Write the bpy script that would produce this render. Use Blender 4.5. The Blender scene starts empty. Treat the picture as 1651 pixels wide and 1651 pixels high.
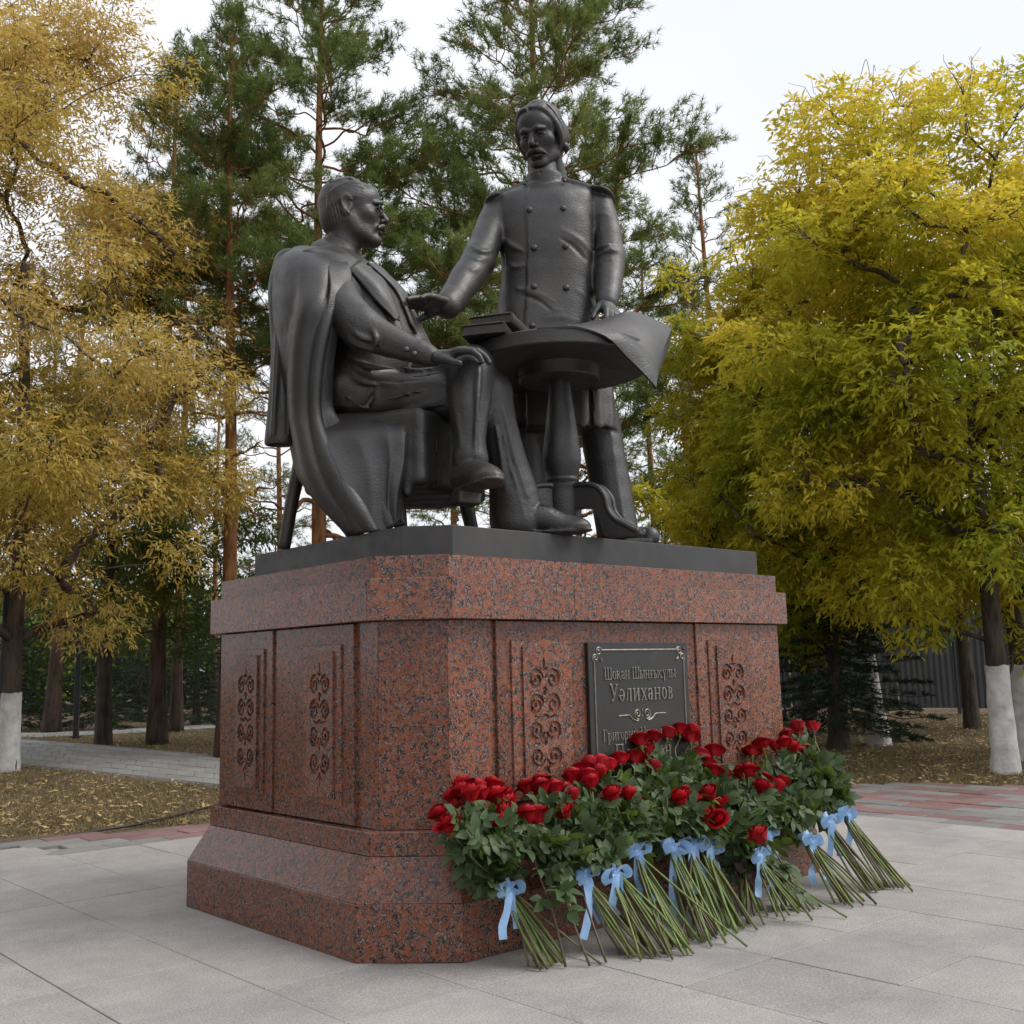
import bpy, bmesh, math, random
import numpy as np
from mathutils import Vector, Matrix

# ------------------------------------------------------------------ camera, world, sun, exposure
rng = np.random.default_rng(7)
random.seed(7)
scene = bpy.context.scene
COL = scene.collection
CAM = np.array([-3.7367, -4.2249, 1.0590])
YAW, PITCH, ROLL = 0.72585, 0.14586, -0.02407
FPX, IMG = 1726.55, 1651.0
_cy, _sy, _cp, _sp, _cr, _sr = math.cos(YAW), math.sin(YAW), math.cos(PITCH), math.sin(PITCH), math.cos(ROLL), math.sin(ROLL)
CV = np.array([_sy*_cp, _cy*_cp, _sp]); _r = np.array([_cy, -_sy, 0.0]); _u = np.cross(_r, CV)
CR = _cr*_r + _sr*_u; CU = -_sr*_r + _cr*_u
cam = bpy.data.cameras.new("camera"); cam_o = bpy.data.objects.new("camera", cam); COL.objects.link(cam_o)
cam.sensor_width = 36.0; cam.lens = 36.0*FPX/IMG; cam.clip_start = 0.05; cam.clip_end = 2000.0
_m = np.eye(4); _m[:3, 0] = CR; _m[:3, 1] = CU; _m[:3, 2] = -CV; _m[:3, 3] = CAM
cam_o.matrix_world = Matrix(_m.tolist())
scene.camera = cam_o
scene.cycles.use_adaptive_sampling = True; scene.cycles.adaptive_threshold = 0.025; scene.cycles.max_bounces = 5; scene.cycles.diffuse_bounces = 3; scene.cycles.glossy_bounces = 2; scene.cycles.transmission_bounces = 2; scene.cycles.transparent_max_bounces = 4

SUN_EL, SUN_AZ = math.radians(50), math.radians(140)      # azimuth measured from +Y clockwise (towards +X)
world = bpy.data.worlds.new("World"); scene.world = world; world.use_nodes = True
_n = world.node_tree.nodes; _l = world.node_tree.links; _n.clear()
_out = _n.new("ShaderNodeOutputWorld"); _bg = _n.new("ShaderNodeBackground"); _bg.inputs[1].default_value = 0.1
_sky = _n.new("ShaderNodeTexSky"); _sky.sky_type = 'NISHITA'; _sky.sun_disc = False
_sky.sun_elevation = SUN_EL; _sky.sun_rotation = SUN_AZ; _sky.dust_density = 3.0
_tc = _n.new("ShaderNodeTexCoord"); _nz = _n.new("ShaderNodeTexNoise"); _nz.inputs["Scale"].default_value = 1.6; _nz.inputs["Detail"].default_value = 4.0
_cl = _n.new("ShaderNodeValToRGB")                           # thin high overcast: almost even white cloud
_cl.color_ramp.elements[0].position = 0.35; _cl.color_ramp.elements[0].color = (6.55, 6.75, 7.25, 1)
_cl.color_ramp.elements[1].position = 0.65; _cl.color_ramp.elements[1].color = (7.5, 7.6, 7.9, 1)
_mx = _n.new("ShaderNodeMixRGB"); _mx.inputs[0].default_value = 0.92
_l.new(_tc.outputs["Generated"], _nz.inputs["Vector"]); _l.new(_nz.outputs["Fac"], _cl.inputs["Fac"])
_l.new(_sky.outputs[0], _mx.inputs[1]); _l.new(_cl.outputs[0], _mx.inputs[2])
_l.new(_mx.outputs[0], _bg.inputs[0]); _l.new(_bg.outputs[0], _out.inputs[0])
sun = bpy.data.lights.new("sun", 'SUN'); sun.energy = 1.5; sun.angle = math.radians(38); sun.color = (1.0, 0.96, 0.9)
sun_o = bpy.data.objects.new("sun", sun); COL.objects.link(sun_o)
_d = Vector((math.sin(SUN_AZ)*math.cos(SUN_EL), math.cos(SUN_AZ)*math.cos(SUN_EL), math.sin(SUN_EL)))
sun_o.rotation_euler = _d.to_track_quat('Z', 'Y').to_euler(); sun_o.location = (4, -8, 14)
vs = scene.view_settings
scene.display_settings.display_device = 'sRGB'
vs.view_transform = 'Standard'; vs.look = 'None'; vs.exposure = 0.60; vs.gamma = 1.0; vs.use_curve_mapping = False

# ------------------------------------------------------------------ helpers
E1 = np.array([_cy, -_sy, 0.0]); E2 = np.array([_sy, _cy, 0.0])
def ray(px, py):
    return CV + CR*(px-825.5)/FPX - CU*(py-825.5)/FPX
def atz(px, py, z=0.0):
    w = ray(px, py); return CAM + w*(z-CAM[2])/w[2]
def loc(px, py, Y):
    """statue frame: x sideways, y distance from the photographer on the ground, z height"""
    w = ray(px, py); t = Y/(w@E2); return np.array([t*(w@E1), Y, CAM[2]+t*w[2]])
def pxm(py, Y):
    """metres per pixel at a row and distance"""
    w = ray(825.5, py); return Y/(w@E2)/FPX
def to_world(p):
    p = np.asarray(p, float)
    return CAM*np.array([1, 1, 0]) + p[..., 0:1]*E1 + p[..., 1:2]*E2 + p[..., 2:3]*np.array([0, 0, 1.0])
def at(px, py, Y):
    return to_world(loc(px, py, Y))

def tag(o, label=None, cat=None, group=None, kind=None):
    if label: o["label"] = label
    if cat: o["category"] = cat
    if group: o["group"] = group
    if kind: o["kind"] = kind
    return o
def empty(name, pos=(0, 0, 0), rz=0.0, parent=None):
    o = bpy.data.objects.new(name, None); COL.objects.link(o); o.location = tuple(float(v) for v in pos); o.rotation_euler = (0, 0, rz)
    o.empty_display_size = 0.1
    if parent: o.parent = parent
    return o
def link(name, me, parent=None, pos=None, rot=None, scale=None):
    o = bpy.data.objects.new(name, me); COL.objects.link(o)
    if parent is not None: o.parent = parent
    if pos is not None: o.location = tuple(float(v) for v in pos)
    if rot is not None: o.rotation_euler = tuple(float(v) for v in rot)
    if scale is not None: o.scale = tuple(float(v) for v in scale)
    return o
def mesh(name, v, f, mat, smooth=False):
    me = bpy.data.meshes.new(name)
    v = np.asarray(v, np.float64)
    if isinstance(f, np.ndarray):
        n = f.shape[1]; me.vertices.add(len(v)); me.vertices.foreach_set("co", v.astype(np.float32).ravel())
        me.loops.add(f.size); me.loops.foreach_set("vertex_index", f.astype(np.int32).ravel())
        me.polygons.add(len(f)); me.polygons.foreach_set("loop_start", np.arange(0, f.size, n, dtype=np.int32))
        me.polygons.foreach_set("loop_total", np.full(len(f), n, np.int32))
        me.update(calc_edges=True); me.validate()
    else:
        me.from_pydata(v.tolist(), [], f); me.update()
    if mat is not None: me.materials.append(mat)
    me.polygons.foreach_set("use_smooth", np.full(len(me.polygons), bool(smooth)))
    return me
def obj_world(name, v, f, mat, parent=None, smooth=False):
    """mesh given in world coordinates, under a parent Empty that has no scale"""
    if parent is not None:
        bpy.context.view_layer.update() if False else None
        M = pm(parent).inverted(); v = np.asarray(v, float)
        v = v@np.array(M.to_3x3()).T + np.array(M.translation)
    return link(name, mesh(name, v, f, mat, smooth), parent)
def pm(o):
    M = Matrix.LocRotScale(o.location, o.rotation_euler, o.scale)
    return pm(o.parent)@M if o.parent else M
def bevelled(v, f, w, seg=1):
    bm = bmesh.new(); vv = [bm.verts.new(tuple(p)) for p in v]
    for q in f: bm.faces.new([vv[i] for i in q])
    bmesh.ops.recalc_face_normals(bm, faces=bm.faces)
    if w > 0: bmesh.ops.bevel(bm, geom=list(bm.edges), offset=w, segments=seg, profile=0.7, affect='EDGES')
    bm.verts.index_update()
    V = np.array([p.co[:] for p in bm.verts]); F = [[q.index for q in p.verts] for p in bm.faces]; bm.free()
    return V, F
BOXF = [[0, 3, 2, 1], [4, 5, 6, 7], [0, 1, 5, 4], [1, 2, 6, 5], [2, 3, 7, 6], [3, 0, 4, 7]]
def boxv(x0, x1, y0, y1, z0, z1):
    return np.array([[x0, y0, z0], [x1, y0, z0], [x1, y1, z0], [x0, y1, z0], [x0, y0, z1], [x1, y0, z1], [x1, y1, z1], [x0, y1, z1]], float)
def prism(pb, z0, pt, z1):
    n = len(pb); v = [(*p, z0) for p in pb]+[(*p, z1) for p in pt]
    f = [list(range(n))[::-1], list(range(n, 2*n))]+[[i, (i+1) % n, n+(i+1) % n, n+i] for i in range(n)]
    return np.array(v, float), f
def catmull(P, n, closed=False):
    """dense Catmull-Rom through the rows of P, n samples per span"""
    P = np.asarray(P, float); m = len(P)
    if closed: Q = np.vstack([P[-1], P, P[0], P[1]]); spans = m
    else: Q = np.vstack([2*P[0]-P[1], P, 2*P[-1]-P[-2]]); spans = m-1
    out = []
    t = np.linspace(0, 1, n, endpoint=False)[:, None]
    for i in range(spans):
        p0, p1, p2, p3 = Q[i], Q[i+1], Q[i+2], Q[i+3]
        out.append(0.5*((2*p1)+(-p0+p2)*t+(2*p0-5*p1+4*p2-p3)*t*t+(-p0+3*p1-3*p2+p3)*t**3))
    if not closed: out.append(P[-1:])
    return np.vstack(out)
def tube(P, r, seg=6, cap=True):
    """tube along polyline P with radii r; returns verts, quads"""
    P = np.asarray(P, float); n = len(P); r = np.broadcast_to(np.asarray(r, float), (n,))
    T = np.gradient(P, axis=0); T /= np.linalg.norm(T, axis=1, keepdims=True)+1e-12
    ref = np.array([0, 0, 1.0]) if abs(T[0, 2]) < 0.9 else np.array([1.0, 0, 0])
    A = np.empty_like(P); a = np.cross(T[0], ref); a /= np.linalg.norm(a)
    for i in range(n):
        a = a-T[i]*(a@T[i]); a /= np.linalg.norm(a)+1e-12; A[i] = a
    B = np.cross(T, A); th = np.linspace(0, 2*np.pi, seg, endpoint=False)
    V = P[:, None, :]+r[:, None, None]*(A[:, None, :]*np.cos(th)[None, :, None]+B[:, None, :]*np.sin(th)[None, :, None])
    V = V.reshape(-1, 3)
    i = np.arange(n-1)[:, None]*seg; j = np.arange(seg)[None, :]; j2 = (j+1) % seg
    F = np.stack([i+j, i+j2, i+seg+j2, i+seg+j], -1).reshape(-1, 4)
    if cap:
        V = np.vstack([V, P[0], P[-1]]); a, b = n*seg, n*seg+1
        jj = np.arange(seg)
        F = np.vstack([F, np.stack([np.full(seg, a), (jj+1) % seg, jj, jj], 1)*1, np.stack([np.full(seg, b), (n-1)*seg+jj, (n-1)*seg+(jj+1) % seg, (n-1)*seg+(jj+1) % seg], 1)])
    return V, F
def fix_faces(F):
    """quads with a doubled corner become triangles"""
    return [list(dict.fromkeys(int(i) for i in q)) for q in F]
class Bag:
    """collects pieces of one mesh"""
    def __init__(s): s.v = []; s.f = []; s.n = 0
    def add(s, v, f):
        v = np.asarray(v, float)
        s.f += [[int(i)+s.n for i in dict.fromkeys(int(k) for k in q)] for q in f]
        s.v.append(v); s.n += len(v); return s
    def verts(s): return np.vstack(s.v)

# ------------------------------------------------------------------ materials
def new_mat(name):
    m = bpy.data.materials.new(name); m.use_nodes = True
    nt = m.node_tree; b = nt.nodes["Principled BSDF"]
    return m, nt, b
def N(nt, typ, **kw):
    n = nt.nodes.new(typ)
    for k, v in kw.items():
        if k in n.inputs: n.inputs[k].default_value = v
        else: setattr(n, k, v)
    return n
def ramp(nt, fac, stops):
    r = nt.nodes.new("ShaderNodeValToRGB"); e = r.color_ramp.elements
    while len(e) < len(stops): e.new(0.5)
    for i, (p, c) in enumerate(stops):
        e[i].position = p; e[i].color = (*c, 1) if len(c) == 3 else c
    nt.links.new(fac, r.inputs[0]); return r.outputs[0]
def mixc(nt, fac, a, b, blend='MIX'):
    m = nt.nodes.new("ShaderNodeMixRGB"); m.blend_type = blend
    for i, x in enumerate((fac, a, b)):
        if isinstance(x, (int, float)): m.inputs[i].default_value = x
        elif isinstance(x, tuple): m.inputs[i].default_value = (*x, 1)
        else: nt.links.new(x, m.inputs[i])
    return m.outputs[0]
def bump(nt, b, height, strength=0.3, dist=0.01):
    n = nt.nodes.new("ShaderNodeBump"); n.inputs["Strength"].default_value = strength; n.inputs["Distance"].default_value = dist
    nt.links.new(height, n.inputs["Height"]); nt.links.new(n.outputs[0], b.inputs["Normal"]); return n
def pos(nt): return nt.nodes.new("ShaderNodeNewGeometry").outputs["Position"]
def noise(nt, vec, scale, detail=3.0, rough=0.5):
    n = nt.nodes.new("ShaderNodeTexNoise"); n.inputs["Scale"].default_value = scale; n.inputs["Detail"].default_value = detail; n.inputs["Roughness"].default_value = rough
    if vec is not None: nt.links.new(vec, n.inputs["Vector"])
    return n.outputs["Fac"]
def voronoi(nt, vec, scale, feature='F1', out="Distance"):
    n = nt.nodes.new("ShaderNodeTexVoronoi"); n.feature = feature; n.inputs["Scale"].default_value = scale
    if vec is not None: nt.links.new(vec, n.inputs["Vector"])
    return n.outputs[out]
def objrand(nt): return nt.nodes.new("ShaderNodeObjectInfo").outputs["Random"]
def plain(name, col, rough=0.6, var=0.15, scale=6.0, metallic=0.0, bumpy=0.0, bscale=60.0, objvar=0.0, spec=0.5):
    m, nt, b = new_mat(name); p = pos(nt)
    n = noise(nt, p, scale, 4.0)
    lo = tuple(c*(1-var) for c in col); hi = tuple(min(1, c*(1+var)) for c in col)
    c = ramp(nt, n, [(0.3, lo), (0.7, hi)])
    if objvar:
        hs = N(nt, "ShaderNodeHueSaturation"); mr = N(nt, "ShaderNodeMapRange"); nt.links.new(objrand(nt), mr.inputs[0])
        mr.inputs[3].default_value = 1-objvar; mr.inputs[4].default_value = 1+objvar
        nt.links.new(mr.outputs[0], hs.inputs["Value"]); nt.links.new(c, hs.inputs["Color"]); c = hs.outputs[0]
    nt.links.new(c, b.inputs["Base Color"]); b.inputs["Roughness"].default_value = rough; b.inputs["Metallic"].default_value = metallic
    b.inputs["Specular IOR Level"].default_value = spec
    if bumpy: bump(nt, b, noise(nt, p, bscale, 5.0), bumpy, 0.01)
    return m
M = {}
def granite(name):
    m, nt, b = new_mat(name); p = pos(nt)
    warp = N(nt, "ShaderNodeTexNoise"); warp.inputs["Scale"].default_value = 22; nt.links.new(p, warp.inputs["Vector"])
    off = N(nt, "ShaderNodeVectorMath", operation='MULTIPLY_ADD'); nt.links.new(warp.outputs["Color"], off.inputs[0])
    off.inputs[1].default_value = (0.035,)*3; nt.links.new(p, off.inputs[2]); q = off.outputs[0]
    cellc = voronoi(nt, q, 52, 'F1', "Color")
    sep = N(nt, "ShaderNodeSeparateColor"); nt.links.new(cellc, sep.inputs[0])
    red = ramp(nt, sep.outputs[0], [(0.0, (0.18, 0.05, 0.023)), (0.35, (0.275, 0.084, 0.036)), (0.7, (0.215, 0.073, 0.041)), (1.0, (0.30, 0.112, 0.06))])
    # grey quartz and black biotite in drifts between the feldspar grains
    fine = voronoi(nt, q, 200, 'F1', "Color"); sf = N(nt, "ShaderNodeSeparateColor"); nt.links.new(fine, sf.inputs[0])
    drift = noise(nt, q, 44, 3.5, 0.8)
    grey = ramp(nt, sf.outputs[1], [(0.0, (0.014, 0.012, 0.012)), (0.36, (0.028, 0.023, 0.023)), (0.55, (0.075, 0.06, 0.058)), (0.85, (0.12, 0.095, 0.088)), (1.0, (0.30, 0.25, 0.23))])
    mask = ramp(nt, drift, [(0.48, (0, 0, 0)), (0.54, (1, 1, 1))])
    c = mixc(nt, mask, red, grey)
    sp = ramp(nt, sf.outputs[0], [(0.78, (0, 0, 0)), (0.82, (1, 1, 1))])
    c = mixc(nt, sp, c, mixc(nt, sf.outputs[2], (0.025, 0.02, 0.02), (0.26, 0.18, 0.16)))
    hs = N(nt, "ShaderNodeHueSaturation"); mr = N(nt, "ShaderNodeMapRange"); nt.links.new(objrand(nt), mr.inputs[0])
    mr.inputs[3].default_value = 0.8; mr.inputs[4].default_value = 1.12
    nt.links.new(mr.outputs[0], hs.inputs["Value"]); nt.links.new(c, hs.inputs["Color"])
    nt.links.new(hs.outputs[0], b.inputs["Base Color"])
    b.inputs["Roughness"].default_value = 0.3; b.inputs["Specular IOR Level"].default_value = 0.36
    rr = ramp(nt, noise(nt, p, 5, 3), [(0.3, (0.14,)*3), (0.7, (0.24,)*3)]); nt.links.new(rr, b.inputs["Roughness"])
    return m
M['granite'] = granite("red_granite")
def bronze(name, base=(0.021, 0.021, 0.0218), rough=0.45, relief=0.34):
    m, nt, b = new_mat(name); p = pos(nt)
    big = noise(nt, p, 3.2, 5.0, 0.6); mid = noise(nt, p, 14, 4.0)
    c = ramp(nt, big, [(0.25, tuple(x*0.75 for x in base)), (0.5, base), (0.75, tuple(x*1.35 for x in base))])
    warm = ramp(nt, noise(nt, p, 2.1, 3.0), [(0.45, (0, 0, 0)), (0.7, (0.85,)*3)])
    c = mixc(nt, warm, c, (base[0]*2.0, base[1]*1.35, base[2]*0.9))
    pat = ramp(nt, noise(nt, p, 5.3, 6.0, 0.7), [(0.58, (0, 0, 0)), (0.70, (0.6,)*3)])
    c = mixc(nt, pat, c, (0.040, 0.043, 0.042))
    nt.links.new(c, b.inputs["Base Color"])
    b.inputs["Metallic"].default_value = 0.0; b.inputs["Specular IOR Level"].default_value = 0.75
    r = ramp(nt, mid, [(0.3, (rough-0.07,)*3), (0.7, (rough+0.1,)*3)]); nt.links.new(r, b.inputs["Roughness"])
    # chased, hand-modelled surface: long strokes and small pits
    mp = N(nt, "ShaderNodeMapping"); nt.links.new(p, mp.inputs[0]); mp.inputs["Scale"].default_value = (70, 70, 160); mp.inputs["Rotation"].default_value = (0.5, 0.4, 0.2)
    st = noise(nt, mp.outputs[0], 1.0, 3.0); pits = voronoi(nt, p, 55, 'SMOOTH_F1'); pr = ramp(nt, pits, [(0.05, (0, 0, 0)), (0.22, (1, 1, 1))])
    add = N(nt, "ShaderNodeMath", operation='MULTIPLY_ADD'); nt.links.new(st, add.inputs[0]); add.inputs[1].default_value = 1.1; pk = N(nt, "ShaderNodeMath", operation='MULTIPLY'); nt.links.new(pr, pk.inputs[0]); pk.inputs[1].default_value = 0.22; nt.links.new(pk.outputs[0], add.inputs[2])
    ad2 = N(nt, "ShaderNodeMath", operation='MULTIPLY_ADD'); nt.links.new(mid, ad2.inputs[0]); ad2.inputs[1].default_value = 0.9; nt.links.new(add.outputs[0], ad2.inputs[2])
    bump(nt, b, ad2.outputs[0], relief, 0.006)
    return m
M['bronze'] = bronze("dark_bronze")
M['bronze_slab'] = bronze("dark_bronze_slab", (0.021, 0.022, 0.0235), 0.5, 0.06)
M['plaque'] = bronze("plaque_bronze", (0.013, 0.013, 0.013), 0.42, 0.08)
M['letter'] = plain("raised_letter_metal", (0.22, 0.205, 0.175), 0.4, 0.25, 30, 0.6)
def paving(name, col, var=0.12, speck=0.35):
    m, nt, b = new_mat(name); p = pos(nt)
    f = noise(nt, p, 130, 3.0, 0.8); g = noise(nt, p, 1.3, 5.0, 0.6); h = noise(nt, p, 9, 4.0)
    c0 = ramp(nt, f, [(0.3, tuple(x*(1-speck) for x in col)), (0.5, col), (0.72, tuple(min(1, x*(1+speck)) for x in col))])
    st = ramp(nt, g, [(0.3, (0.76, 0.76, 0.78)), (0.5, (0.97, 0.97, 0.97)), (0.7, (1.08, 1.07, 1.05))]); c0 = mixc(nt, 1.0, c0, st, 'MULTIPLY')
    st2 = ramp(nt, h, [(0.3, (0.93,)*3), (0.7, (1.05,)*3)]); c0 = mixc(nt, 1.0, c0, st2, 'MULTIPLY')
    hs = N(nt, "ShaderNodeHueSaturation"); mr = N(nt, "ShaderNodeMapRange"); nt.links.new(objrand(nt), mr.inputs[0])
    mr.inputs[3].default_value = 1-var; mr.inputs[4].default_value = 1+var
    nt.links.new(mr.outputs[0], hs.inputs["Value"]); nt.links.new(c0, hs.inputs["Color"])
    nt.links.new(hs.outputs[0], b.inputs["Base Color"]); b.inputs["Roughness"].default_value = 0.75; b.inputs["Specular IOR Level"].default_value = 0.25
    bump(nt, b, f, 0.15, 0.002)
    return m
M['tile'] = paving("grey_granite_tile", (0.355, 0.336, 0.322), 0.07, 0.42)
M['mortar'] = plain("pale_mortar", (0.26, 0.25, 0.24), 0.9, 0.5, 5)
M['brick_red'] = paving("red_paver", (0.235, 0.145, 0.138), 0.12)
M['brick_grey'] = paving("grey_paver", (0.235, 0.23, 0.22), 0.12)
M['path'] = paving("grey_path_paver", (0.27, 0.27, 0.255), 0.1)
M['kerb'] = paving("kerb_concrete", (0.2, 0.19, 0.18), 0.1)
# ------------------------------------------------------------------ ground, plaza, paving
def soil_mat():
    m, nt, b = new_mat("autumn_grass_soil"); p = pos(nt)
    a = noise(nt, p, 0.9, 5.0, 0.6); f = noise(nt, p, 38, 4.0, 0.7)
    c = ramp(nt, f, [(0.3, (0.075, 0.055, 0.036)), (0.5, (0.14, 0.105, 0.068)), (0.7, (0.23, 0.175, 0.115))])
    g = ramp(nt, f, [(0.3, (0.03, 0.034, 0.012)), (0.7, (0.1, 0.098, 0.04))])
    c = mixc(nt, ramp(nt, a, [(0.5, (0, 0, 0)), (0.66, (0.6,)*3)]), c, g)
    nt.links.new(c, b.inputs["Base Color"]); b.inputs["Roughness"].default_value = 0.95; b.inputs["Specular IOR Level"].default_value = 0.1
    bump(nt, b, f, 0.8, 0.03); return m
M['soil'] = soil_mat()
gv, gf = [], []
_n = 90; _xs = np.concatenate([np.linspace(-900, -40, 8), np.linspace(-34, 60, 110), np.linspace(66, 900, 8)])
_ys = np.concatenate([np.linspace(-900, -40, 8), np.linspace(-34, 60, 110), np.linspace(66, 900, 8)])
GX, GY = np.meshgrid(_xs, _ys, indexing='ij')
GZ = -0.032 + 0.0*GX
_far = np.clip((np.hypot(GX+0.5, GY+0.5)-6.5)/6, 0, 1)
GZ = GZ + _far*(0.006*np.sin(GX*0.7+1.3)*np.cos(GY*0.6)+0.004*np.sin(GX*1.9-GY*1.3))
ni, nj = GX.shape; _i = np.arange(ni-1)[:, None]*nj; _j = np.arange(nj-1)[None, :]
gF = np.stack([_i+_j, _i+nj+_j, _i+nj+_j+1, _i+_j+1], -1).reshape(-1, 4)
ground = link("ground", mesh("ground", np.stack([GX, GY, GZ], -1).reshape(-1, 3), gF, M['soil'], True)); tag(ground, "dry autumn lawn of thin grass, soil and fallen leaves under the trees", kind="structure")

# plaza of half-metre granite tiles round the monument
TS, TX, TY = 0.5007, -1.8405, -1.2634
plaza = empty("plaza"); tag(plaza, "pale grey granite tiled plaza round the monument", kind="structure")
def in_plaza(x, y): return x < 3.12 and (y < 2.75 if x > -1.34 else y < 3.25)
bedv, bedf = [], []
bed = Bag(); bed.add(boxv(-6.84, 3.11, -13, 2.74, -0.06, -0.006), BOXF); bed.add(boxv(-6.84, -1.345, 2.75, 3.24, -0.06, -0.006), BOXF)
obj_world("mortar_bed", bed.verts(), bed.f, M['mortar'], plaza)
tv, tf = bevelled(boxv(-TS/2+0.0022, TS/2-0.0022, -TS/2+0.0022, TS/2-0.0022, -0.04, 0.0), BOXF, 0.0018)
tile_me = mesh("tile", tv, tf, M['tile'])
def cut_tile(x0, x1, y0, y1):
    v, f = bevelled(boxv(x0+.0022, x1-.0022, y0+.0022, y1-.0022, -0.04, 0.0), BOXF, 0.0018); return v, f
ntile = 0; rest = Bag()
spots = []
for i in range(-10, 11):
    for j in range(-24, 11):
        x, y = TX+(i+.5)*TS, TY+(j+.5)*TS
        if x+TS/2 > 3.13 or not in_plaza(x, y) : continue
        if abs(x) < 1.2 and abs(y) < 0.7: continue
        spots.append((x, y))
def vis_size(p):
    q = np.array([p[0], p[1], 0])-CAM; w = q@CV
    if w < 0.3: return 0
    X = 825.5+FPX*(q@CR)/w; Y = 825.5-FPX*(q@CU)/w
    return (1.0 if -150 < X < 1800 and -100 < Y < 1950 else 0.0)/w
spots.sort(key=lambda s: -vis_size(s))
for k, (x, y) in enumerate(spots):
    ok = vis_size((x, y)) > 0
    dz = float(rng.normal(0, 0.0009))
    yy1 = 2.75 if x > -1.34 else 3.25
    if y+TS/2 > yy1+0.001:
        continue
    if ok and k < 300: link("tile", tile_me, plaza, (x, y, dz))
    else: rest.add(tv+np.array([x, y, dz]), tf)
for i in range(-10, 11):                                  # cut tiles along the plaza's edges
    x = TX+(i+.5)*TS
    if x+TS/2 > 3.12: continue
    yy1 = 2.75 if x > -1.34 else 3.25
    y0 = TY+math.floor((yy1-TY)/TS)*TS
    if yy1-y0 > 0.03:
        v, f = cut_tile(x-TS/2, x+TS/2, y0, yy1)
        link("tile", mesh("tile", v, f, M['tile']), plaza)
for j in range(-24, 9):
    y = TY+(j+.5)*TS; x0 = TX+math.floor((3.12-TX)/TS)*TS
    if y+TS/2 < 2.76:
        v, f = cut_tile(x0, 3.12, y-TS/2, y+TS/2); link("tile", mesh("tile", v, f, M['tile']), plaza)
if rest.n:
    o = obj_world("tile_field", rest.verts(), rest.f, M['tile'], plaza); o["kind"] = "stuff"

# pale grout smears along some joints, as wiped mortar haze on the stone
M['haze_grout'] = plain("dried_grout", (0.47, 0.46, 0.45), 0.9, 0.1, 20)

# block paving walk round the plaza: red and grey pavers
walk = empty("brick_walk"); tag(walk, "walk of red and grey concrete block pavers beside the plaza", kind="structure")
BW, BH = 0.40, 0.20
bv, bf = bevelled(boxv(-BW/2+.003, BW/2-.003, -BH/2+.003, BH/2-.003, -0.05, 0.0), BOXF, 0.004)
brick_me = {c: mesh("paver", bv, bf, M[c]) for c in ('brick_red', 'brick_grey')}
def outer_x(y): return np.interp(y, [-6, -0.05, 1.05, 2.6, 4.2], [8.6, 5.65, 4.88, 3.9, 2.2])
def outer_y(x): return np.interp(x, [-14, -1.43, -0.05, 2.5], [3.95, 3.60, 3.40, 3.3])
nb = 0; rb = {'brick_red': Bag(), 'brick_grey': Bag()}; todo = []
for j in range(-40, 30):                                  # right-hand walk, courses run along y
    for i in range(0, 24):
        x = 3.13+BH*(i+.5); y = j*BW+(BW/2 if i % 2 else 0)
        if x < outer_x(y)-0.06 and y < 2.9+0*x and y > -9:
            todo.append((x, y, math.pi/2, i, j))
for j in range(0, 12):                                    # left-hand walk, courses run along x
    for i in range(-17, 14):
        x = i*BW+(BW/2 if j % 2 else 0)
        y0 = 2.74 if x > -1.38 else 3.24
        y = 2.76+BH*(j+.5)
        if y > y0+0.02 and y < outer_y(x)-0.02 and x < 3.1:
            todo.append((x, y, 0.0, i, j+3))
todo.sort(key=lambda s: -vis_size(s))
for k, (x, y, rz, i, j) in enumerate(todo):
    c = 'brick_red' if ((i+j//2) % 2 == 0) != (rng.random() < 0.22) else 'brick_grey'
    dz = -0.002+float(rng.normal(0, 0.002))
    if vis_size((x, y)) > 0 and k < 300: link("paver", brick_me[c], walk, (x, y, dz), (float(rng.normal(0, .004)), 0, rz))
    else:
        cs, sn = math.cos(rz), math.sin(rz); v = bv.copy(); v[:, :2] = v[:, :2]@np.array([[cs, sn], [-sn, cs]]); rb[c].add(v+np.array([x, y, dz]), bf)
for c in rb:
    if rb[c].n:
        o = obj_world("paver_field", rb[c].verts(), rb[c].f, M[c], walk); o["kind"] = "stuff"
sb = Bag(); sp_ = [(3.121, -9), *[(float(outer_x(y))-.05, y) for y in (-9, -6, -3, -.05, 1.05, 2.6)], (3.121, 2.74)]; v, f = prism(sp_, -.07, sp_, -.024); sb.add(v, f)
sp_ = [(-6.84, 3.25), (-1.341, 3.25), (-1.341, 2.751), (3.1, 2.751), *[(x, float(outer_y(x))-.05) for x in (3.1, 1.2, -.05, -1.43, -4, -6.84)]]; v, f = prism(sp_, -.07, sp_, -.024); sb.add(v, f)
obj_world("sand_bed", sb.verts(), sb.f, M['mortar'], walk)

# footpath through the lawn on the left, with kerbs
def strip(poly, z0, z1):
    return prism(poly, z0, poly, z1)
def path_piece(name, pts_near, pts_far, label):
    n = len(pts_near); P = [tuple(p[:2]) for p in pts_near]+[tuple(p[:2]) for p in pts_far[::-1]]
    v, f = prism(P, -0.08, P, -0.018)
    root = empty(name); tag(root, label, kind="structure")
    obj_world("path_bed", v, f, M['path'], root)
    return root
S8 = 1.0
near = [atz(-420, 1150), atz(-60, 1200), atz(0, 1226), atz(180, 1246), atz(355, 1265), atz(560, 1290)]
far = [atz(-420, 1138), atz(-60, 1186), atz(0, 1189), atz(180, 1203), atz(355, 1219), atz(560, 1240)]
fp = path_piece("footpath", near, far, "broad grey paved footpath crossing the leafy lawn on the left")
near2 = [atz(-300, 1187), atz(60, 1186.5), atz(200, 1181), atz(340, 1172), atz(520, 1163)]
far2 = [atz(-300, 1179), atz(60, 1180), atz(200, 1174), atz(340, 1166), atz(520, 1158)]
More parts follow.
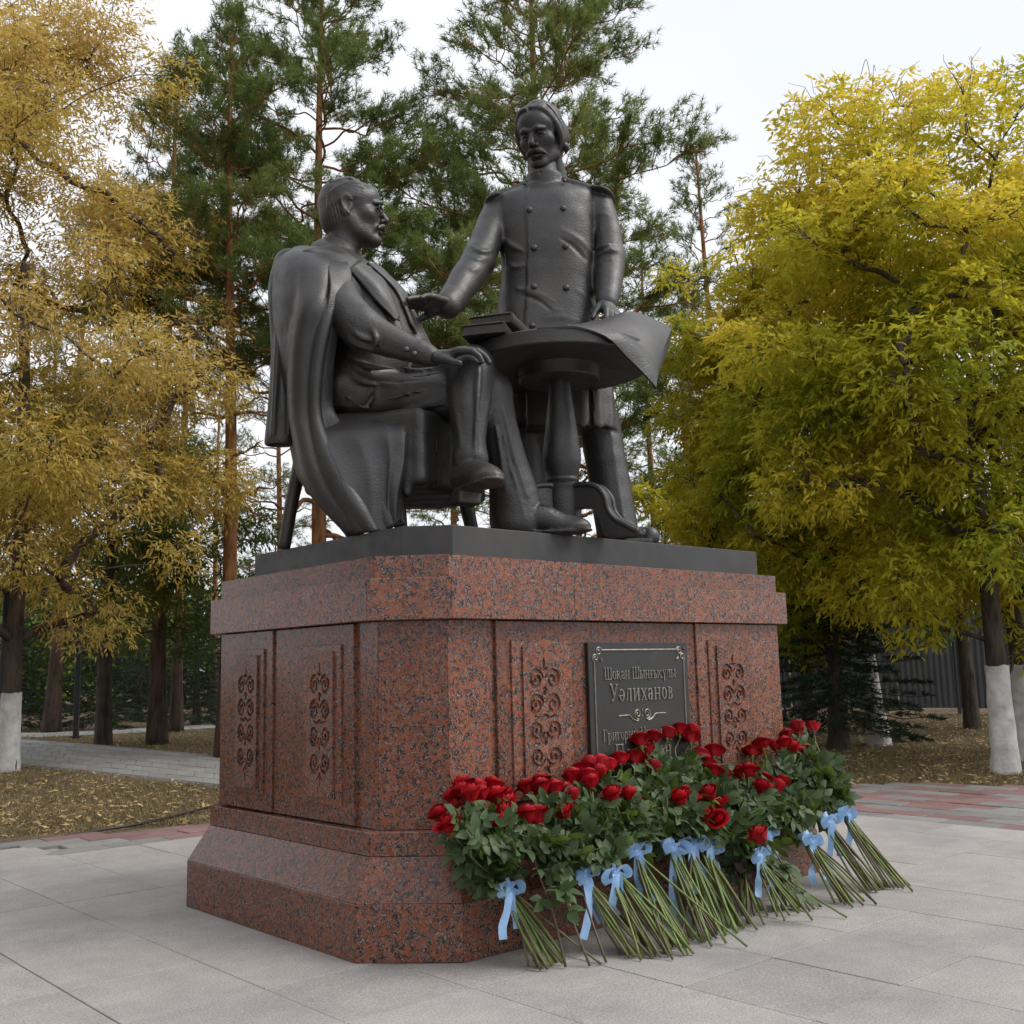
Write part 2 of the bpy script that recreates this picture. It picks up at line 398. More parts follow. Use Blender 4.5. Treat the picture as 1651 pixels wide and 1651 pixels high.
fp2 = path_piece("footpath", near2, far2, "narrow pale footpath farther back under the pines")
def path_slabs(root, near, far, rows, size):
    """rows of slabs laid across a path between its two edges"""
    A = np.array([p[:2] for p in near]); B = np.array([p[:2] for p in far])
    def arc(Q):
        d = np.r_[0, np.cumsum(np.linalg.norm(np.diff(Q, axis=0), axis=1))]; return d/d[-1], d[-1]
    ta, la = arc(A); tb, lb = arc(B); n = int(max(la, lb)/size); rest = Bag(); k = 0
    ev = lambda Q, t, s: np.array([np.interp(s, t, Q[:, 0]), np.interp(s, t, Q[:, 1])])
    cells = []
    for i in range(n):
        for r in range(rows):
            sh = 0.5*(r % 2)
            s0, s1 = (i+sh+0.03)/(n+.5), (i+sh+0.97)/(n+.5); r0, r1 = (r+.03)/rows, (r+.97)/rows
            q = [ev(A, ta, s)*(1-w)+ev(B, tb, s)*w for s, w in ((s0, r0), (s1, r0), (s1, r1), (s0, r1))]
            cells.append(q)
    cells.sort(key=lambda q: -vis_size(q[0]))
    for q in cells:
        z = -0.011+float(rng.normal(0, .0015)); v, f = prism([tuple(p) for p in q], -.03, [tuple(p) for p in q], z)
        if vis_size(q[0]) > 0 and k < 220: obj_world("slab", v, f, M['path'], root); k += 1
        else: rest.add(v, f)
    if rest.n: o = obj_world("slab_field", rest.verts(), rest.f, M['path'], root); o["kind"] = "stuff"
path_slabs(fp, near, far, 6, 0.55)
for nm, e0 in (("kerb", near), ("kerb", far)):
    P = [np.array([*p[:2], -0.04]) for p in e0]; v, f = tube(catmull(P, 6), 0.045, 4); obj_world("kerb", v, fix_faces(f), M['kerb'], fp)
# ------------------------------------------------------------------ small implicit-surface modeller (for cast bronze)
def smin(a, b, k):
    if k <= 0: return np.minimum(a, b)
    h = np.maximum(k-np.abs(a-b), 0)/k
    return np.minimum(a, b)-h*h*k*0.25
class Vol:
    def __init__(s, lo, hi, h):
        s.h = h; s.lo = np.asarray(lo, float); n = np.ceil((np.asarray(hi, float)-s.lo)/h).astype(int)+1
        s.F = np.full(n, 1.0, np.float32)
        s.ax = [(s.lo[i]+h*np.arange(n[i])).astype(np.float32) for i in range(3)]
    def sub(s, lo, hi, pad):
        sl = []
        for i in range(3):
            a = int(np.clip(math.floor((lo[i]-pad-s.lo[i])/s.h), 0, s.F.shape[i])); b = int(np.clip(math.ceil((hi[i]+pad-s.lo[i])/s.h)+1, 0, s.F.shape[i]))
            if b <= a: return None
            sl.append(slice(a, b))
        return tuple(sl), s.ax[0][sl[0]][:, None, None], s.ax[1][sl[1]][None, :, None], s.ax[2][sl[2]][None, None, :]
    def op(s, fn, lo, hi, k=0.02, sign=1):
        r = s.sub(np.asarray(lo), np.asarray(hi), max(k, 0)+4*s.h)
        if r is None: return
        sl, x, y, z = r; d = fn(x, y, z).astype(np.float32)
        if sign > 0: s.F[sl] = smin(s.F[sl], d, k)
        else: s.F[sl] = -smin(-s.F[sl], d, k)
    def cap(s, a, b, ra, rb=None, k=0.02, sq=None, sign=1):
        a = np.asarray(a, float); b = np.asarray(b, float); rb = ra if rb is None else rb
        R = max(ra, rb)
        def fn(x, y, z): return _cap(x, y, z, a, b, ra, rb, sq)
        s.op(fn, np.minimum(a, b)-R, np.maximum(a, b)+R, k, sign)
    def chain(s, pts, rad, k=0.02, sq=None, sign=1, dense=0):
        P = np.asarray(pts, float); r = np.broadcast_to(np.asarray(rad, float), (len(P),))
        if dense:
            Q = catmull(np.c_[P, r], dense); P, r = Q[:, :3], Q[:, 3]
        R = r.max()
        def fn(x, y, z):
            d = None
            for i in range(len(P)-1):
                e = _cap(x, y, z, P[i], P[i+1], r[i], r[i+1], sq); d = e if d is None else np.minimum(d, e)
            return d
        s.op(fn, P.min(0)-R, P.max(0)+R, k, sign)
    def ell(s, c, rad, rot=None, k=0.02, sign=1):
        c = np.asarray(c, float); rad = np.asarray(rad, float); A = np.eye(3) if rot is None else np.asarray(rot, float)
        def fn(x, y, z):
            dx, dy, dz = x-c[0], y-c[1], z-c[2]
            u = [(A[0, i]*dx+A[1, i]*dy+A[2, i]*dz) for i in range(3)]
            k0 = np.sqrt(sum((u[i]/rad[i])**2 for i in range(3))); k1 = np.sqrt(sum((u[i]/rad[i]**2)**2 for i in range(3)))+1e-6
            return k0*(k0-1)/k1
        R = rad.max(); s.op(fn, c-R, c+R, k, sign)
    def box(s, c, half, rot=None, rnd=0.01, k=0.01, sign=1):
        c = np.asarray(c, float); hf = np.asarray(half, float)-rnd; A = np.eye(3) if rot is None else np.asarray(rot, float)
        def fn(x, y, z):
            dx, dy, dz = x-c[0], y-c[1], z-c[2]
            q = [np.abs(A[0, i]*dx+A[1, i]*dy+A[2, i]*dz)-hf[i] for i in range(3)]
            return np.sqrt(sum(np.maximum(t, 0)**2 for t in q))+np.minimum(np.maximum(np.maximum(q[0], q[1]), q[2]), 0)-rnd
        R = np.linalg.norm(half); s.op(fn, c-R, c+R, k, sign)
    def loft(s, secs, p=2.4, k=0.02, sign=1):
        """upright body: rows (z, cx, cy, rx, ry, angle)"""
        S = np.array(sorted(secs), float); S = S if S.shape[1] == 6 else np.c_[S, np.zeros(len(S))]
        D = catmull(S, 8); D = D[np.argsort(D[:, 0])]
        def fn(x, y, z):
            z1 = z.ravel(); g = [np.interp(z1, D[:, 0], D[:, i])[None, None, :] for i in range(1, 6)]
            ca, sa = np.cos(g[4]), np.sin(g[4]); dx, dy = x-g[0], y-g[1]
            u = (dx*ca+dy*sa)/g[2]; w = (-dx*sa+dy*ca)/g[3]
            d = ((np.abs(u)**p+np.abs(w)**p+1e-9)**(1/p)-1)*np.minimum(g[2], g[3])
            return np.maximum(d, np.maximum(D[0, 0]-z, z-D[-1, 0]))
        R = max(S[:, 3].max(), S[:, 4].max())
        s.op(fn, [S[:, 1].min()-R, S[:, 2].min()-R, S[0, 0]], [S[:, 1].max()+R, S[:, 2].max()+R, S[-1, 0]], k, sign)
    def mesh(s):
        return surface_nets(s.F, s.lo, s.h)
def _cap(x, y, z, a, b, ra, rb, sq=None):
    ba = b-a; L2 = float(ba@ba)+1e-12
    dx, dy, dz = x-a[0], y-a[1], z-a[2]
    t = np.clip((dx*ba[0]+dy*ba[1]+dz*ba[2])/L2, 0, 1)
    ex, ey, ez = dx-t*ba[0], dy-t*ba[1], dz-t*ba[2]
    if sq is not None:
        n, f = sq; q = (ex*n[0]+ey*n[1]+ez*n[2])*(1/f-1); ex, ey, ez = ex+q*n[0], ey+q*n[1], ez+q*n[2]
    return np.sqrt(ex*ex+ey*ey+ez*ez)-(ra+t*(rb-ra))
def surface_nets(F, lo, h):
    ins = F < 0
    n0, n1, n2 = (d-1 for d in F.shape)
    c = np.zeros((n0, n1, n2), np.uint8)
    for i in (0, 1):
        for j in (0, 1):
            for k in (0, 1): c += ins[i:n0+i, j:n1+j, k:n2+k]
    act = (c > 0) & (c < 8); I, J, K = np.nonzero(act); idx = np.full(act.shape, -1, np.int32); idx[I, J, K] = np.arange(len(I))
    acc = np.zeros((len(I), 3)); cnt = np.zeros(len(I))
    cor = [(i, j, k) for i in (0, 1) for j in (0, 1) for k in (0, 1)]
    val = {q: F[I+q[0], J+q[1], K+q[2]] for q in cor}
    for a in cor:
        for ax in range(3):
            if a[ax]: continue
            b = list(a); b[ax] = 1; b = tuple(b); va, vb = val[a], val[b]; m = (va < 0) != (vb < 0)
            t = np.where(m, va/(va-vb+1e-20), 0)
            p = np.tile(np.array(a, float), (len(I), 1)); p[:, ax] = t
            acc += p*m[:, None]; cnt += m
    V = np.stack([I, J, K], 1)+acc/np.maximum(cnt, 1)[:, None]
    V = np.asarray(lo)+V*h
    Q = []
    for ax in range(3):
        o1, o2 = (ax+1) % 3, (ax+2) % 3
        sa = [slice(None)]*3; sb = [slice(None)]*3; sa[ax] = slice(0, -1); sb[ax] = slice(1, None)
        s0, s1 = ins[tuple(sa)], ins[tuple(sb)]
        ch = s0 != s1; P = np.array(np.nonzero(ch)).T
        ok = (P[:, o1] > 0) & (P[:, o2] > 0) & (P[:, o1] < F.shape[o1]-1) & (P[:, o2] < F.shape[o2]-1); P = P[ok]
        flip = s0[P[:, 0], P[:, 1], P[:, 2]]
        def cell(d1, d2):
            q = P.copy(); q[:, o1] -= d1; q[:, o2] -= d2; return idx[q[:, 0], q[:, 1], q[:, 2]]
        f = np.stack([cell(0, 0), cell(1, 0), cell(1, 1), cell(0, 1)], 1)
        f[~flip] = f[~flip][:, ::-1]
        Q.append(f)
    return V, np.vstack(Q).astype(np.int32)
def join_nets(parts):
    v, f, n = [], [], 0
    for a, b in parts: v.append(a); f.append(b+n); n += len(a)
    return np.vstack(v), np.vstack(f)
# ------------------------------------------------------------------ granite pedestal
PA, PB, PC = 1.2963, 0.8474, 0.1973
OP, OB, OC, OU = 0.1519, 0.0588, 0.0715, 0.0257
Z1, Z2, Z3, Z4, Z5, Z6, Z7 = 0.2082, 0.3633, 0.4523, 1.2620, 1.4273, 1.5200, 1.6535
def octa(o):
    a, b, c = PA+o, PB+o, PC+0.5858*o
    return [(-a+c, -b), (a-c, -b), (a, -b+c), (a, b-c), (a-c, b), (-a+c, b), (-a, b-c), (-a, -b+c)]
ped = empty("granite_pedestal"); tag(ped, "polished red granite pedestal with chamfered corners, carved scroll panels and stepped base", "pedestal")
SPLIT = {}
def course(name, o0, z0, o1, z1, front=(), left=(), bw=0.002, inset=0.35):
    """one course of blocks round the pedestal; bottom outline offset o0, top outline o1"""
    A, B = octa(o0), octa(o1); I0, I1 = octa(o0-inset), octa(o1-inset)
    for i in range(8):
        j = (i+1) % 8; L = math.hypot(A[j][0]-A[i][0], A[j][1]-A[i][1])
        cuts = [0.0]+list(front if i in (0, 4) else left if i in (2, 6) else ())+[1.0]
        for c0, c1 in zip(cuts[:-1], cuts[1:]):
            g = 0.0006/L
            def q(P, t): return (P[i][0]+(P[j][0]-P[i][0])*t, P[i][1]+(P[j][1]-P[i][1])*t)
            t0, t1 = c0+g, c1-g
            v, f = prism([q(A, t0), q(A, t1), q(I0, t1), q(I0, t0)], z0+0.0004, [q(B, t0), q(B, t1), q(I1, t1), q(I1, t0)], z1-0.0004)
            v, f = bevelled(v, f, bw)
            obj_world(name, v, f, M['granite'], ped)
M['joint'] = plain("joint_mortar", (0.13, 0.085, 0.07), 0.9)
for o, z0, z1 in ((OP-0.012, 0.0, Z1), (OB-0.02, Z1, Z3-0.002), (-0.012, Z3-0.01, Z4+0.002), (OC-0.012, Z4+0.012, Z5-0.01), (OU-0.012, Z5-0.02, Z6-0.008)):
    pass
core = Bag()
for o, z0, z1 in ((OP-0.016, 0.0, Z1-0.006), (OB-0.03, Z1-0.005, Z3-0.006), (-0.016, Z3-0.005, Z4+0.005), (OC-0.016, Z4+0.006, Z5-0.006), (OU-0.016, Z5-0.005, Z6-0.004)):
    P = octa(o); v, f = prism(P, z0, P, z1); core.add(v, f)
obj_world("core", core.verts(), core.f, M['joint'], ped)
course("plinth_block", OP, 0.0, OP, Z1, (0.34, 0.67), (0.52,))
course("sloping_block", OP-0.001, Z1, OB, Z2, (0.5,), ())
course("base_band", OB, Z2, OB, Z3, (0.42,), ())
course("shaft_panel", 0.0, Z3, 0.0, Z4, (), ())
course("cornice_block", OC, Z4, OC, Z5, (0.30, 0.64), ())
course("top_step_block", OU, Z5, OU, Z6, (0.34, 0.72), ())
# projecting slabs of the shaft: front (x range) and left side (y range)
def facing_slab(name, face, u0, u1, z0, z1, d0, d1, bw=0.003):
    """box standing d0..d1 proud of a shaft face"""
    if face == 'front': v = boxv(u0, u1, -PB-d1, -PB-d0, z0, z1)
    elif face == 'left': v = boxv(-PA-d1, -PA-d0, u0, u1, z0, z1)
    elif face == 'right': v = boxv(PA+d0, PA+d1, u0, u1, z0, z1)
    else: v = boxv(u0, u1, PB+d0, PB+d1, z0, z1)
    v, f = bevelled(v, BOXF, bw); return obj_world(name, v, f, M['granite'], ped)
D1, D2 = 0.018, 0.029
facing_slab("facing_slab", 'front', -0.859, 0.4145, Z3+0.004, Z4-0.002, -0.03, D1)
facing_slab("facing_slab", 'front', 0.4155, 1.0965, Z3+0.006, Z4-0.002, -0.03, D2)
facing_slab("facing_slab", 'left', -0.502, 0.1405, Z3+0.004, Z4-0.002, -0.03, D1)
facing_slab("facing_slab", 'left', 0.1415, 0.647, Z3+0.006, Z4-0.002, -0.03, D2)
facing_slab("facing_slab", 'right', -0.502, 0.502, Z3+0.004, Z4-0.002, -0.03, D1)
facing_slab("facing_slab", 'back', -0.859, 0.859, Z3+0.004, Z4-0.002, -0.03, D1)
# carved scroll panel: a raised plate with a second plate on it, the scrolls cut in
def scroll_plate():
    W, H, dep = 0.118, 0.298, 0.020
    us = np.linspace(-W, W, 109); ws = np.linspace(-H, H, 273); U, Wd = np.meshgrid(us, ws, indexing='ij')
    d = np.full(U.shape, 9.0)
    def stroke(P, r):
        nonlocal d
        P = np.asarray(P, float); r = np.broadcast_to(r, (len(P),))
        for i in range(len(P)-1):
            a, b = P[i], P[i+1]; e = b-a; t = np.clip(((U-a[0])*e[0]+(Wd-a[1])*e[1])/(e@e+1e-12), 0, 1)
            q = np.hypot(U-a[0]-t*e[0], Wd-a[1]-t*e[1])-(r[i]+t*(r[i+1]-r[i])); d = np.minimum(d, q)
    def volute(cx, cz, R, flip, turns=1.5, wmax=0.0112):
        th = np.linspace(0, 1, 30); ang = math.radians(165)-th*turns*2*math.pi; rr = R*(1-th)**0.85+0.006*th
        w = wmax*np.sin(np.pi*np.clip(th*1.05+0.08, 0, 1))**0.6*(0.75+0.25*np.cos(ang-1.1)); w[-4:] = 0.008
        for s in (-1, 1):
            stroke(np.c_[s*(cx+rr*np.cos(ang)), cz+flip*rr*np.sin(ang)], w)
    for cz, fl in ((0.160, 1), (0.055, 1), (-0.048, -1), (-0.158, -1)): volute(0.0475, cz, 0.042, fl)
    for cz in (0.106, -0.101): stroke([(0, cz-0.002), (0, cz+0.002)], 0.0075)
    for s in (-1, 1):
        stroke([(s*0.004, 0.012), (s*0.026, 0.002), (s*0.062, 0.012)], [0.006, 0.005, 0.001])
        stroke([(s*0.003, 0.207), (s*0.013, 0.205), (s*0.025, 0.210)], [0.005, 0.004, 0.001])
        stroke([(s*0.002, -0.205), (s*0.010, -0.216), (s*0.024, -0.228)], [0.007, 0.005, 0.001])
        stroke([(s*0.003, 0.125), (s*0.012, 0.118)], [0.005, 0.002])
        stroke([(s*0.003, -0.083), (s*0.02, -0.075)], [0.006, 0.0015])
    stroke([(0, 0.216), (0, 0.232), (0, 0.252)], [0.004, 0.0065, 0.001])
    stroke([(0, -0.232), (0, -0.246), (0, -0.262)], [0.003, 0.0065, 0.001])
    z = -dep*np.clip(-d/0.0022+0.35, 0, 1)
    z += np.random.default_rng(3).normal(0, 0.00015, z.shape)
    n, m = U.shape; V = np.stack([U, -(0.0+z), Wd], -1).reshape(-1, 3); V[:, 1] = -z.ravel()
    i = np.arange(n-1)[:, None]*m; j = np.arange(m-1)[None, :]
    F = np.stack([i+j, i+m+j, i+m+j+1, i+j+1], -1).reshape(-1, 4)
    # skirt round the plate
    rim = np.concatenate([np.arange(n)*m, (n-1)*m+np.arange(1, m), np.arange(n-2, -1, -1)*m+m-1, np.arange(m-2, 0, -1)])
    R0 = V[rim].copy(); R0[:, 1] = 0.02; k = len(rim); b = len(V)
    S = np.stack([rim, b+np.arange(k), b+(np.arange(k)+1) % k, np.roll(rim, -1)], 1)
    return mesh("scroll_plate", np.vstack([V, R0]), np.vstack([F, S]), M['granite'], False)
plate_me = scroll_plate()
pv, pf = bevelled(boxv(-0.172, 0.172, 0.0, 0.02, -0.326, 0.326), BOXF, 0.002)
frame_me = mesh("panel_frame", pv, pf, M['granite'])
for face, u, dd in (('front', -0.612, D1), ('front', 0.668, D2), ('left', 0.355, D2), ('left', -0.272, D1)):
    p0 = np.array([u, -PB-dd-0.009, 0.853]) if face == 'front' else np.array([-PA-dd-0.009, u, 0.853])
    p1 = np.array([u, -PB-dd-0.026, 0.853]) if face == 'front' else np.array([-PA-dd-0.026, u, 0.853])
    rz = 0.0 if face == 'front' else -math.pi/2
    fr = link("panel_frame", frame_me, ped, p0, (0, 0, rz), (1.0 if face == 'front' else .86, 1, 1))
    link("scroll_plate", plate_me, fr, (0, -0.010, 0))

# ------------------------------------------------------------------ bronze plaque with raised lettering
PX0, PX1, PZ0, PZ1 = -0.347, 0.330, 0.545, 1.168
py = -PB-D1
plq = empty("plaque", ((PX0+PX1)/2, py, PZ0)); tag(plq, "dark bronze plaque with raised Cyrillic lettering and scrolled border on the pedestal's front", "plaque")
v, f = bevelled(boxv(PX0, PX1, py-0.022, py+0.002, PZ0, PZ1), BOXF, 0.003); obj_world("plate", v, f, M['plaque'], plq)
yb = py-0.022
T, t = 0.058, 0.024                                    # thick and thin half strokes, cap height 1
X = 0.70                                               # small letters
def st(x, y0=0.0, y1=1.0, bot=1, top=1, w=T):
    r = [([(x, y0+0.03), (x, y1-0.03)], w)]
    if bot: r.append(([(x-w-0.06, y0+t), (x+w+0.06, y0+t)], t))
    if top: r.append(([(x-w-0.06, y1-t), (x+w+0.06, y1-t)], t))
    return r
def ln(*p, w=t): return [(list(p), w)]
def arc(cx, cy, rx, ry, a0, a1, thick=T, thin=t, n=18):
    a = np.radians(np.linspace(a0, a1, n)); return [(list(zip(cx+rx*np.cos(a), cy+ry*np.sin(a))), thin+(thick-thin)*np.abs(np.cos(a))**1.3)]
def tail(x, y=0.0): return ln((x, y+t), (x+0.13, y+t), (x+0.13, y-0.17), w=0.032)
G = {
 'Ш': (1.34, st(0.15)+st(0.65)+st(1.15)+ln((0.15, t), (1.15, t))),
 'о': (0.72, arc(0.36, X/2, 0.25, X/2-t, 0, 360)),
 'к': (0.76, st(0.16, 0, X)+ln((0.18, 0.36), (0.35, 0.4), (0.56, 0.66), w=0.03)+ln((0.33, 0.4), (0.62, 0.04), w=0.05)+ln((0.56, t), (0.74, t))),
 'а': (0.68, arc(0.3, 0.46, 0.2, 0.21, 15, 160)+st(0.5, 0, 0.56, 0, 0)+ln((0.5, 0.05), (0.66, t))+arc(0.29, 0.2, 0.19, 0.17, 20, 340)),
 'н': (0.84, st(0.16, 0, X)+st(0.66, 0, X)+ln((0.16, 0.36), (0.66, 0.36))),
 'ы': (1.0, st(0.16, 0, X)+ln((0.16, 0.4), (0.33, 0.4))+arc(0.33, 0.21, 0.19, 0.19, -90, 90)+ln((0.16, t), (0.33, t))+st(0.84, 0, X)),
 'ғ': (0.64, st(0.2, 0, X)+ln((0.2, X-t), (0.58, X-t), (0.58, X-0.17))+ln((0.04, 0.36), (0.44, 0.36), w=0.03)),
 'г': (0.62, st(0.18, 0, X)+ln((0.18, X-t), (0.56, X-t), (0.56, X-0.17))),
 'с': (0.64, arc(0.36, X/2, 0.25, X/2-t, 42, 318)),
 'ұ': (0.74, ln((0.14, 0.68), (0.37, 0.12), w=0.05)+ln((0.6, 0.68), (0.37, 0.12))+ln((0.37, 0.16), (0.37, -0.26), w=T)+ln((0.2, 0.02), (0.54, 0.02), w=0.03)+ln((0.04, 0.68), (0.24, 0.68))+ln((0.5, 0.68), (0.7, 0.68))),
 'л': (0.80, st(0.62, 0, X)+ln((0.26, X-t), (0.62, X-t))+ln((0.28, X-0.03), (0.22, 0.15), (0.1, 0.04), w=0.034)),
 'У': (0.98, ln((0.16, 0.97), (0.5, 0.36), w=T)+ln((0.84, 0.97), (0.42, 0.14), (0.28, 0.04), (0.18, 0.08), w=0.034)+ln((0.04, 1-t), (0.32, 1-t))+ln((0.7, 1-t), (0.96, 1-t))),
 'ə': (0.66, arc(0.33, X/2, 0.24, X/2-t, -168, 135)+ln((0.1, 0.33), (0.56, 0.33))),
 'и': (0.86, st(0.16, 0, X)+st(0.68, 0, X)+ln((0.18, 0.08), (0.66, 0.62), w=0.03)),
 'х': (0.76, ln((0.14, 0.66), (0.6, 0.04), w=0.052)+ln((0.6, 0.66), (0.14, 0.04), w=0.026)+ln((0.04, X-t), (0.26, X-t))+ln((0.5, X-t), (0.7, X-t))+ln((0.04, t), (0.24, t))+ln((0.48, t), (0.72, t))),
 'в': (0.70, st(0.16, 0, X)+arc(0.3, 0.53, 0.17, 0.145, -90, 90)+arc(0.31, 0.2, 0.2, 0.175, -90, 90)+ln((0.16, 0.375), (0.32, 0.375))+ln((0.16, X-t), (0.3, X-t))+ln((0.16, t), (0.31, t))),
 'Г': (0.86, st(0.2)+ln((0.2, 1-t), (0.8, 1-t), (0.8, 0.76))),
 'р': (0.76, st(0.16, -0.3, X, 1, 0)+ln((0.04, X-t), (0.2, X-t))+arc(0.38, X/2, 0.22, X/2-t, -150, 150)),
 'Н': (1.08, st(0.18)+st(0.88)+ln((0.18, 0.51), (0.88, 0.51))),
 'е': (0.64, arc(0.34, X/2, 0.24, X/2-t, 12, 318)+ln((0.12, 0.37), (0.56, 0.37))),
 'ч': (0.80, st(0.62, 0, X)+ln((0.06, X-t), (0.28, X-t))+ln((0.17, X-0.03), (0.18, 0.44), (0.3, 0.33), (0.62, 0.36), w=0.045)),
 'П': (1.10, st(0.2, 0, 1, 1, 0)+st(0.86, 0, 1, 1, 0)+ln((0.06, 1-t), (1.02, 1-t))),
 'т': (0.72, st(0.36, 0, X, 1, 0)+ln((0.08, X-0.15), (0.08, X-t), (0.64, X-t), (0.64, X-0.15))),
}
G['қ'] = (0.82, G['к'][1]+tail(0.62)); G['ң'] = (0.9, G['н'][1]+tail(0.66)); G['й'] = (0.86, G['и'][1]+arc(0.42, 0.98, 0.14, 0.12, 200, 340, 0.03, 0.03))
_letters = {}
def letter_mesh(ch, s, sx):
    key = (ch, s)
    if key not in _letters:
        h = 0.0017; wd = G[ch][0]*s*sx
        vol = Vol((-0.01, -0.009, -0.36*s-0.006), (wd+0.012, 0.006, 1.2*s+0.006), h)
        for P, r in G[ch][1]:
            P = np.array(P, float); r = np.broadcast_to(np.asarray(r, float), (len(P),))*s*1.12
            Q = np.c_[P[:, 0]*s*sx, np.zeros(len(P)), P[:, 1]*s]
            def fn(x, y, z):
                d = None
                for i in range(len(Q)-1):
                    e = _cap(x, 0*y, z, Q[i], Q[i+1], r[i], r[i+1]); d = e if d is None else np.minimum(d, e)
                return np.maximum(d+0*y, np.maximum(-0.0052-y, y-0.003))
            vol.op(fn, Q.min(0)-0.03, Q.max(0)+0.03, 0.0)
        v, f = vol.mesh(); _letters[key] = mesh("letter", v, f, M['letter'], False)
    return _letters[key]
def line_of_text(txt, xc, zb, s, sx, wtot=None):
    adv = [G[c][0]*s*sx if c != ' ' else 0.42*s*sx for c in txt]
    gap = 0.0
    if wtot: gap = (wtot-sum(adv))/(len(txt)-1)
    x = xc-(sum(adv)+gap*(len(txt)-1))/2
    row = empty("inscription", (xc-(PX0+PX1)/2, yb-py, zb-PZ0), 0, plq)
    for c, a in zip(txt, adv):
        if c != ' ': link("letter", letter_mesh(c, s, sx), row, (x-xc, 0, 0))
        x += a+gap
xc = -0.010
line_of_text("Шоқан Шыңғысұлы", xc, 1.003, 0.052, 0.70, 0.485)
line_of_text("Уəлиханов", xc+0.004, 0.905, 0.078, 0.68, 0.43)
line_of_text("Григорий Николаевич", xc, 0.735, 0.050, 0.66, 0.53)
line_of_text("Потанин", xc, 0.640, 0.078, 0.70, 0.38)
def raised_curve(name, pts, r, dense=4, parent=plq):
    P = np.array([(x, yb-0.001, z) for x, z in pts]); v, f = tube(catmull(P, dense) if dense else P, r, 6); return obj_world(name, v, fix_faces(f), M['letter'], parent)
e = 0.034
fx0, fx1, fz0, fz1 = PX0+e, PX1-e, PZ0+e, PZ1-e
for (xa, za, xb, zb) in ((fx0+0.045, fz1, fx1-0.045, fz1), (fx0+0.045, fz0, fx1-0.045, fz0), (fx0, fz0+0.05, fx0, fz1-0.05), (fx1, fz0+0.05, fx1, fz1-0.05)):
    raised_curve("border", [(xa, za), ((xa+xb)/2, (za+zb)/2), (xb, zb)], 0.0048, 2)
def spiral(cx, cz, R, a0, turns, dirn, n=16):
    th = np.linspace(0, 1, n); a = a0+dirn*th*turns*2*math.pi; r = R*(1-0.8*th); return [(cx+x, cz+y) for x, y in zip(r*np.cos(a), r*np.sin(a))]
for sx in (-1, 1):
    for sz in (-1, 1):
        cx, cz = (fx0 if sx < 0 else fx1), (fz0 if sz < 0 else fz1)
        a = raised_curve("corner_scroll", [(cx-sx*0.05, cz), (cx-sx*0.047, cz+sz*0.004)]+[(cx-sx*(0.030+x), cz-sz*(0.006-z)) for x, z in spiral(0, 0, 0.019, math.radians(40), 1.35, 1)], 0.0042, 3)
        raised_curve("corner_scroll", [(cx, cz-sz*0.055)]+[(cx-sx*(0.008-z), cz-sz*(0.034+x)) for x, z in spiral(0, 0, 0.019, math.radians(40), 1.35, 1)], 0.0042, 3)
        bm = [(cx+sx*0.004, cz+sz*0.002), (cx+sx*0.005, cz+sz*0.003)]
        raised_curve("corner_stud", bm, 0.0085, 0)
        raised_curve("corner_stud", [(cx-sx*0.038, cz-sz*0.036), (cx-sx*0.05, cz-sz*0.047)], 0.006, 0)
oz = 0.845
for s in (-1, 1):
    raised_curve("divider_scroll", [(xc+s*0.16, oz-0.004), (xc+s*0.125, oz-0.003), (xc+s*0.09, oz-0.004), (xc+s*0.068, oz-0.02), (xc+s*0.04, oz-0.030)]+[(xc+s*(0.032-x), oz+z) for x, z in spiral(0, 0, 0.024, math.radians(-80), 1.5, -1)], 0.004, 4)
raised_curve("divider_stud", [(xc, oz+0.012), (xc, oz+0.024)], 0.004, 0); raised_curve("divider_stud", [(xc, oz-0.014), (xc, oz-0.004)], 0.004, 0)

# ------------------------------------------------------------------ bronze slab under the figures
x0, x1, y0, y1, c = -1.174, 1.208, -0.797, 0.752, 0.150
P = [(x0+c, y0), (x1-c, y0), (x1, y0+c), (x1, y1-c), (x1-c, y1), (x0+c, y1), (x0, y1-c), (x0, y0+c)]
v, f = prism(P, Z6-0.001, P, Z7); v, f = bevelled(v, f, 0.004, 2)
slab = link("bronze_slab", mesh("bronze_slab", v, f, M['bronze_slab'])); tag(slab, "flat dark bronze slab with cut corners on top of the granite pedestal", "slab")
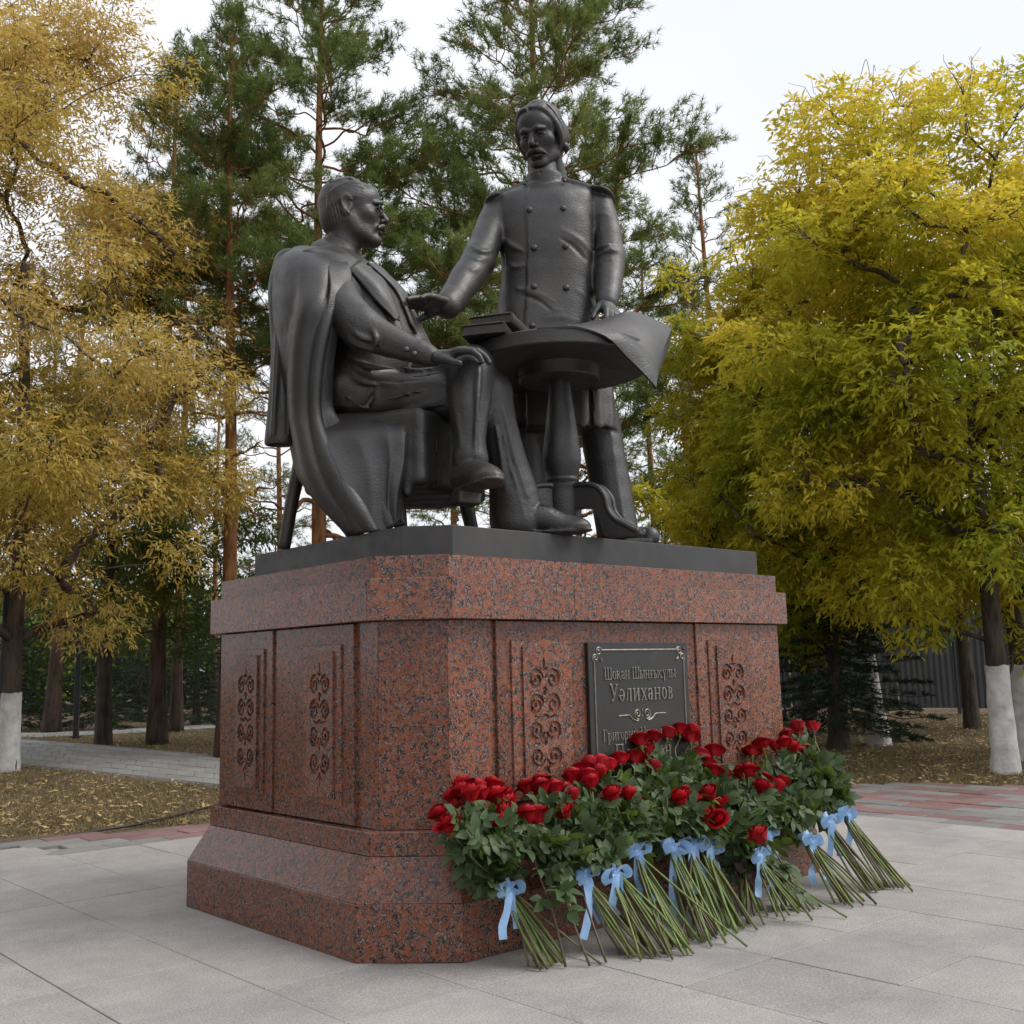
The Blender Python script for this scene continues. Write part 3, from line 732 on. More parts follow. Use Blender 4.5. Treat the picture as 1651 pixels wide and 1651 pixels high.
# ------------------------------------------------------------------ bronze figures, table, chair (built in the statue frame: x sideways, y away, z up)
def nrm(v): v = np.asarray(v, float); return v/np.linalg.norm(v)
def frame_fu(fwd, up=(0, 0, 1)):
    f = nrm(fwd); r = nrm(np.cross(f, up)); u = np.cross(r, f); return np.stack([r, f, u], 1)     # columns right, forward, up
def face_dir(yaw_deg, pitch_deg):
    """0 = towards the photographer, positive yaw turns towards +x, positive pitch looks up"""
    a, p = math.radians(yaw_deg), math.radians(pitch_deg)
    return np.array([math.sin(a)*math.cos(p), -math.cos(a)*math.cos(p), math.sin(p)])
def hand(V, wrist, fdir, dorsal, s, side, curls, spread=0.08, thumb=(0.75, 0.35), k=0.008):
    """palm and five separate fingers. side: +1 thumb towards cross(fdir, dorsal), -1 the other way"""
    f = nrm(fdir); d = nrm(np.asarray(dorsal, float)-f*(np.asarray(dorsal, float)@f)); l = np.cross(f, d)*side     # l points to the thumb side
    W = np.asarray(wrist, float)
    q = lambda a, b, c: W+s*(f*a+l*b+d*c)
    V.chain([q(-0.05, 0, 0), q(0.0, 0, 0), q(0.02, 0, 0.0)], [0.027*s, 0.026*s, 0.027*s], k, sq=(d, 0.8))
    for b0, b1, r in ((0.018, 0.031, 0.0145), (0.006, 0.010, 0.015), (-0.006, -0.011, 0.0145), (-0.018, -0.031, 0.0135)):
        V.cap(q(0.012, b0, 0), q(0.094, b1, 0), 0.017*s, r*s, 0.012*s, sq=(d, 0.85))
    V.ell(q(0.045, 0.024, -0.012), (0.03*s, 0.02*s, 0.017*s), np.stack([f, l, d], 1), 0.015*s)
    base = [(0.096, 0.032, 0.0112, (0.044, 0.026, 0.021)), (0.1, 0.011, 0.0115, (0.049, 0.03, 0.023)), (0.096, -0.011, 0.0111, (0.046, 0.028, 0.022)), (0.087, -0.031, 0.0098, (0.035, 0.021, 0.019))]
    for i, (a, b, r, ph) in enumerate(base):
        p = q(a-0.012, b, 0.002); sp = (1.5-i)*spread; dirn = nrm(f+l*sp); ang = 0.0; pts = [p, p+dirn*0.012*s]; rad = [r*s*1.08, r*s*1.08]
        c = curls[i] if isinstance(curls[i], (tuple, list)) else (curls[i],)*3
        for j in range(3):
            ang += c[j]; dd = dirn*math.cos(ang)-d*math.sin(ang); pts.append(pts[-1]+dd*ph[j]*s); rad.append(r*s*(1.0-0.1*(j+1)))
        V.chain(pts, rad, 0.004*s)
    t0 = q(0.018, 0.026, -0.006); t1 = q(0.05, 0.046, -0.016)
    td = nrm(f*math.cos(thumb[0])+l*math.sin(thumb[0])-d*thumb[1]); td2 = nrm(td+f*0.35)
    V.chain([t0, t1, t1+td*0.032*s, t1+td*0.032*s+td2*0.027*s], [0.017*s, 0.0135*s, 0.0115*s, 0.0095*s], 0.006*s)

def modelled(V, seed, amp=1.0):
    """uneven hand-modelled clay under the bronze: soft ripples, stronger where waves meet"""
    g = np.random.default_rng(seed); x, y, z = V.ax[0][:, None, None], V.ax[1][None, :, None], V.ax[2][None, None, :]
    w = np.zeros(V.F.shape, np.float32)
    for lam, a in ((.34, .0009), (.19, .0006), (.11, .0004)):
        for _ in range(2):
            d = g.normal(0, 1, 3); d /= np.linalg.norm(d); k = 2*np.pi/lam*d; ph = g.uniform(0, 6.28)
            w += (a*amp)*np.sin(k[0]*x+k[1]*y+k[2]*z+ph+1.5*np.sin(9*z+ph)*.6).astype(np.float32)
    V.F += w
def head(c, fwd, s, kind, h=0.0042, up=(0, 0, 1)):
    """bronze portrait head, life-size metres times s; returns a meshed volume"""
    A = frame_fu(fwd, up); c = np.asarray(c, float)
    V = Vol(c-np.array([0.16, 0.16, 0.26])*s, c+np.array([0.17, 0.17, 0.19])*s, h)
    q = lambda x, y, z: c+s*(A@np.array([x, y, z], float))
    E = lambda p, r, k=0.02, sign=1, rot=None: V.ell(q(*p), np.array(r)*s, A if rot is None else A@rot, k*s, sign)
    Ch = lambda P, r, k=0.012, sign=1, sq=None, dense=0: V.chain([q(*p) for p in P], np.asarray(r)*s, k*s, sq, sign, dense)
    # skull, face, jaw, neck
    E((0, -0.012, 0.045), (0.0735, 0.094, 0.078)); E((0, 0.022, 0.0), (0.066, 0.074, 0.09), 0.03); E((0, 0.035, -0.045), (0.054, 0.055, 0.068), 0.03)
    for sd in (-1, 1):
        Ch([(sd*0.058, -0.005, -0.045), (sd*0.05, 0.02, -0.082), (sd*0.018, 0.072, -0.105)], [0.017, 0.017, 0.017], 0.03)
        E((sd*0.047, 0.058, -0.022), (0.022, 0.022, 0.018), 0.025)          # cheekbone
        E((sd*0.062, 0.03, 0.035), (0.012, 0.03, 0.03), 0.02)               # temple
    E((0, 0.085, -0.104), (0.021, 0.017, 0.018), 0.02)                       # chin
    Ch([(0, -0.02, -0.06), (0, -0.036, -0.15), (0, -0.05, -0.24)], [0.057, 0.056, 0.062], 0.03)
    E((0, 0.068, 0.05), (0.055, 0.03, 0.042), 0.03)                          # forehead
    # brow, eyes
    for sd in (-1, 1):
        E((sd*0.033, 0.102, 0.002), (0.0205, 0.021, 0.0145), 0.008, -1)
        E((sd*0.031, 0.076, 0.001), (0.0145, 0.0135, 0.0125), 0.002)
        Ch([(sd*0.015, 0.0925, 0.0), (sd*0.03, 0.0955, 0.0085), (sd*0.047, 0.085, 0.001)], [0.003, 0.0036, 0.003], 0.003)     # upper lid
        Ch([(sd*0.017, 0.091, -0.004), (sd*0.031, 0.0925, -0.0095), (sd*0.046, 0.084, -0.003)], [0.0025, 0.003, 0.0025], 0.003)
        V.ell(q(sd*0.0305, 0.0935, 0.0), np.array([0.0042, 0.003, 0.0042])*s, A, 0.0, -1)
        Ch([(sd*0.010, 0.1, 0.019), (sd*0.03, 0.103, 0.0255), (sd*0.051, 0.083, 0.0185)], [0.0072, 0.0078, 0.003], 0.010)   # eyebrow
    # nose
    Ch([(0, 0.095, 0.017), (0, 0.108, -0.006), (0, 0.1195, -0.0275)], [0.0085, 0.0102, 0.0122], 0.009)
    for sd in (-1, 1):
        E((sd*0.0135, 0.103, -0.036), (0.0085, 0.011, 0.008), 0.006)
        E((sd*0.0065, 0.108, -0.045), (0.0035, 0.005, 0.004), 0.001, -1)
        Ch([(sd*0.021, 0.098, -0.034), (sd*0.033, 0.085, -0.06)], [0.0022, 0.0015], 0.006, -1)     # fold beside the mouth
    # mouth
    E((0, 0.082, -0.066), (0.032, 0.022, 0.024), 0.012)
    Ch([(-0.024, 0.092, -0.071), (0, 0.103, -0.0675), (0.024, 0.092, -0.071)], [0.0025, 0.003, 0.0025], 0.003, -1)
    Ch([(-0.02, 0.094, -0.0755), (0, 0.1025, -0.0765), (0.02, 0.094, -0.0755)], [0.0045, 0.0065, 0.0045], 0.005)
    Ch([(-0.012, 0.094, -0.088), (0.012, 0.094, -0.088)], [0.004, 0.004], 0.008, -1)
    # moustache
    sag = 0.018 if kind == 'standing' else 0.011
    for sd in (-1, 1):
        Ch([(sd*0.002, 0.1085, -0.053), (sd*0.016, 0.1075, -0.058), (sd*0.031, 0.097, -0.066), (sd*0.046, 0.086 if kind == 'standing' else 0.094, -0.064-sag)], [0.0085, 0.0105, 0.0078, 0.0022], 0.004, dense=4)
        for t in range(4):
            z0 = -0.05-0.004*t
            Ch([(sd*0.004, 0.119-0.001*t, z0), (sd*0.018, 0.117-0.001*t, z0-0.006), (sd*0.036, 0.102, z0-0.014)], [0.0011, 0.0013, 0.0008], 0.001, -1)
    # ears
    for sd in (-1, 1):
        rot = np.array(Matrix.Rotation(sd*0.35, 3, 'Z')@Matrix.Rotation(-0.2, 3, 'X'))
        E((sd*0.076, -0.012, -0.006), (0.011, 0.0215, 0.036), 0.004, 1, rot)
        E((sd*0.090, -0.008, -0.002), (0.010, 0.0125, 0.022), 0.003, -1, rot)
        Ch([(sd*0.081, 0.006, 0.014), (sd*0.087, -0.014, 0.029), (sd*0.091, -0.030, 0.014), (sd*0.086, -0.024, -0.018), (sd*0.079, -0.006, -0.034)], [0.0035, 0.0042, 0.004, 0.0038, 0.0055], 0.003, dense=3)
    # hair
    def hair(rad, cen, front_pts, low_pts, strandf, part):
        def fn(x, y, z):
            dx, dy, dz = x-c[0], y-c[1], z-c[2]
            u = [(A[0, i]*dx+A[1, i]*dy+A[2, i]*dz)/s for i in range(3)]
            k0 = np.sqrt(sum(((u[i]-cen[i])/rad[i])**2 for i in range(3))); d = (k0-1)*0.088
            a = np.abs(u[0]-part)
            fr = np.interp(u[2].ravel(), *zip(*front_pts)).reshape(u[2].shape)          # how far forward the hair grows, by height
            fr = fr+np.where(u[2] > 0.075, 0.9*np.clip(0.05-a, -0.03, 0.05)*(0.6 if kind == 'standing' else -0.55), 0)
            lo = np.interp(u[1].ravel(), *zip(*low_pts)).reshape(u[1].shape)
            return s*np.maximum(np.maximum(d+strandf(u), (u[1]-fr)*0.9), (lo-u[2])*0.9)
        V.op(fn, c-0.18*s, c+0.18*s, 0.004*s)
    def nape(cen, rad, ymax, zmin):
        def fn(x, y, z):
            dx, dy, dz = x-c[0], y-c[1], z-c[2]
            u = [(A[0, i]*dx+A[1, i]*dy+A[2, i]*dz)/s for i in range(3)]
            k0 = np.sqrt(sum(((u[i]-cen[i])/rad[i])**2 for i in range(3))); d = (k0-1)*0.07
            st_ = 0.0014*np.sin(150*np.arctan2(u[0], -u[1]-0.0)*0.35+3*np.sin(40*u[2]))
            return s*np.maximum(np.maximum(d+st_, (u[1]-ymax+0.25*u[2])*0.9), (zmin-u[2])*0.9)
        V.op(fn, c-0.18*s, c+0.18*s, 0.012*s)
    if kind == 'seated':
        hair((0.081, 0.104, 0.092), (0, -0.016, 0.038), [(-0.09, 0.0), (-0.02, 0.018), (0.02, 0.03), (0.05, 0.042), (0.08, 0.048), (0.13, 0.045)],
             [(-0.13, -0.09), (-0.04, -0.085), (-0.03, -0.0), (-0.022, 0.026), (0.006, 0.03), (0.012, -0.012), (0.03, -0.02), (0.04, 0.02)],
             lambda u: 0.0013*np.sin(112*(u[2]*0.8+0.5*u[1])+5*np.sin(20*u[1])), 0.008)
        nape((0, -0.041, -0.012), (0.0805, 0.072, 0.085), -0.024, -0.086)
        for sd in (-1, 1):
            for j, z0 in enumerate((0.020, 0.032, 0.045, 0.058, 0.071)):
                yv = 0.042+0.005*(j % 2)
                Ch([(sd*0.069, yv, z0+0.006), (sd*0.0775, 0.012, z0+0.009), (sd*0.0815, -0.03, z0-0.004), (sd*0.072, -0.078, z0-0.03)], [0.003, 0.0062, 0.0066, 0.003], 0.010, dense=3)
        for x in (-0.058, -0.044, -0.03, -0.012, 0.026, 0.042, 0.056):
            Ch([(x, 0.05-abs(x)*0.2, 0.104-abs(x)*0.35), (x*1.04, 0.0, 0.130-abs(x)*0.45), (x, -0.07, 0.104-abs(x)*0.2)], [0.002, 0.0035, 0.002], 0.008)
    else:
        hair((0.086, 0.107, 0.094), (0, -0.017, 0.040), [(-0.1, -0.005), (-0.04, 0.006), (0.0, 0.028), (0.04, 0.034), (0.075, 0.045), (0.13, 0.05)],
             [(-0.13, -0.09), (-0.05, -0.086), (-0.01, -0.058), (0.012, -0.04), (0.03, -0.012), (0.04, 0.01), (0.06, 0.03)],
             lambda u: 0.0014*np.sin(120*(np.abs(u[0])*0.8+0.4*u[1]+0.3*u[2])+4*np.sin(24*u[2])), 0.014)
        nape((0, -0.040, -0.026), (0.084, 0.070, 0.085), 0.004, -0.094)
        for sd in (-1, 1):
            for j in range(5):
                y0 = 0.048-0.018*j; z0 = 0.082+0.006*j
                Ch([(sd*(0.055+0.003*j), y0, z0), (sd*0.077, y0-0.010, 0.045), (sd*0.0855, y0-0.024, 0.005), (sd*0.084, y0-0.034, -0.035), (sd*0.073, y0-0.030, -0.066)], [0.006, 0.0105, 0.0125, 0.0125, 0.005], 0.0025, dense=4)
            Ch([(sd*0.010+0.006, 0.075, 0.104), (sd*0.044, 0.061, 0.092), (sd*0.0695, 0.043, 0.055), (sd*0.0755, 0.028, 0.022)], [0.007, 0.0125, 0.0125, 0.006], 0.003, dense=4)
            Ch([(sd*0.075, 0.028, 0.024), (sd*0.0805, 0.026, 0.004), (sd*0.079, 0.010, -0.014)], [0.006, 0.0075, 0.003], 0.005, dense=3)
            for j in range(3):                              # grooves combed from the parting down the sides
                y0 = 0.055-0.03*j
                Ch([(0.012+sd*0.006, y0, 0.128-0.02*max(y0, 0)), (sd*0.052, y0-0.006, 0.102), (sd*0.081, y0-0.02, 0.05), (sd*0.092, y0-0.03, 0.0)], [0.0012, 0.003, 0.003, 0.0022], 0.004, -1, dense=4)
            Ch([(sd*0.079, -0.012, -0.05), (sd*0.088, -0.022, -0.066), (sd*0.078, -0.03, -0.086)], [0.009, 0.012, 0.005], 0.004, dense=3)
        Ch([(0.012, 0.085, 0.104), (0.012, 0.05, 0.131), (0.010, -0.01, 0.137)], [0.001, 0.0028, 0.0012], 0.004, -1)
    return V.mesh()

def sheet(name, rows, parent, th=.022, n=9, m=9, wr=0.0, mat=None, seed=0):
    G0 = np.array([[loc(*p) if len(p) == 3 else np.array(p[:3]) for p in r] for r in rows])
    A = np.stack([catmull(G0[:, j], n) for j in range(G0.shape[1])], 1)
    B = np.stack([catmull(A[i], m) for i in range(A.shape[0])], 0)
    B[..., 2] = np.maximum(B[..., 2], Z7+.004)
    du = np.gradient(B, axis=0); dv = np.gradient(B, axis=1); nn = np.cross(du, dv); nn /= np.linalg.norm(nn, axis=-1, keepdims=True)+1e-9
    if wr:
        I, J = np.meshgrid(np.linspace(0, 1, B.shape[0]), np.linspace(0, 1, B.shape[1]), indexing='ij')
        w = wr*((1-2*np.abs(np.sin(J*15+1.2*np.sin(I*4+seed)+seed)))*.75+np.sin(J*9-I*4+seed*2)*.5)*np.clip(I*3, .15, 1)
        B = B+nn*w[..., None]
    a, b = B.shape[:2]; V0 = (B+nn*th/2).reshape(-1, 3); V1 = (B-nn*th/2).reshape(-1, 3); k = a*b
    i = np.arange(a-1)[:, None]*b; j = np.arange(b-1)[None, :]; F = np.stack([i+j, i+b+j, i+b+j+1, i+j+1], -1).reshape(-1, 4)
    rim = np.concatenate([np.arange(a)*b, (a-1)*b+np.arange(1, b), np.arange(a-2, -1, -1)*b+b-1, np.arange(b-2, 0, -1)]); r2 = np.roll(rim, -1)
    F = np.vstack([F, F[:, ::-1]+k, np.stack([rim, rim+k, r2+k, r2], 1)])
    V0[:, 2] = np.maximum(V0[:, 2], Z7+.002); V1[:, 2] = np.maximum(V1[:, 2], Z7+.002)
    return obj_world(name, to_world(np.vstack([V0, V1])), F, mat or M['bronze'], parent, True)
# =========================================================== standing officer
SY = 5.62
st_root = empty("standing_man_statue", to_world(np.array([loc(900, 860, SY)[0], SY, Z7])), -YAW)
tag(st_root, "bronze statue of a standing moustached man in a double-breasted uniform coat with epaulettes", "statue")
def st_row(y, xl, xr, ry, dY=0.0):
    p = loc((xl+xr)/2, y, SY); return (p[2], p[0], SY+dY, (xr-xl)/2*pxm(y, SY), ry, 0.0)
rows = [st_row(*r) for r in ((295, 852, 908, .075, .02), (303, 838, 924, .10, .015), (314, 812, 952, .125, .01), (328, 801, 958, .15), (360, 801, 957, .175), (400, 806, 956, .178, -.005), (440, 808, 957, .17, -.005), (474, 804, 959, .172), (513, 800, 963, .185), (560, 797, 973, .198), (617, 796, 985, .208), (691, 797, 995, .215))]
SV = Vol((-0.55, 5.02, Z7-0.01), (0.78, 6.05, 3.95), 0.0085)
SV.loft(rows, 2.5, 0.02)
RS = np.array(sorted(rows)); RD = catmull(RS, 8); RD = RD[np.argsort(RD[:, 0])]
def st_front(px, py, off=0.0):
    """point on the coat's front under a pixel"""
    Y = SY-0.18
    for _ in range(6):
        p = loc(px, py, Y); g = [np.interp(p[2], RD[:, 0], RD[:, i]) for i in range(1, 5)]
        u = min(abs((p[0]-g[0])/g[2]), 0.99); Y = g[1]-g[3]*(1-u**2.5)**(1/2.5)
    return loc(px, py, Y-off)
# double-breasted front: a second layer from the closing edge to his left
ez = [(loc(848, y, SY-.17)[2], loc(x, y, SY-.17)[0]) for y, x in ((296, 852), (338, 846), (399, 850), (462, 849), (530, 846), (690, 849))]
ez = np.array(sorted(ez))
def over(x, y, z):
    z1 = z.ravel(); g = [np.interp(z1, RD[:, 0], RD[:, i])[None, None, :] for i in range(1, 5)]
    u = (x-g[0])/(g[2]+0.002); w = (y-g[1])/(g[3]+0.011)
    d = ((np.abs(u)**2.5+np.abs(w)**2.5+1e-9)**(1/2.5)-1)*np.minimum(g[2], g[3])
    xe = np.interp(z1, ez[:, 0], ez[:, 1])[None, None, :]
    zt, zb = ez[-1, 0], ez[0, 0]
    return np.maximum(np.maximum(d, xe-x), np.maximum(y-(SY-0.02), np.maximum(z-zt, zb-z)))
SV.op(over, [-0.4, 5.2, ez[0, 0]], [0.6, 5.9, ez[-1, 0]], 0.004)
# arms
def L(*a): return loc(*a)
SV.chain([L(806, 338, 5.63), L(791, 372, 5.58), L(772, 420, 5.46)], [.088, .09, .084], .02)
SV.chain([L(772, 420, 5.46), L(752, 449, 5.36), L(727, 486, 5.22)], [.086, .086, .070], .03)
SV.chain([L(966, 335, 5.63), L(977, 372, 5.62), L(983, 418, 5.58)], [.083, .082, .083], .02)
SV.chain([L(983, 418, 5.58), L(982, 446, 5.52), L(979, 484, 5.42)], [.085, .078, .060], .03)
# cuffs
a, b = L(729, 483, 5.225), L(722, 492, 5.195); SV.cap(a, b, .072, .070, .004)
a, b = L(979, 480, 5.425), L(978.5, 487, 5.41); SV.cap(a, b, .062, .058, .004)
# sleeve folds at shoulder and elbow
for P, r in (([(760, 398, 5.39), (775, 407, 5.36), (793, 404, 5.41)], .012), ([(752, 412, 5.37), (768, 421, 5.335), (786, 416, 5.39)], .014), ([(745, 428, 5.31), (760, 437, 5.285), (775, 430, 5.35)], .011),
             ([(783, 352, 5.56), (795, 362, 5.53), (806, 352, 5.56)], .010), ([(780, 366, 5.53), (792, 378, 5.50), (803, 372, 5.53)], .009),
             ([(962, 402, 5.52), (980, 396, 5.49), (1000, 399, 5.55)], .012), ([(962, 412, 5.51), (985, 404, 5.485), (1004, 411, 5.54)], .013), ([(964, 424, 5.49), (984, 419, 5.475), (1004, 420, 5.54)], .010), ([(963, 440, 5.46), (980, 435, 5.45), (998, 437, 5.49)], .008),
             ([(962, 352, 5.56), (972, 345, 5.55), (984, 350, 5.56)], .009)):
    SV.chain([L(*p) for p in P], [r*.4, r*1.25, r*.4], .010, dense=3)
# creases pulling at the waist and from the armpits
for P, r in (([(835, 466), (862, 472), (892, 487)], .009), ([(858, 476), (880, 495), (905, 503)], .008), ([(905, 372), (930, 385), (950, 405)], .009), ([(812, 385), (828, 398), (842, 404)], .008), ([(815, 425), (830, 431), (845, 428)], .007), ([(930, 470), (945, 480), (957, 500)], .008), ([(880, 515), (905, 512), (932, 520)], .007)):
    SV.chain([st_front(*p, 0.0) for p in P], [r*.4, r, r*.3], .02, dense=3)
for P, r in (([(838, 475), (865, 483), (888, 499)], .007), ([(904, 384), (926, 398), (944, 418)], .007), ([(804, 372), (808, 400), (812, 430)], .012), ([(953, 350), (956, 390), (957, 450)], .010)):
    SV.chain([st_front(*p, 0.010) for p in P], [r*.2, r, r*.2], .016, sign=-1, dense=3)
# skirt: back and side pleats
for px_ in (812, 935, 962, 980):
    SV.chain([st_front(px_, 560), st_front(px_+2, 620), st_front(px_+4, 688)], [.003, .006, .009], .03)
SV.chain([L(985, 700, 5.515), L(994, 770, 5.50), L(1006, 840, 5.475)], [.004, .006, .005], .006, dense=3)
SV.chain([st_front(948, 560, -.004), st_front(950, 620, -.004), st_front(952, 688, -.002)], [.004, .010, .012], .012, sign=-1)
# legs and boots
zf = Z7
lg = L(966, 685, 5.62); SV.chain([lg, L(978, 750, 5.60), np.array([L(996, 850, 5.58)[0], 5.58, zf+.075])], [.112, .108, .112], .02)
rg = L(846, 685, 5.66); SV.chain([rg, L(852, 760, 5.66), np.array([L(858, 850, 5.66)[0], 5.66, zf+.10])], [.112, .108, .112], .02)
for bx, by, dx in ((L(998, 850, 5.58)[0], 5.58, 0.10), (L(858, 850, 5.66)[0], 5.66, -0.06)):
    SV.chain([[bx, by+.03, zf+.065], [bx+dx*.6, by-.13, zf+.055], [bx+dx*1.25, by-.29, zf+.042]], [.075, .062, .048], .03)
    SV.box([bx+dx*.6, by-.12, zf+.014], [.07, .22, .016], None, .01, .006)
# epaulettes
for (x0, y0, x1, y1, sg) in ((848, 301, 783, 330, -1), (908, 295, 986, 318, 1)):
    p0, p1 = L(x0, y0, SY+.0), L(x1, y1, SY+.0); d = nrm(p1-p0); n = nrm(np.cross(d, [0, 1, 0])*-sg); n = n if n[2] > 0 else -n; w = np.cross(n, d)
    R3 = np.stack([d, w, n], 1); ln_ = np.linalg.norm(p1-p0)
    SV.box(p0+d*ln_*.45-n*.002, [ln_*.5, .06, .016], R3, .012, .006)
    SV.ell(p0+d*ln_*.80-n*.004, [ln_*.26, .105, .020], R3, .006)
    SV.chain([p0+d*ln_*.62+w*.07-n*.004, p0+d*ln_*.62-w*.075-n*.004], [.012, .012], .004)
# standing collar
cz = [L(879, y, SY)[2] for y in (309, 284)]
SV.loft([(cz[0]-.02, L(879, 297, SY)[0], SY+.005, .112, .108, 0), (cz[0], L(879, 297, SY)[0], SY+.005, .108, .102, 0), (cz[1], L(877, 271, SY)[0], SY-.012, .099, .095, 0)], 2.0, .006)
SV.chain([L(872, 290, SY-.10), L(870, 275, SY-.115)], [.003, .019], .002, sign=-1)
SV.cap(L(876, 284, SY-.008)-np.array([0, 0, .012]), L(876, 262, SY-.01)+np.array([0, 0, .03]), .084, .086, 0.0, sign=-1)
SV.cap(L(879, 300, SY+.0), L(874, 268, SY-.0), .080, .080, .002)
# hands (finer grid)
HV = Vol(L(632, 530, 5.1)-np.array([0, .36, .02]), L(750, 430, 5.2)+np.array([0, .22, .02]), 0.0042)
hand(HV, L(720, 492, 5.19), L(657, 482, 4.99)-L(720, 492, 5.19), (-0.12, 0.25, 1), 1.55, 1, [(-.05, .12, .1), (-.02, .1, .1), (.05, .14, .1), (.12, .2, .12)], .10, (0.75, 0.30))
H2 = Vol(L(945, 560, 5.4)-np.array([0, .32, .02]), L(1035, 460, 5.4)+np.array([0, .2, .02]), 0.0042)
hand(H2, L(979, 490, 5.405), L(1000, 527, 5.20)-L(979, 490, 5.405), (0.45, -0.35, 0.65), 1.38, 1, [(.25, .35, .25), (.45, .55, .4), (.55, .65, .45), (.6, .7, .5)], .06, (0.35, 0.75))
hd = head(L(872, 218, SY-.04), face_dir(-25, -26), 1.40, 'standing')
modelled(SV, 1); v, f = join_nets([SV.mesh(), HV.mesh(), H2.mesh(), hd])
obj_world("body", to_world(v), f, M['bronze'], st_root, True)
bl = bmesh.new(); bmesh.ops.create_icosphere(bl, subdivisions=2, radius=1.0); bv_ = np.array([q.co[:] for q in bl.verts]); bf_ = [[q.index for q in p.verts] for p in bl.faces]; bl.free()
def stud(name, p, d, r, th, parent, mat=None):
    A = frame_fu(d, (0.1, 0.2, 1)); v = (bv_*np.array([r, th, r]))@A.T+p
    return obj_world(name, to_world(v), bf_, mat or M['bronze'], parent, True)
for x, y, r in ((853, 338, .0165), (908, 336, .0165), (861, 399, .0165), (912, 397, .0165), (861, 462, .0165), (913, 464, .0165), (858, 525, .0155), (915, 527, .0155)):
    p = st_front(x, y, .013); stud("button", p, (0, -1, 0.05), r*1.12, .013, st_root)
for x, y in ((846, 296), (910, 291)): stud("button", L(x, y, SY-.10), (0, -.8, .6), .012, .009, st_root)

# =========================================================== seated man
QY = 5.08
se_root = empty("seated_man_statue", to_world(np.array([loc(620, 860, QY)[0], QY, Z7])), -YAW)
tag(se_root, "bronze statue of a seated man with glasses and crossed legs, coat draped over his shoulders", "statue")
ang = math.radians(-22)
def se_row(y, cx, ru, rw, dY=0.0):
    p = loc(cx, y, QY+dY); return (p[2], p[0], QY+dY, ru, rw, ang)
srows = [se_row(*r) for r in ((412, 553, .085, .12), (424, 553, .12, .20), (438, 560, .145, .265), (463, 574, .175, .29), (484, 587, .19, .29), (513, 600, .198, .275), (554, 610, .205, .265), (600, 603, .215, .27), (640, 590, .22, .275), (676, 585, .22, .27))]
QV = Vol((-1.2, 4.25, Z7-.01), (0.50, 5.62, 3.32), 0.0085)
QV.loft(srows, 2.2, .02)
SR = catmull(np.array(sorted(srows)), 8); SR = SR[np.argsort(SR[:, 0])]
def se_front(px, py, off=0.0, p=2.2):
    """point of the seated torso's surface under a pixel"""
    ca, sa = math.cos(ang), math.sin(ang); lo, hi = QY-.6, QY+.05
    g = None
    Ys = np.linspace(lo, hi, 160); best = None
    for Y in Ys:
        q = loc(px, py, Y); g = [np.interp(q[2], SR[:, 0], SR[:, i]) for i in range(1, 5)]
        u = ((q[0]-g[0])*ca+(q[1]-g[1])*sa)/g[2]; w = (-(q[0]-g[0])*sa+(q[1]-g[1])*ca)/g[3]
        if abs(u)**p+abs(w)**p < 1: best = Y; break
    return loc(px, py, (best if best is not None else QY-.18)-off)
# shoulders under the coat, near arm along the body with the hand on the knee
QV.ell(L(545, 440, 5.08), (.10, .30, .075), np.array(Matrix.Rotation(math.radians(-22), 3, 'Z')), .04)
QV.chain([L(541, 455, 4.88), L(553, 500, 4.74), L(583, 530, 4.68)], [.098, .104, .094], .03)
QV.chain([L(583, 530, 4.68), L(630, 551, 4.645), L(684, 571, 4.62)], [.092, .070, .0505], .03)
QV.cap(L(677, 568, 4.622), L(689, 573, 4.618), .056, .052, .003)
QV.cap(L(690, 573, 4.618), L(698, 576, 4.616), .046, .043, .002)
QV.chain([L(600, 452, 5.34), L(634, 484, 5.28), L(650, 516, 5.22), L(674, 560, 5.08), L(700, 592, 4.95)], [.085, .078, .072, .062, .05], .03)   # far arm
# lapels, waistcoat and tie
QV.chain([se_front(600, 436, .0), se_front(622, 470, .0), se_front(637, 500, .0), se_front(649, 536, .0)], [.004, .007, .008, .006], .006, dense=3)
QV.chain([se_front(583, 434, -.003), se_front(602, 470, -.003), se_front(622, 505, -.003), se_front(640, 535, -.003)], [.004, .007, .007, .003], .006, sign=-1, dense=3)
stud_pts = [se_front(x, y, .002) for x, y in ((620, 461), (629, 479), (637, 497), (643, 515))]
QV.ell(se_front(583, 424, .010), (.020, .018, .014), None, .006); QV.chain([se_front(580, 426, .008), se_front(596, 434, .010), se_front(606, 447, .006)], [.012, .014, .005], .006)
QV.chain([L(512, 400, 5.12), L(522, 398, 5.00), L(540, 404, 4.93), L(560, 416, 4.90), L(582, 428, 4.89)], [.036, .036, .030, .024, .012], .012, dense=4)   # collar
QV.chain([L(540, 430, 5.06), L(549, 405, 5.05)], [.13, .092], .03)
# sleeve folds
for P, r in (([(566, 490, 4.655), (580, 508, 4.62), (600, 518, 4.60)], .010), ([(560, 525, 4.60), (585, 545, 4.59), (612, 548, 4.60)], .011), ([(596, 522, 4.60), (606, 545, 4.575), (604, 566, 4.60)], .009), ([(553, 540, 4.66), (572, 553, 4.63), (600, 566, 4.63)], .010)):
    QV.chain([L(*p) for p in P], [r*.3, r*1.25, r*.3], .011, dense=3)
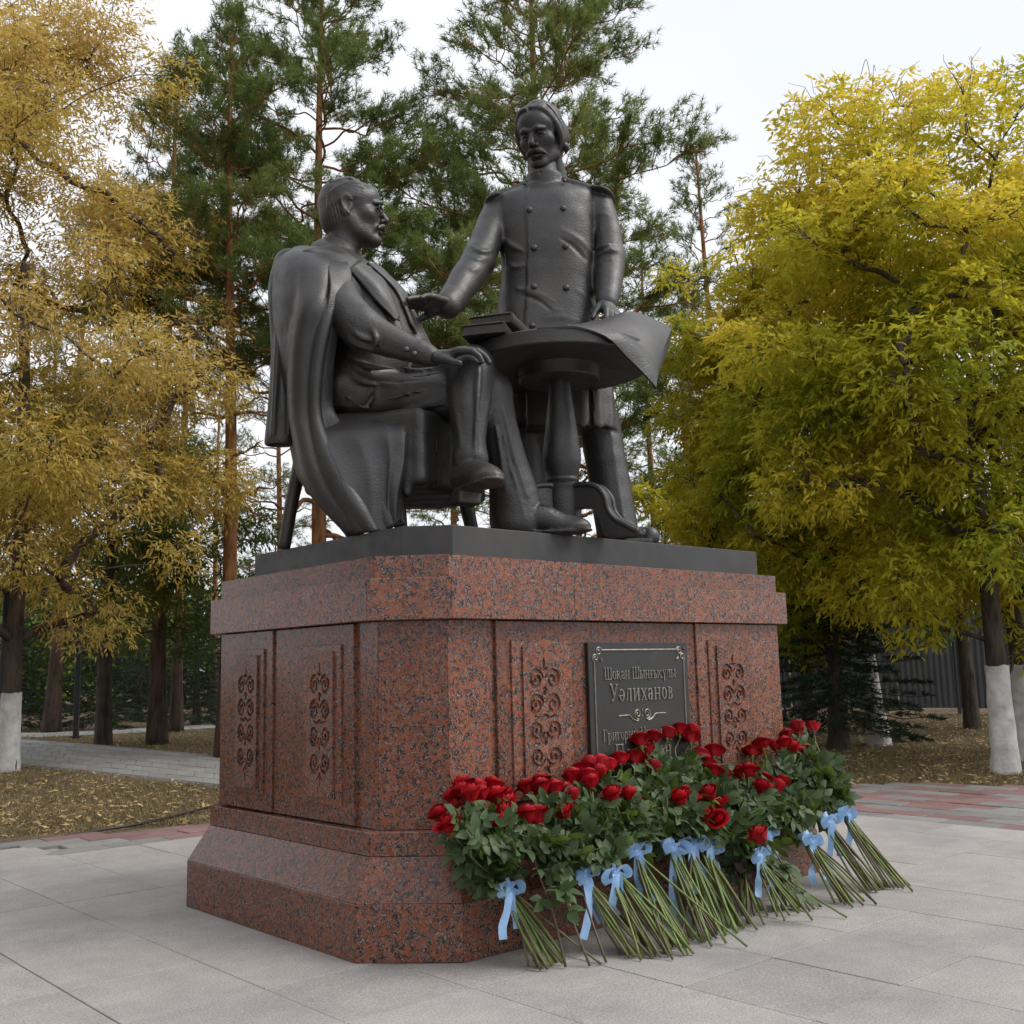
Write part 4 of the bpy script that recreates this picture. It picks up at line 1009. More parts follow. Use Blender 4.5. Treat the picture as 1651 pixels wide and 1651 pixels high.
# hips, jacket skirt, thighs
QV.ell(L(585, 640, 5.06), (.19, .29, .135), np.array(Matrix.Rotation(ang, 3, 'Z')), .04)
QV.chain([L(588, 648, 4.93), L(670, 644, 4.86), L(788, 634, 4.80)], [.135, .124, .104], .03)      # near thigh
QV.chain([L(618, 632, 5.22), L(690, 610, 5.05), L(764, 598, 4.74)], [.125, .115, .102], .03)       # crossing thigh
for P, r in (([(545, 600, 4.83), (575, 612, 4.79), (610, 622, 4.76)], .014), ([(556, 575, 4.84), (590, 590, 4.80), (640, 594, 4.78)], .014), ([(640, 590, 4.84), (670, 598, 4.80), (700, 592, 4.80)], .012), ([(608, 628, 4.76), (594, 650, 4.77), (584, 672, 4.79)], .010), ([(650, 660, 4.77), (690, 652, 4.74), (722, 640, 4.74)], .011), ([(600, 615, 4.78), (640, 622, 4.755), (700, 612, 4.76)], .010)):
    QV.chain([L(*p) for p in P], [r*.3, r*1.2, r*.3], .013, dense=3)
QV.chain([L(612, 610, 4.76), L(598, 640, 4.755), L(584, 674, 4.77)], [.004, .008, .006], .008, sign=-1, dense=3)
# near shin planted on the slab, flared trouser
sx = lambda px, Y: loc(px, 860, Y)[0]
QV.chain([L(790, 632, 4.80), L(802, 690, 4.80), L(818, 750, 4.81), L(830, 805, 4.82), np.array([sx(834, 4.83), 4.83, zf+.075])], [.103, .092, .094, .116, .126], .02, dense=3)
QV.cap(np.array([sx(834, 4.83), 4.83, zf+.0]), np.array([sx(834, 4.83)-.03, 4.83, zf-.3]), .4, .4, .0, sign=-1) if False else None
for P, r in (([(812, 660, 4.71), (828, 730, 4.72), (850, 800, 4.72)], .008), ([(800, 690, 4.70), (808, 740, 4.715), (816, 790, 4.72)], .007)):
    QV.chain([L(*p) for p in P], [r*.4, r, r*.6], .02, dense=3)
# planted shoe: heel, vamp, welt
fx, fy = sx(838, 4.80), 4.80; fd = nrm([1, -.10, 0]); fl = np.array([-fd[1], fd[0], 0])
R3 = np.stack([fd, fl, [0, 0, 1]], 1)
FP = lambda a, b, c: np.array([fx, fy, zf])+fd*a+fl*b+np.array([0, 0, c])
QV.chain([FP(-.02, 0, .075), FP(.09, 0, .085), FP(.18, 0, .055), FP(.27, 0, .038)], [.065, .062, .050, .036], .002, dense=3)
QV.ell(FP(.25, 0, .034), (.072, .058, .032), R3, .02)
QV.chain([FP(-.05, 0, .012), FP(.10, 0, .012), FP(.22, 0, .012), FP(.285, 0, .016)], [.058, .056, .064, .045], .004, sq=(np.array([0, 0, 1.0]), .22))
for a in (.10, .13, .16): QV.chain([FP(a, -.035, .118-.22*(a-.1)*2.2), FP(a+.004, 0, .135-.22*(a-.1)*2.4), FP(a, .035, .118-.22*(a-.1)*2.2)], .0045, .003)
QV.chain([L(804, 660, 4.705), L(820, 740, 4.715), L(838, 800, 4.708), L(846, 835, 4.71)], [.003, .006, .006, .005], .005, dense=4)
# crossing shin and hanging shoe
QV.chain([L(762, 592, 4.74), L(757, 640, 4.68), L(757, 700, 4.65), L(759, 728, 4.64)], [.103, .097, .076, .070], .02, dense=3)
QV.cap(L(758, 722, 4.64), L(758.5, 739, 4.635), .074, .082, .004)
QV.cap(L(759, 735, 4.63), L(758, 768, 4.61), .044, .048, .001)
for P, r in (([(772, 588, 4.63), (770, 640, 4.575), (766, 735, 4.56)], .011), ([(735, 600, 4.655), (735, 650, 4.61), (744, 720, 4.58)], .008), ([(788, 612, 4.70), (784, 650, 4.64), (776, 700, 4.61)], .009), ([(795, 600, 4.74), (800, 612, 4.76), (796, 640, 4.76)], .016)):
    QV.chain([L(*p) for p in P], [r*.6, r, r*.5], .02, dense=3)
h0 = L(749, 782, 4.60); t0 = L(790, 766, 4.36); fd2 = nrm(t0-h0); fl2 = nrm(np.cross([-.25, .62, .75], fd2)); fn2 = np.cross(fd2, fl2); R4 = np.stack([fd2, fl2, fn2], 1); LF = .305
HP = lambda a, b, c: h0+fd2*a+fl2*b+fn2*c
QV.chain([HP(-.01, 0, .03), HP(.10, 0, .035), HP(.20, 0, .012), HP(LF-.04, 0, -.002)], [.062, .060, .054, .044], .02, dense=3)
QV.ell(HP(LF-.06, 0, -.008), (.09, .066, .038), R4, .02)
QV.chain([HP(.0, 0, -.03), HP(.14, 0, -.03), HP(LF-.06, 0, -.034), HP(LF, 0, -.026)], [.058, .056, .068, .050], .004, sq=(fn2, .2))
QV.box(HP(.02, 0, -.062), [.058, .052, .030], R4, .008, .004)
# crisp drapery: narrow ridges with a groove under each
for P, r in (([(600, 652, 4.745), (640, 640, 4.735), (690, 626, 4.72)], .008), ([(610, 668, 4.775), (660, 662, 4.75), (715, 652, 4.735)], .008), ([(560, 642, 4.79), (580, 655, 4.775), (600, 660, 4.765)], .010), ([(640, 612, 4.755), (680, 606, 4.74), (716, 600, 4.725)], .007),
             ([(742, 590, 4.645), (752, 600, 4.63), (770, 604, 4.63)], .009), ([(730, 612, 4.63), (745, 622, 4.605), (764, 622, 4.60)], .008)):
    Q_ = [L(*p) for p in P]; QV.chain(Q_, [r*.3, r, r*.3], .008, dense=4); QV.chain([q+np.array([0, .006, -.014]) for q in Q_], [r*.2, r*.7, r*.2], .010, sign=-1, dense=4)
# hand over the knee
HK = Vol(L(685, 640, 4.62)-np.array([0, .22, .0]), L(815, 535, 4.62)+np.array([0, .3, 0]), 0.0042)
hand(HK, L(701, 577, 4.612), L(760, 562, 4.56)-L(701, 577, 4.612), (-0.18, -0.25, 1), 1.40, 1, [(.30, .55, .4), (.32, .5, .35), (.36, .5, .35), (.4, .5, .4)], .07, (0.55, 0.5))
hs = head(L(567, 344, 5.045), face_dir(95, 1), 1.40, 'seated')
modelled(QV, 2); v, f = join_nets([QV.mesh(), HK.mesh(), hs])
obj_world("body", to_world(v), f, M['bronze'], se_root, True)
def on_torso(name, rows, off, th, n=6, m=5):
    nv_ = nrm([.72, -.69, .12]); return sheet(name, [[tuple(se_front(x, y, 0.0)+nv_*(off+o)) + (0,) for x, y, o in r] for r in rows], se_root, th, n, m)
for p in stud_pts: stud("button", p, (.7, -.7, 0), .009, .006, se_root)
for x, y in ((655, 563), (668, 570)):
    stud("button", L(x, y, 4.565), (.3, -1, .1), .014, .009, se_root)
# pince-nez: two rims and a bridge
hc = L(567, 344, 5.045); HA = frame_fu(face_dir(95, 1)); hq = lambda x, y, z: hc+1.40*(HA@np.array([x, y, z], float))
gl = Bag()
for sd in (-1, 1):
    th = np.linspace(0, 2*math.pi, 19)[:-1]; P = [hq(sd*0.031+0.0185*math.cos(a), 0.110-0.012*abs(math.cos(a)*0.5+sd*0.5), -0.002+0.0155*math.sin(a)) for a in th]; P.append(P[0])
    v, f = tube(np.array(P), .0030, 6, False); gl.add(v, f)
v, f = tube(np.array([hq(-0.0125, 0.110, 0.0), hq(0, 0.117, 0.006), hq(0.0125, 0.110, 0.0)]), .003, 6); gl.add(v, f)
obj_world("glasses", to_world(gl.verts()), gl.f, M['bronze'], se_root, True)

# jacket lapels and waistcoat front, crisp thin layers on the torso
on_torso("lapel", [[(558, 437, .004), (566, 430, .010), (577, 424, .006)], [(572, 452, .004), (584, 446, .012), (597, 440, .006)], [(588, 471, .004), (601, 463, .012), (614, 455, .006)], [(605, 491, .004), (616, 484, .011), (626, 477, .006)], [(621, 506, .003), (628, 502, .009), (634, 498, .005)], [(634, 519, .002), (637, 517, .005), (640, 514, .003)]], .014, .014)
on_torso("lapel", [[(589, 426, .002), (595, 428, .006), (601, 431, .004)], [(606, 440, .002), (612, 444, .008), (617, 447, .004)], [(622, 455, .002), (629, 460, .008), (635, 465, .004)], [(636, 471, .002), (643, 478, .008), (649, 485, .004)], [(648, 495, .002), (654, 503, .006), (659, 511, .004)], [(659, 523, .002), (664, 532, .004), (668, 540, .002)]], .010, .014)
# draped overcoat: thick sheets lofted through rows of points
coat = empty("draped_coat", (0, 0, 0), 0, se_root)
sheet("coat_body", [
    [(560, 430, 4.95), (548, 420, 4.92), (527, 408, 4.92), (500, 400, 4.98), (476, 401, 5.08), (490, 400, 5.25), (530, 402, 5.40)],
    [(569, 448, 4.83), (549, 440, 4.79), (523, 428, 4.75), (480, 413, 4.80), (446, 424, 5.00), (462, 420, 5.30), (520, 420, 5.50)],
    [(565, 468, 4.775), (548, 470, 4.72), (520, 466, 4.665), (475, 462, 4.72), (437, 462, 4.98), (452, 460, 5.32), (510, 460, 5.52)],
    [(549, 492, 4.70), (537, 497, 4.655), (513, 498, 4.62), (475, 500, 4.70), (440, 500, 4.98), (455, 500, 5.34), (510, 500, 5.52)],
    [(538, 540, 4.70), (527, 545, 4.64), (503, 542, 4.63), (473, 545, 4.72), (446, 548, 5.00), (460, 545, 5.34), (510, 545, 5.50)],
    [(530, 595, 4.73), (520, 602, 4.66), (499, 602, 4.645), (473, 602, 4.74), (451, 602, 5.01), (465, 600, 5.34), (510, 600, 5.48)],
    [(531, 655, 4.78), (521, 662, 4.69), (502, 664, 4.655), (478, 665, 4.73), (461, 665, 5.01), (475, 660, 5.34), (520, 660, 5.46)],
    [(556, 690, 4.76), (538, 700, 4.68), (514, 708, 4.62), (488, 715, 4.68), (476, 715, 4.98), (490, 715, 5.32), (530, 715, 5.44)],
    [(600, 730, 4.70), (572, 742, 4.63), (538, 758, 4.565), (502, 768, 4.62), (487, 765, 4.92), (510, 765, 5.28), (545, 765, 5.40)],
    [(636, 790, 4.66), (606, 806, 4.60), (570, 812, 4.55), (528, 812, 4.60), (514, 798, 4.88), (535, 800, 5.20), (560, 800, 5.32)],
    [(652, 846, 4.64), (624, 854, 4.595), (600, 860, 4.57), (575, 864, 4.63), (566, 858, 4.85), (575, 858, 5.10), (590, 858, 5.22)]], coat, .024, 8, 12, .019, seed=1)
# empty sleeve hanging at the back
SLV = Vol(L(425, 740, 5.0)-np.array([.02, .2, .02]), L(500, 395, 5.0)+np.array([.02, .25, .02]), 0.008)
SLV.chain([L(466, 425, 5.0), L(457, 470, 4.92), L(458, 560, 4.90), L(455, 640, 4.90), L(452, 712, 4.90)], [.075, .074, .062, .064, .074], .02, sq=(np.array([0, 1.0, 0]), .8), dense=4)
SLV.box(L(452, 760, 4.90), [.3, .3, L(452, 718, 4.9)[2]-L(452, 760, 4.9)[2]], None, .002, .004, -1)
SLV.cap(L(452, 690, 4.90), L(452, 740, 4.90), .052, .060, .004, (np.array([0, 1.0, 0]), .8), -1)
for P, r in (([(448, 470, 4.86), (447, 560, 4.85), (440, 700, 4.84)], .012), ([(462, 470, 4.85), (463, 560, 4.845), (465, 700, 4.84)], .010)): SLV.chain([L(*p) for p in P], [r*.5, r, r], .02, dense=3)
v, f = SLV.mesh(); obj_world("empty_sleeve", to_world(v), f, M['bronze'], coat, True)
sheet("coat_skirt", [
    [(505, 690, 4.70), (540, 672, 4.80), (590, 668, 4.79), (630, 669, 4.76), (652, 672, 4.72), (664, 678, 4.72), (674, 684, 4.84)],
    [(508, 712, 4.625), (540, 700, 4.64), (590, 694, 4.63), (628, 696, 4.615), (648, 698, 4.605), (660, 702, 4.64), (672, 706, 4.78)],
    [(516, 740, 4.585), (548, 738, 4.575), (592, 735, 4.58), (626, 736, 4.585), (643, 738, 4.58), (655, 740, 4.62), (666, 742, 4.76)],
    [(534, 782, 4.56), (562, 782, 4.55), (596, 778, 4.565), (624, 775, 4.585), (636, 776, 4.575), (646, 775, 4.60), (654, 772, 4.70)],
    [(556, 826, 4.575), (578, 826, 4.56), (603, 822, 4.57), (624, 815, 4.59), (634, 806, 4.58), (640, 800, 4.60), (648, 792, 4.68)],
    [(578, 863, 4.60), (592, 863, 4.575), (610, 861, 4.575), (626, 855, 4.59), (636, 848, 4.59), (641, 842, 4.60), (646, 835, 4.66)]], coat, .020, 8, 8, .006, seed=2.4)
# lapel of the coat folded over the shoulder
sheet("coat_lapel", [
    [(531, 409, 4.885), (541, 412, 4.88), (552, 416, 4.90)],
    [(528, 428, 4.745), (546, 432, 4.76), (563, 430, 4.80)],
    [(532, 460, 4.655), (550, 464, 4.69), (566, 462, 4.755)],
    [(528, 490, 4.625), (540, 494, 4.645), (549, 492, 4.68)],
    [(520, 530, 4.625), (526, 532, 4.63), (530, 533, 4.64)]], coat, .014, 7, 7)

# =========================================================== chair under the coat
ch = empty("chair", to_world(np.array([loc(620, 860, 5.06)[0], 5.06, Z7])), -YAW)
tag(ch, "bronze chair under the seated statue, mostly hidden by the draped coat", "chair")
CVv = Vol((-1.0, 4.3, Z7+.15), (0.1, 5.75, 2.62), 0.009)
zt, zb_ = L(640, 676, 4.75)[2], L(690, 784, 4.66)[2]
fdC = np.array([math.cos(ang), math.sin(ang), 0]); flC = np.array([-fdC[1], fdC[0], 0]); RC = np.stack([fdC, flC, [0, 0, 1]], 1)
near = L(668, 676, 4.64); cc_ = np.array([near[0], near[1], (zt+zb_)/2])-fdC*.285+flC*.33+fdC*.03+np.array([0, 0, .012])
CVv.box(cc_, [.31, .36, (zt-zb_)/2+.01], RC, .035, .02)
for a, b in ((.285, -.31), (.285, -.12), (.285, .1), (.12, -.33), (-.08, -.33), (.03, -.335), (.22, -.335)):
    p = cc_+fdC*a+flC*b; CVv.chain([p+np.array([0, 0, (zt-zb_)/2-.05]), p+np.array([0, 0, -.02]), p+np.array([0, 0, -(zt-zb_)/2-.01+.03*math.sin(a*40+b*30)])], [.004, .010, .016], .04)
for a, b in ((.287, -.21), (.287, .0), (.07, -.335), (.17, -.335)):
    p = cc_+fdC*a+flC*b; CVv.chain([p+np.array([0, 0, (zt-zb_)/2-.08]), p+np.array([0, 0, -(zt-zb_)/2-.02])], [.003, .012], .03, sign=-1)
modelled(CVv, 3, 3.0); v, f = CVv.mesh(); obj_world("draped_seat", to_world(v), f, M['bronze'], ch, True)
def leg(P, r):
    v, f = tube(catmull(np.array(P), 6), np.interp(np.linspace(0, 1, (len(P)-1)*6+1), np.linspace(0, 1, len(r)), r), 12); return obj_world("leg", to_world(v), fix_faces(f), M['bronze'], ch, True)
zL = zf+.001
p = L(458, 880, 5.08); leg([[p[0], p[1], zL], [p[0]+.03, 5.10, zf+.22], [L(484, 745, 5.12)[0], 5.12, L(484, 745, 5.12)[2]], [L(490, 690, 5.14)[0], 5.14, L(490, 690, 5.14)[2]]], [.030, .033, .036, .036])
p = cc_+fdC*.12-flC*.24; leg([[p[0]+.02, p[1]-.02, zL], [p[0], p[1], zf+.2], [p[0], p[1], zb_+.05]], [.028, .036, .042])
p = cc_+fdC*.24+flC*.25; leg([[p[0]+.04, p[1], zL], [p[0], p[1], zf+.2], [p[0], p[1], zb_+.05]], [.030, .036, .042])
p = cc_-fdC*.27+flC*.27; leg([[p[0]-.14, p[1]+.04, zL], [p[0]-.05, p[1], zf+.25], [p[0], p[1], zb_+.05]], [.028, .034, .04])
v, f = bevelled(boxv(-.03, .03, -.27, .27, -.42, .42), BOXF, .02); v = v@RC.T+cc_-fdC*.30+np.array([0, 0, .46]); obj_world("backrest", to_world(v), f, M['bronze'], ch)

# =========================================================== round pedestal table, books, map
TYc = 5.04; tx = L(908, 800, TYc)[0]
tb = empty("round_table", to_world(np.array([tx, TYc, Z7]))); tag(tb, "bronze round table on a turned baluster column between the two figures", "table")
tc = to_world(np.array([tx, TYc, 0]))
def lathe(name, prof, parent, cxy, seg=48, mat=None, smooth=True):
    pr = np.array(prof, float); th = np.linspace(0, 2*np.pi, seg, endpoint=False)
    V = np.stack([cxy[0]+pr[:, 0:1]*np.cos(th), cxy[1]+pr[:, 0:1]*np.sin(th), np.repeat(pr[:, 1:2], seg, 1)], -1).reshape(-1, 3)
    n = len(pr); i = np.arange(n-1)[:, None]*seg; j = np.arange(seg)[None, :]
    F = [list(q) for q in np.stack([i+j, i+(j+1) % seg, i+seg+(j+1) % seg, i+seg+j], -1).reshape(-1, 4)]
    F += [list(range(seg))[::-1], list(range((n-1)*seg, n*seg))]
    o = obj_world(name, V, F, mat or M['bronze'], parent, smooth); o.data.set_sharp_from_angle(angle=math.radians(32)); return o
zrim = L(880, 532, 4.63)[2]; RT = .452
tcx = to_world(np.array([L(899, 580, TYc)[0], TYc, 0]))
lathe("table_top", [(.05, zrim-.071), (RT-.03, zrim-.070), (RT-.006, zrim-.070), (RT, zrim-.065), (RT, zrim-.006), (RT-.006, zrim), (RT-.04, zrim), (.02, zrim)], tb, tcx, 72)
za = zrim-.070
lathe("apron", [(.15, za-.060), (.19, za-.060), (.197, za-.054), (.197, za-.01), (.203, za+.004), (.15, za+.004)], tb, tc, 56)
zc = lambda y: L(910, y, TYc)[2]
rw = lambda w, y: w/2*pxm(y, TYc)
lathe("column", [(.03, za-.06), (rw(32, 607), za-.078), (rw(33, 612), zc(614)), (rw(38, 640), zc(640)), (rw(46, 670), zc(670)), (rw(54, 700), zc(700)), (rw(61, 728), zc(728)), (rw(61.5, 742), zc(742)), (rw(57, 756), zc(756)), (rw(47, 767), zc(766)), (rw(45, 769), zc(769)), (rw(50, 772), zc(771)), (rw(52, 775), zc(775)), (rw(48, 779), zc(779)), (rw(58, 782), zc(781)), (rw(64, 785), zc(784)), (rw(63, 789), zc(788)), (rw(60, 791), zc(791)), (rw(61, 800), zc(800)), (rw(56, 845), zc(845)), (rw(52, 850), zf+.05), (.02, zf+.05)], tb, tc, 40)
def foot(a):
    """one scrolled foot: an arched bracket with a raised rib"""
    prof_t = [(.05, .30), (.12, .305), (.19, .285), (.235, .225), (.25, .15), (.285, .095), (.35, .05), (.40, .012)]
    prof_b = [(.05, .17), (.13, .17), (.175, .150), (.20, .10), (.215, .04), (.235, .0), (.30, .0), (.40, .0)]
    T_ = catmull(np.array(prof_t), 5); B_ = catmull(np.array(prof_b), 5); n = len(T_); w = .036
    d = np.array([math.cos(a), math.sin(a)]); q = np.array([-d[1], d[0]]); V = []
    for s in (-1, 1):
        for Pq in (T_, B_):
            for r, z in Pq: V.append([tc[0]+d[0]*r+q[0]*w*s, tc[1]+d[1]*r+q[1]*w*s, zf+.001+max(z, 0)*0.86])
    V = np.array(V); F = []
    for i in range(n-1):
        F += [[i, i+1, n+i+1, n+i], [2*n+i, 3*n+i, 3*n+i+1, 2*n+i+1], [i, 2*n+i, 2*n+i+1, i+1], [n+i, n+i+1, 3*n+i+1, 3*n+i]]
    F += [[0, n, 3*n, 2*n], [n-1, 3*n-1, 4*n-1, 2*n-1]]
    ft = obj_world("foot", V, F, M['bronze'], tb)
    for s in (-1, 1):
        P = np.array([[tc[0]+d[0]*r+q[0]*w*s, tc[1]+d[1]*r+q[1]*w*s, zf+z*0.86-.006] for r, z in T_]); P[:, 2] = np.maximum(P[:, 2], zf+.014); v, f = tube(P, .013, 8); obj_world("rib", v, fix_faces(f), M['bronze'], ft, True)
a0 = math.atan2(*(to_world(np.array([1, -.6, 0]))-to_world(np.zeros(3)))[[1, 0]])
for k in range(3): foot(a0+k*2*math.pi/3)
# books
bk_root = to_world(np.array([L(800, 545, 4.72)[0], 4.80, zrim]))
def book(w, d, h, p, rz, label):
    r = empty("book", p, rz); tag(r, label, "book", "books stacked on the bronze table")
    for z0 in (0.0, h-.008):
        v, f = bevelled(boxv(-w/2, w/2, -d/2, d/2, z0+.0005, z0+.008), BOXF, .002); link("cover", mesh("cover", v, f, M['bronze']), r)
    v, f = bevelled(boxv(-w/2+.008, w/2-.004, -d/2+.008, d/2-.008, .008, h-.008), BOXF, .001); pg = link("pages", mesh("pages", v, f, M['bronze']), r)
    v, f = tube(np.array([[w/2-.004, -d/2, h/2], [w/2-.004, 0, h/2], [w/2-.004, d/2, h/2]]), h/2*.97, 12); v[:, 0] = np.where(v[:, 0] < w/2-.004, w/2-.004, w/2-.004+(v[:, 0]-w/2+.004)*.5); link("spine", mesh("spine", v, fix_faces(f), M['bronze']), r)
    return r
b0 = to_world(np.array([L(792, 545, 4.80)[0], 4.815, zrim+.001])); book(.20, .30, .052, b0, -YAW+math.radians(-14), "lower closed bronze book at the table's left edge")
b1 = to_world(np.array([L(805, 525, 4.80)[0], 4.83, zrim+.054])); book(.205, .27, .05, b1, -YAW+math.radians(-18), "upper closed bronze book lying on another at the table's left edge")
# map: a thick sheet lying on the table, curling over its right edge, its far part lifted by the hand
mp = empty("map", to_world(np.array([loc(960, 530, 4.8)[0], 4.8, zrim])), -YAW); tag(mp, "crumpled bronze map sheet curling over the right edge of the table under the officer's hand", "map")
sheet("near_fold", [
    [(866, 530.5, 4.60), (880, 529, 4.66), (905, 527, 4.74)],
    [(900, 528, 4.585), (915, 527, 4.64), (938, 525.5, 4.72)],
    [(928, 527.5, 4.585), (945, 528, 4.63), (966, 526, 4.72)],
    [(960, 536, 4.60), (985, 535, 4.65), (1000, 531, 4.74)],
    [(985, 549, 4.62), (1004, 545, 4.66), (1018, 546, 4.75)],
    [(1010, 575, 4.66), (1028, 566, 4.69), (1043, 568, 4.77)],
    [(1040, 605, 4.69), (1050, 594, 4.72), (1059, 587, 4.80)],
    [(1057, 625, 4.72), (1059, 608, 4.75), (1062, 594, 4.82)]], mp, .010, 2, 2).data.set_sharp_from_angle(angle=math.radians(14))
sheet("raised_fold", [
    [(905, 527, 4.745), (925, 525, 4.86), (950, 521, 4.98)],
    [(950, 525.5, 4.735), (968, 521, 4.88), (982, 513, 5.06)],
    [(985, 529, 4.735), (998, 517, 4.88), (1009, 504, 5.08)],
    [(1018, 546.5, 4.755), (1030, 522, 4.90), (1034, 507, 5.10)],
    [(1043, 568.5, 4.775), (1056, 538, 4.94), (1060, 519, 5.12)],
    [(1059, 588, 4.805), (1071, 556, 4.98), (1081, 531, 5.14)],
    [(1063, 596, 4.825), (1071, 576, 5.00), (1077, 562, 5.14)]], mp, .010, 2, 2).data.set_sharp_from_angle(angle=math.radians(14))
# ------------------------------------------------------------------ trees and other vegetation
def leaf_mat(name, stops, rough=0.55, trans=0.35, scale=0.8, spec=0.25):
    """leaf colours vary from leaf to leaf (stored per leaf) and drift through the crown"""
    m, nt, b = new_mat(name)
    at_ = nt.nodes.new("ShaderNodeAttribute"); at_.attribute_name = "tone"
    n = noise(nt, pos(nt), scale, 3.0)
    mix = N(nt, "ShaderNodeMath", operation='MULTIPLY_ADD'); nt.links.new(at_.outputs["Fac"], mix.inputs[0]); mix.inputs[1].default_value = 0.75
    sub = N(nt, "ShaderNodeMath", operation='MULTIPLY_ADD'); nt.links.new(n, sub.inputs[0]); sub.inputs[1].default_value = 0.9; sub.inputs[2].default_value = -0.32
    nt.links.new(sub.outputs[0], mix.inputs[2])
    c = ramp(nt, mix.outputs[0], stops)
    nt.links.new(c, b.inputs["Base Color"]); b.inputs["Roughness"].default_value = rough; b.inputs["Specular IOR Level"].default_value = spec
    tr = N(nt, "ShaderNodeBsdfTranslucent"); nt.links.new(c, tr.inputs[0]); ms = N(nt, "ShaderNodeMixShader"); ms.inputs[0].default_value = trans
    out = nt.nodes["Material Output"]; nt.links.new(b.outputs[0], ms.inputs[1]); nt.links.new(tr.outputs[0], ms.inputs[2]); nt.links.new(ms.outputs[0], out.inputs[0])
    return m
M['needle'] = leaf_mat("pine_needle", [(0.0, (0.06, 0.095, 0.03)), (0.4, (0.13, 0.185, 0.05)), (0.75, (0.23, 0.27, 0.075)), (1.0, (0.32, 0.33, 0.11))], 0.5, 0.45, 0.6)
M['needle_blue'] = leaf_mat("spruce_needle", [(0.0, (0.016, 0.03, 0.016)), (0.5, (0.03, 0.052, 0.026)), (1.0, (0.055, 0.08, 0.04))], 0.55, 0.2, 0.6)
M['leaf_yellow'] = leaf_mat("yellow_green_leaf", [(0.0, (0.20, 0.26, 0.03)), (0.3, (0.38, 0.41, 0.036)), (0.55, (0.58, 0.52, 0.045)), (0.8, (0.73, 0.57, 0.06)), (1.0, (0.78, 0.60, 0.18))], 0.5, 0.6, 0.45)
M['leaf_orange'] = leaf_mat("ochre_leaf", [(0.0, (0.26, 0.25, 0.04)), (0.25, (0.38, 0.31, 0.05)), (0.55, (0.55, 0.41, 0.09)), (0.8, (0.65, 0.48, 0.14)), (1.0, (0.70, 0.52, 0.25))], 0.5, 0.45, 0.5)
M['leaf_green'] = leaf_mat("dark_green_leaf", [(0.0, (0.06, 0.10, 0.024)), (0.5, (0.13, 0.18, 0.036)), (0.85, (0.24, 0.26, 0.05)), (1.0, (0.34, 0.28, 0.06))], 0.5, 0.35, 0.6)
def bark_mat(name, stops, zr, scale=14):
    """bark whose colour changes with height above ground"""
    m, nt, b = new_mat(name); p = pos(nt); sp = N(nt, "ShaderNodeSeparateXYZ"); nt.links.new(p, sp.inputs[0])
    mr = N(nt, "ShaderNodeMapRange"); nt.links.new(sp.outputs[2], mr.inputs[0]); mr.inputs[1].default_value = zr[0]; mr.inputs[2].default_value = zr[1]
    w = N(nt, "ShaderNodeMath", operation='MULTIPLY_ADD'); nt.links.new(noise(nt, p, 2.5, 3), w.inputs[0]); w.inputs[1].default_value = 0.5; nt.links.new(mr.outputs[0], w.inputs[2])
    s2 = N(nt, "ShaderNodeMath", operation='SUBTRACT'); nt.links.new(w.outputs[0], s2.inputs[0]); s2.inputs[1].default_value = 0.25
    c = ramp(nt, s2.outputs[0], stops)
    mp = N(nt, "ShaderNodeMapping"); nt.links.new(p, mp.inputs[0]); mp.inputs["Scale"].default_value = (scale, scale, scale*0.22)
    f = noise(nt, mp.outputs[0], 1.0, 5.0, 0.65); dk = ramp(nt, f, [(0.35, (0.45,)*3), (0.6, (1.1,)*3)])
    nt.links.new(mixc(nt, 1.0, c, dk, 'MULTIPLY'), b.inputs["Base Color"]); b.inputs["Roughness"].default_value = 0.9; b.inputs["Specular IOR Level"].default_value = 0.15
    bump(nt, b, f, 0.9, 0.03); return m
M['bark_pine'] = bark_mat("pine_bark", [(0.0, (0.07, 0.05, 0.04)), (0.4, (0.10, 0.065, 0.045)), (0.6, (0.25, 0.115, 0.05)), (1.0, (0.34, 0.165, 0.075))], (0.8, 3.4))
M['bark_dark'] = bark_mat("dark_bark", [(0.0, (0.075, 0.06, 0.05)), (1.0, (0.13, 0.105, 0.085))], (0, 5))
M['whitewash'] = plain("whitewash", (0.58, 0.575, 0.56), 0.9, 0.22, 9, 0, 1.0, 26, spec=0.15)
M['twig'] = plain("pale_twig", (0.2, 0.17, 0.14), 0.8, 0.3, 3)

class Foliage:
    """leaf-sized faces gathered into one crown mesh with a tone stored for every face"""
    def __init__(s): s.P = []; s.T = []
    def add(s, quads, tone):
        s.P.append(np.asarray(quads, np.float32)); s.T.append(np.asarray(tone, np.float32))
    def build(s, name, mat, parent):
        P = np.concatenate(s.P); T = np.concatenate(s.T); n, k = P.shape[:2]
        V = P.reshape(-1, 3); Mi = pm(parent).inverted(); V = V@np.array(Mi.to_3x3()).T+np.array(Mi.translation)
        F = np.arange(n*k, dtype=np.int32).reshape(n, k)
        me = mesh(name, V, F, mat, False)
        a = me.attributes.new("tone", 'FLOAT', 'FACE'); a.data.foreach_set("value", np.clip(T, 0, 1).astype(np.float32))
        return link(name, me, parent)
def unit(v): return v/(np.linalg.norm(v, axis=-1, keepdims=True)+1e-9)
def leaflets(org, dirn, nor, length, width, g):
    """lens-shaped leaflets (one quad each: base, side, tip, side), slightly folded"""
    sd = unit(np.cross(dirn, nor)); up = unit(np.cross(sd, dirn)); L_ = length[:, None]; W_ = width[:, None]
    mid = org+dirn*L_*0.45
    return np.stack([org, mid+sd*W_*0.5-up*W_*0.15, org+dirn*L_-up*L_*0.10, mid-sd*W_*0.5-up*W_*0.15], 1)
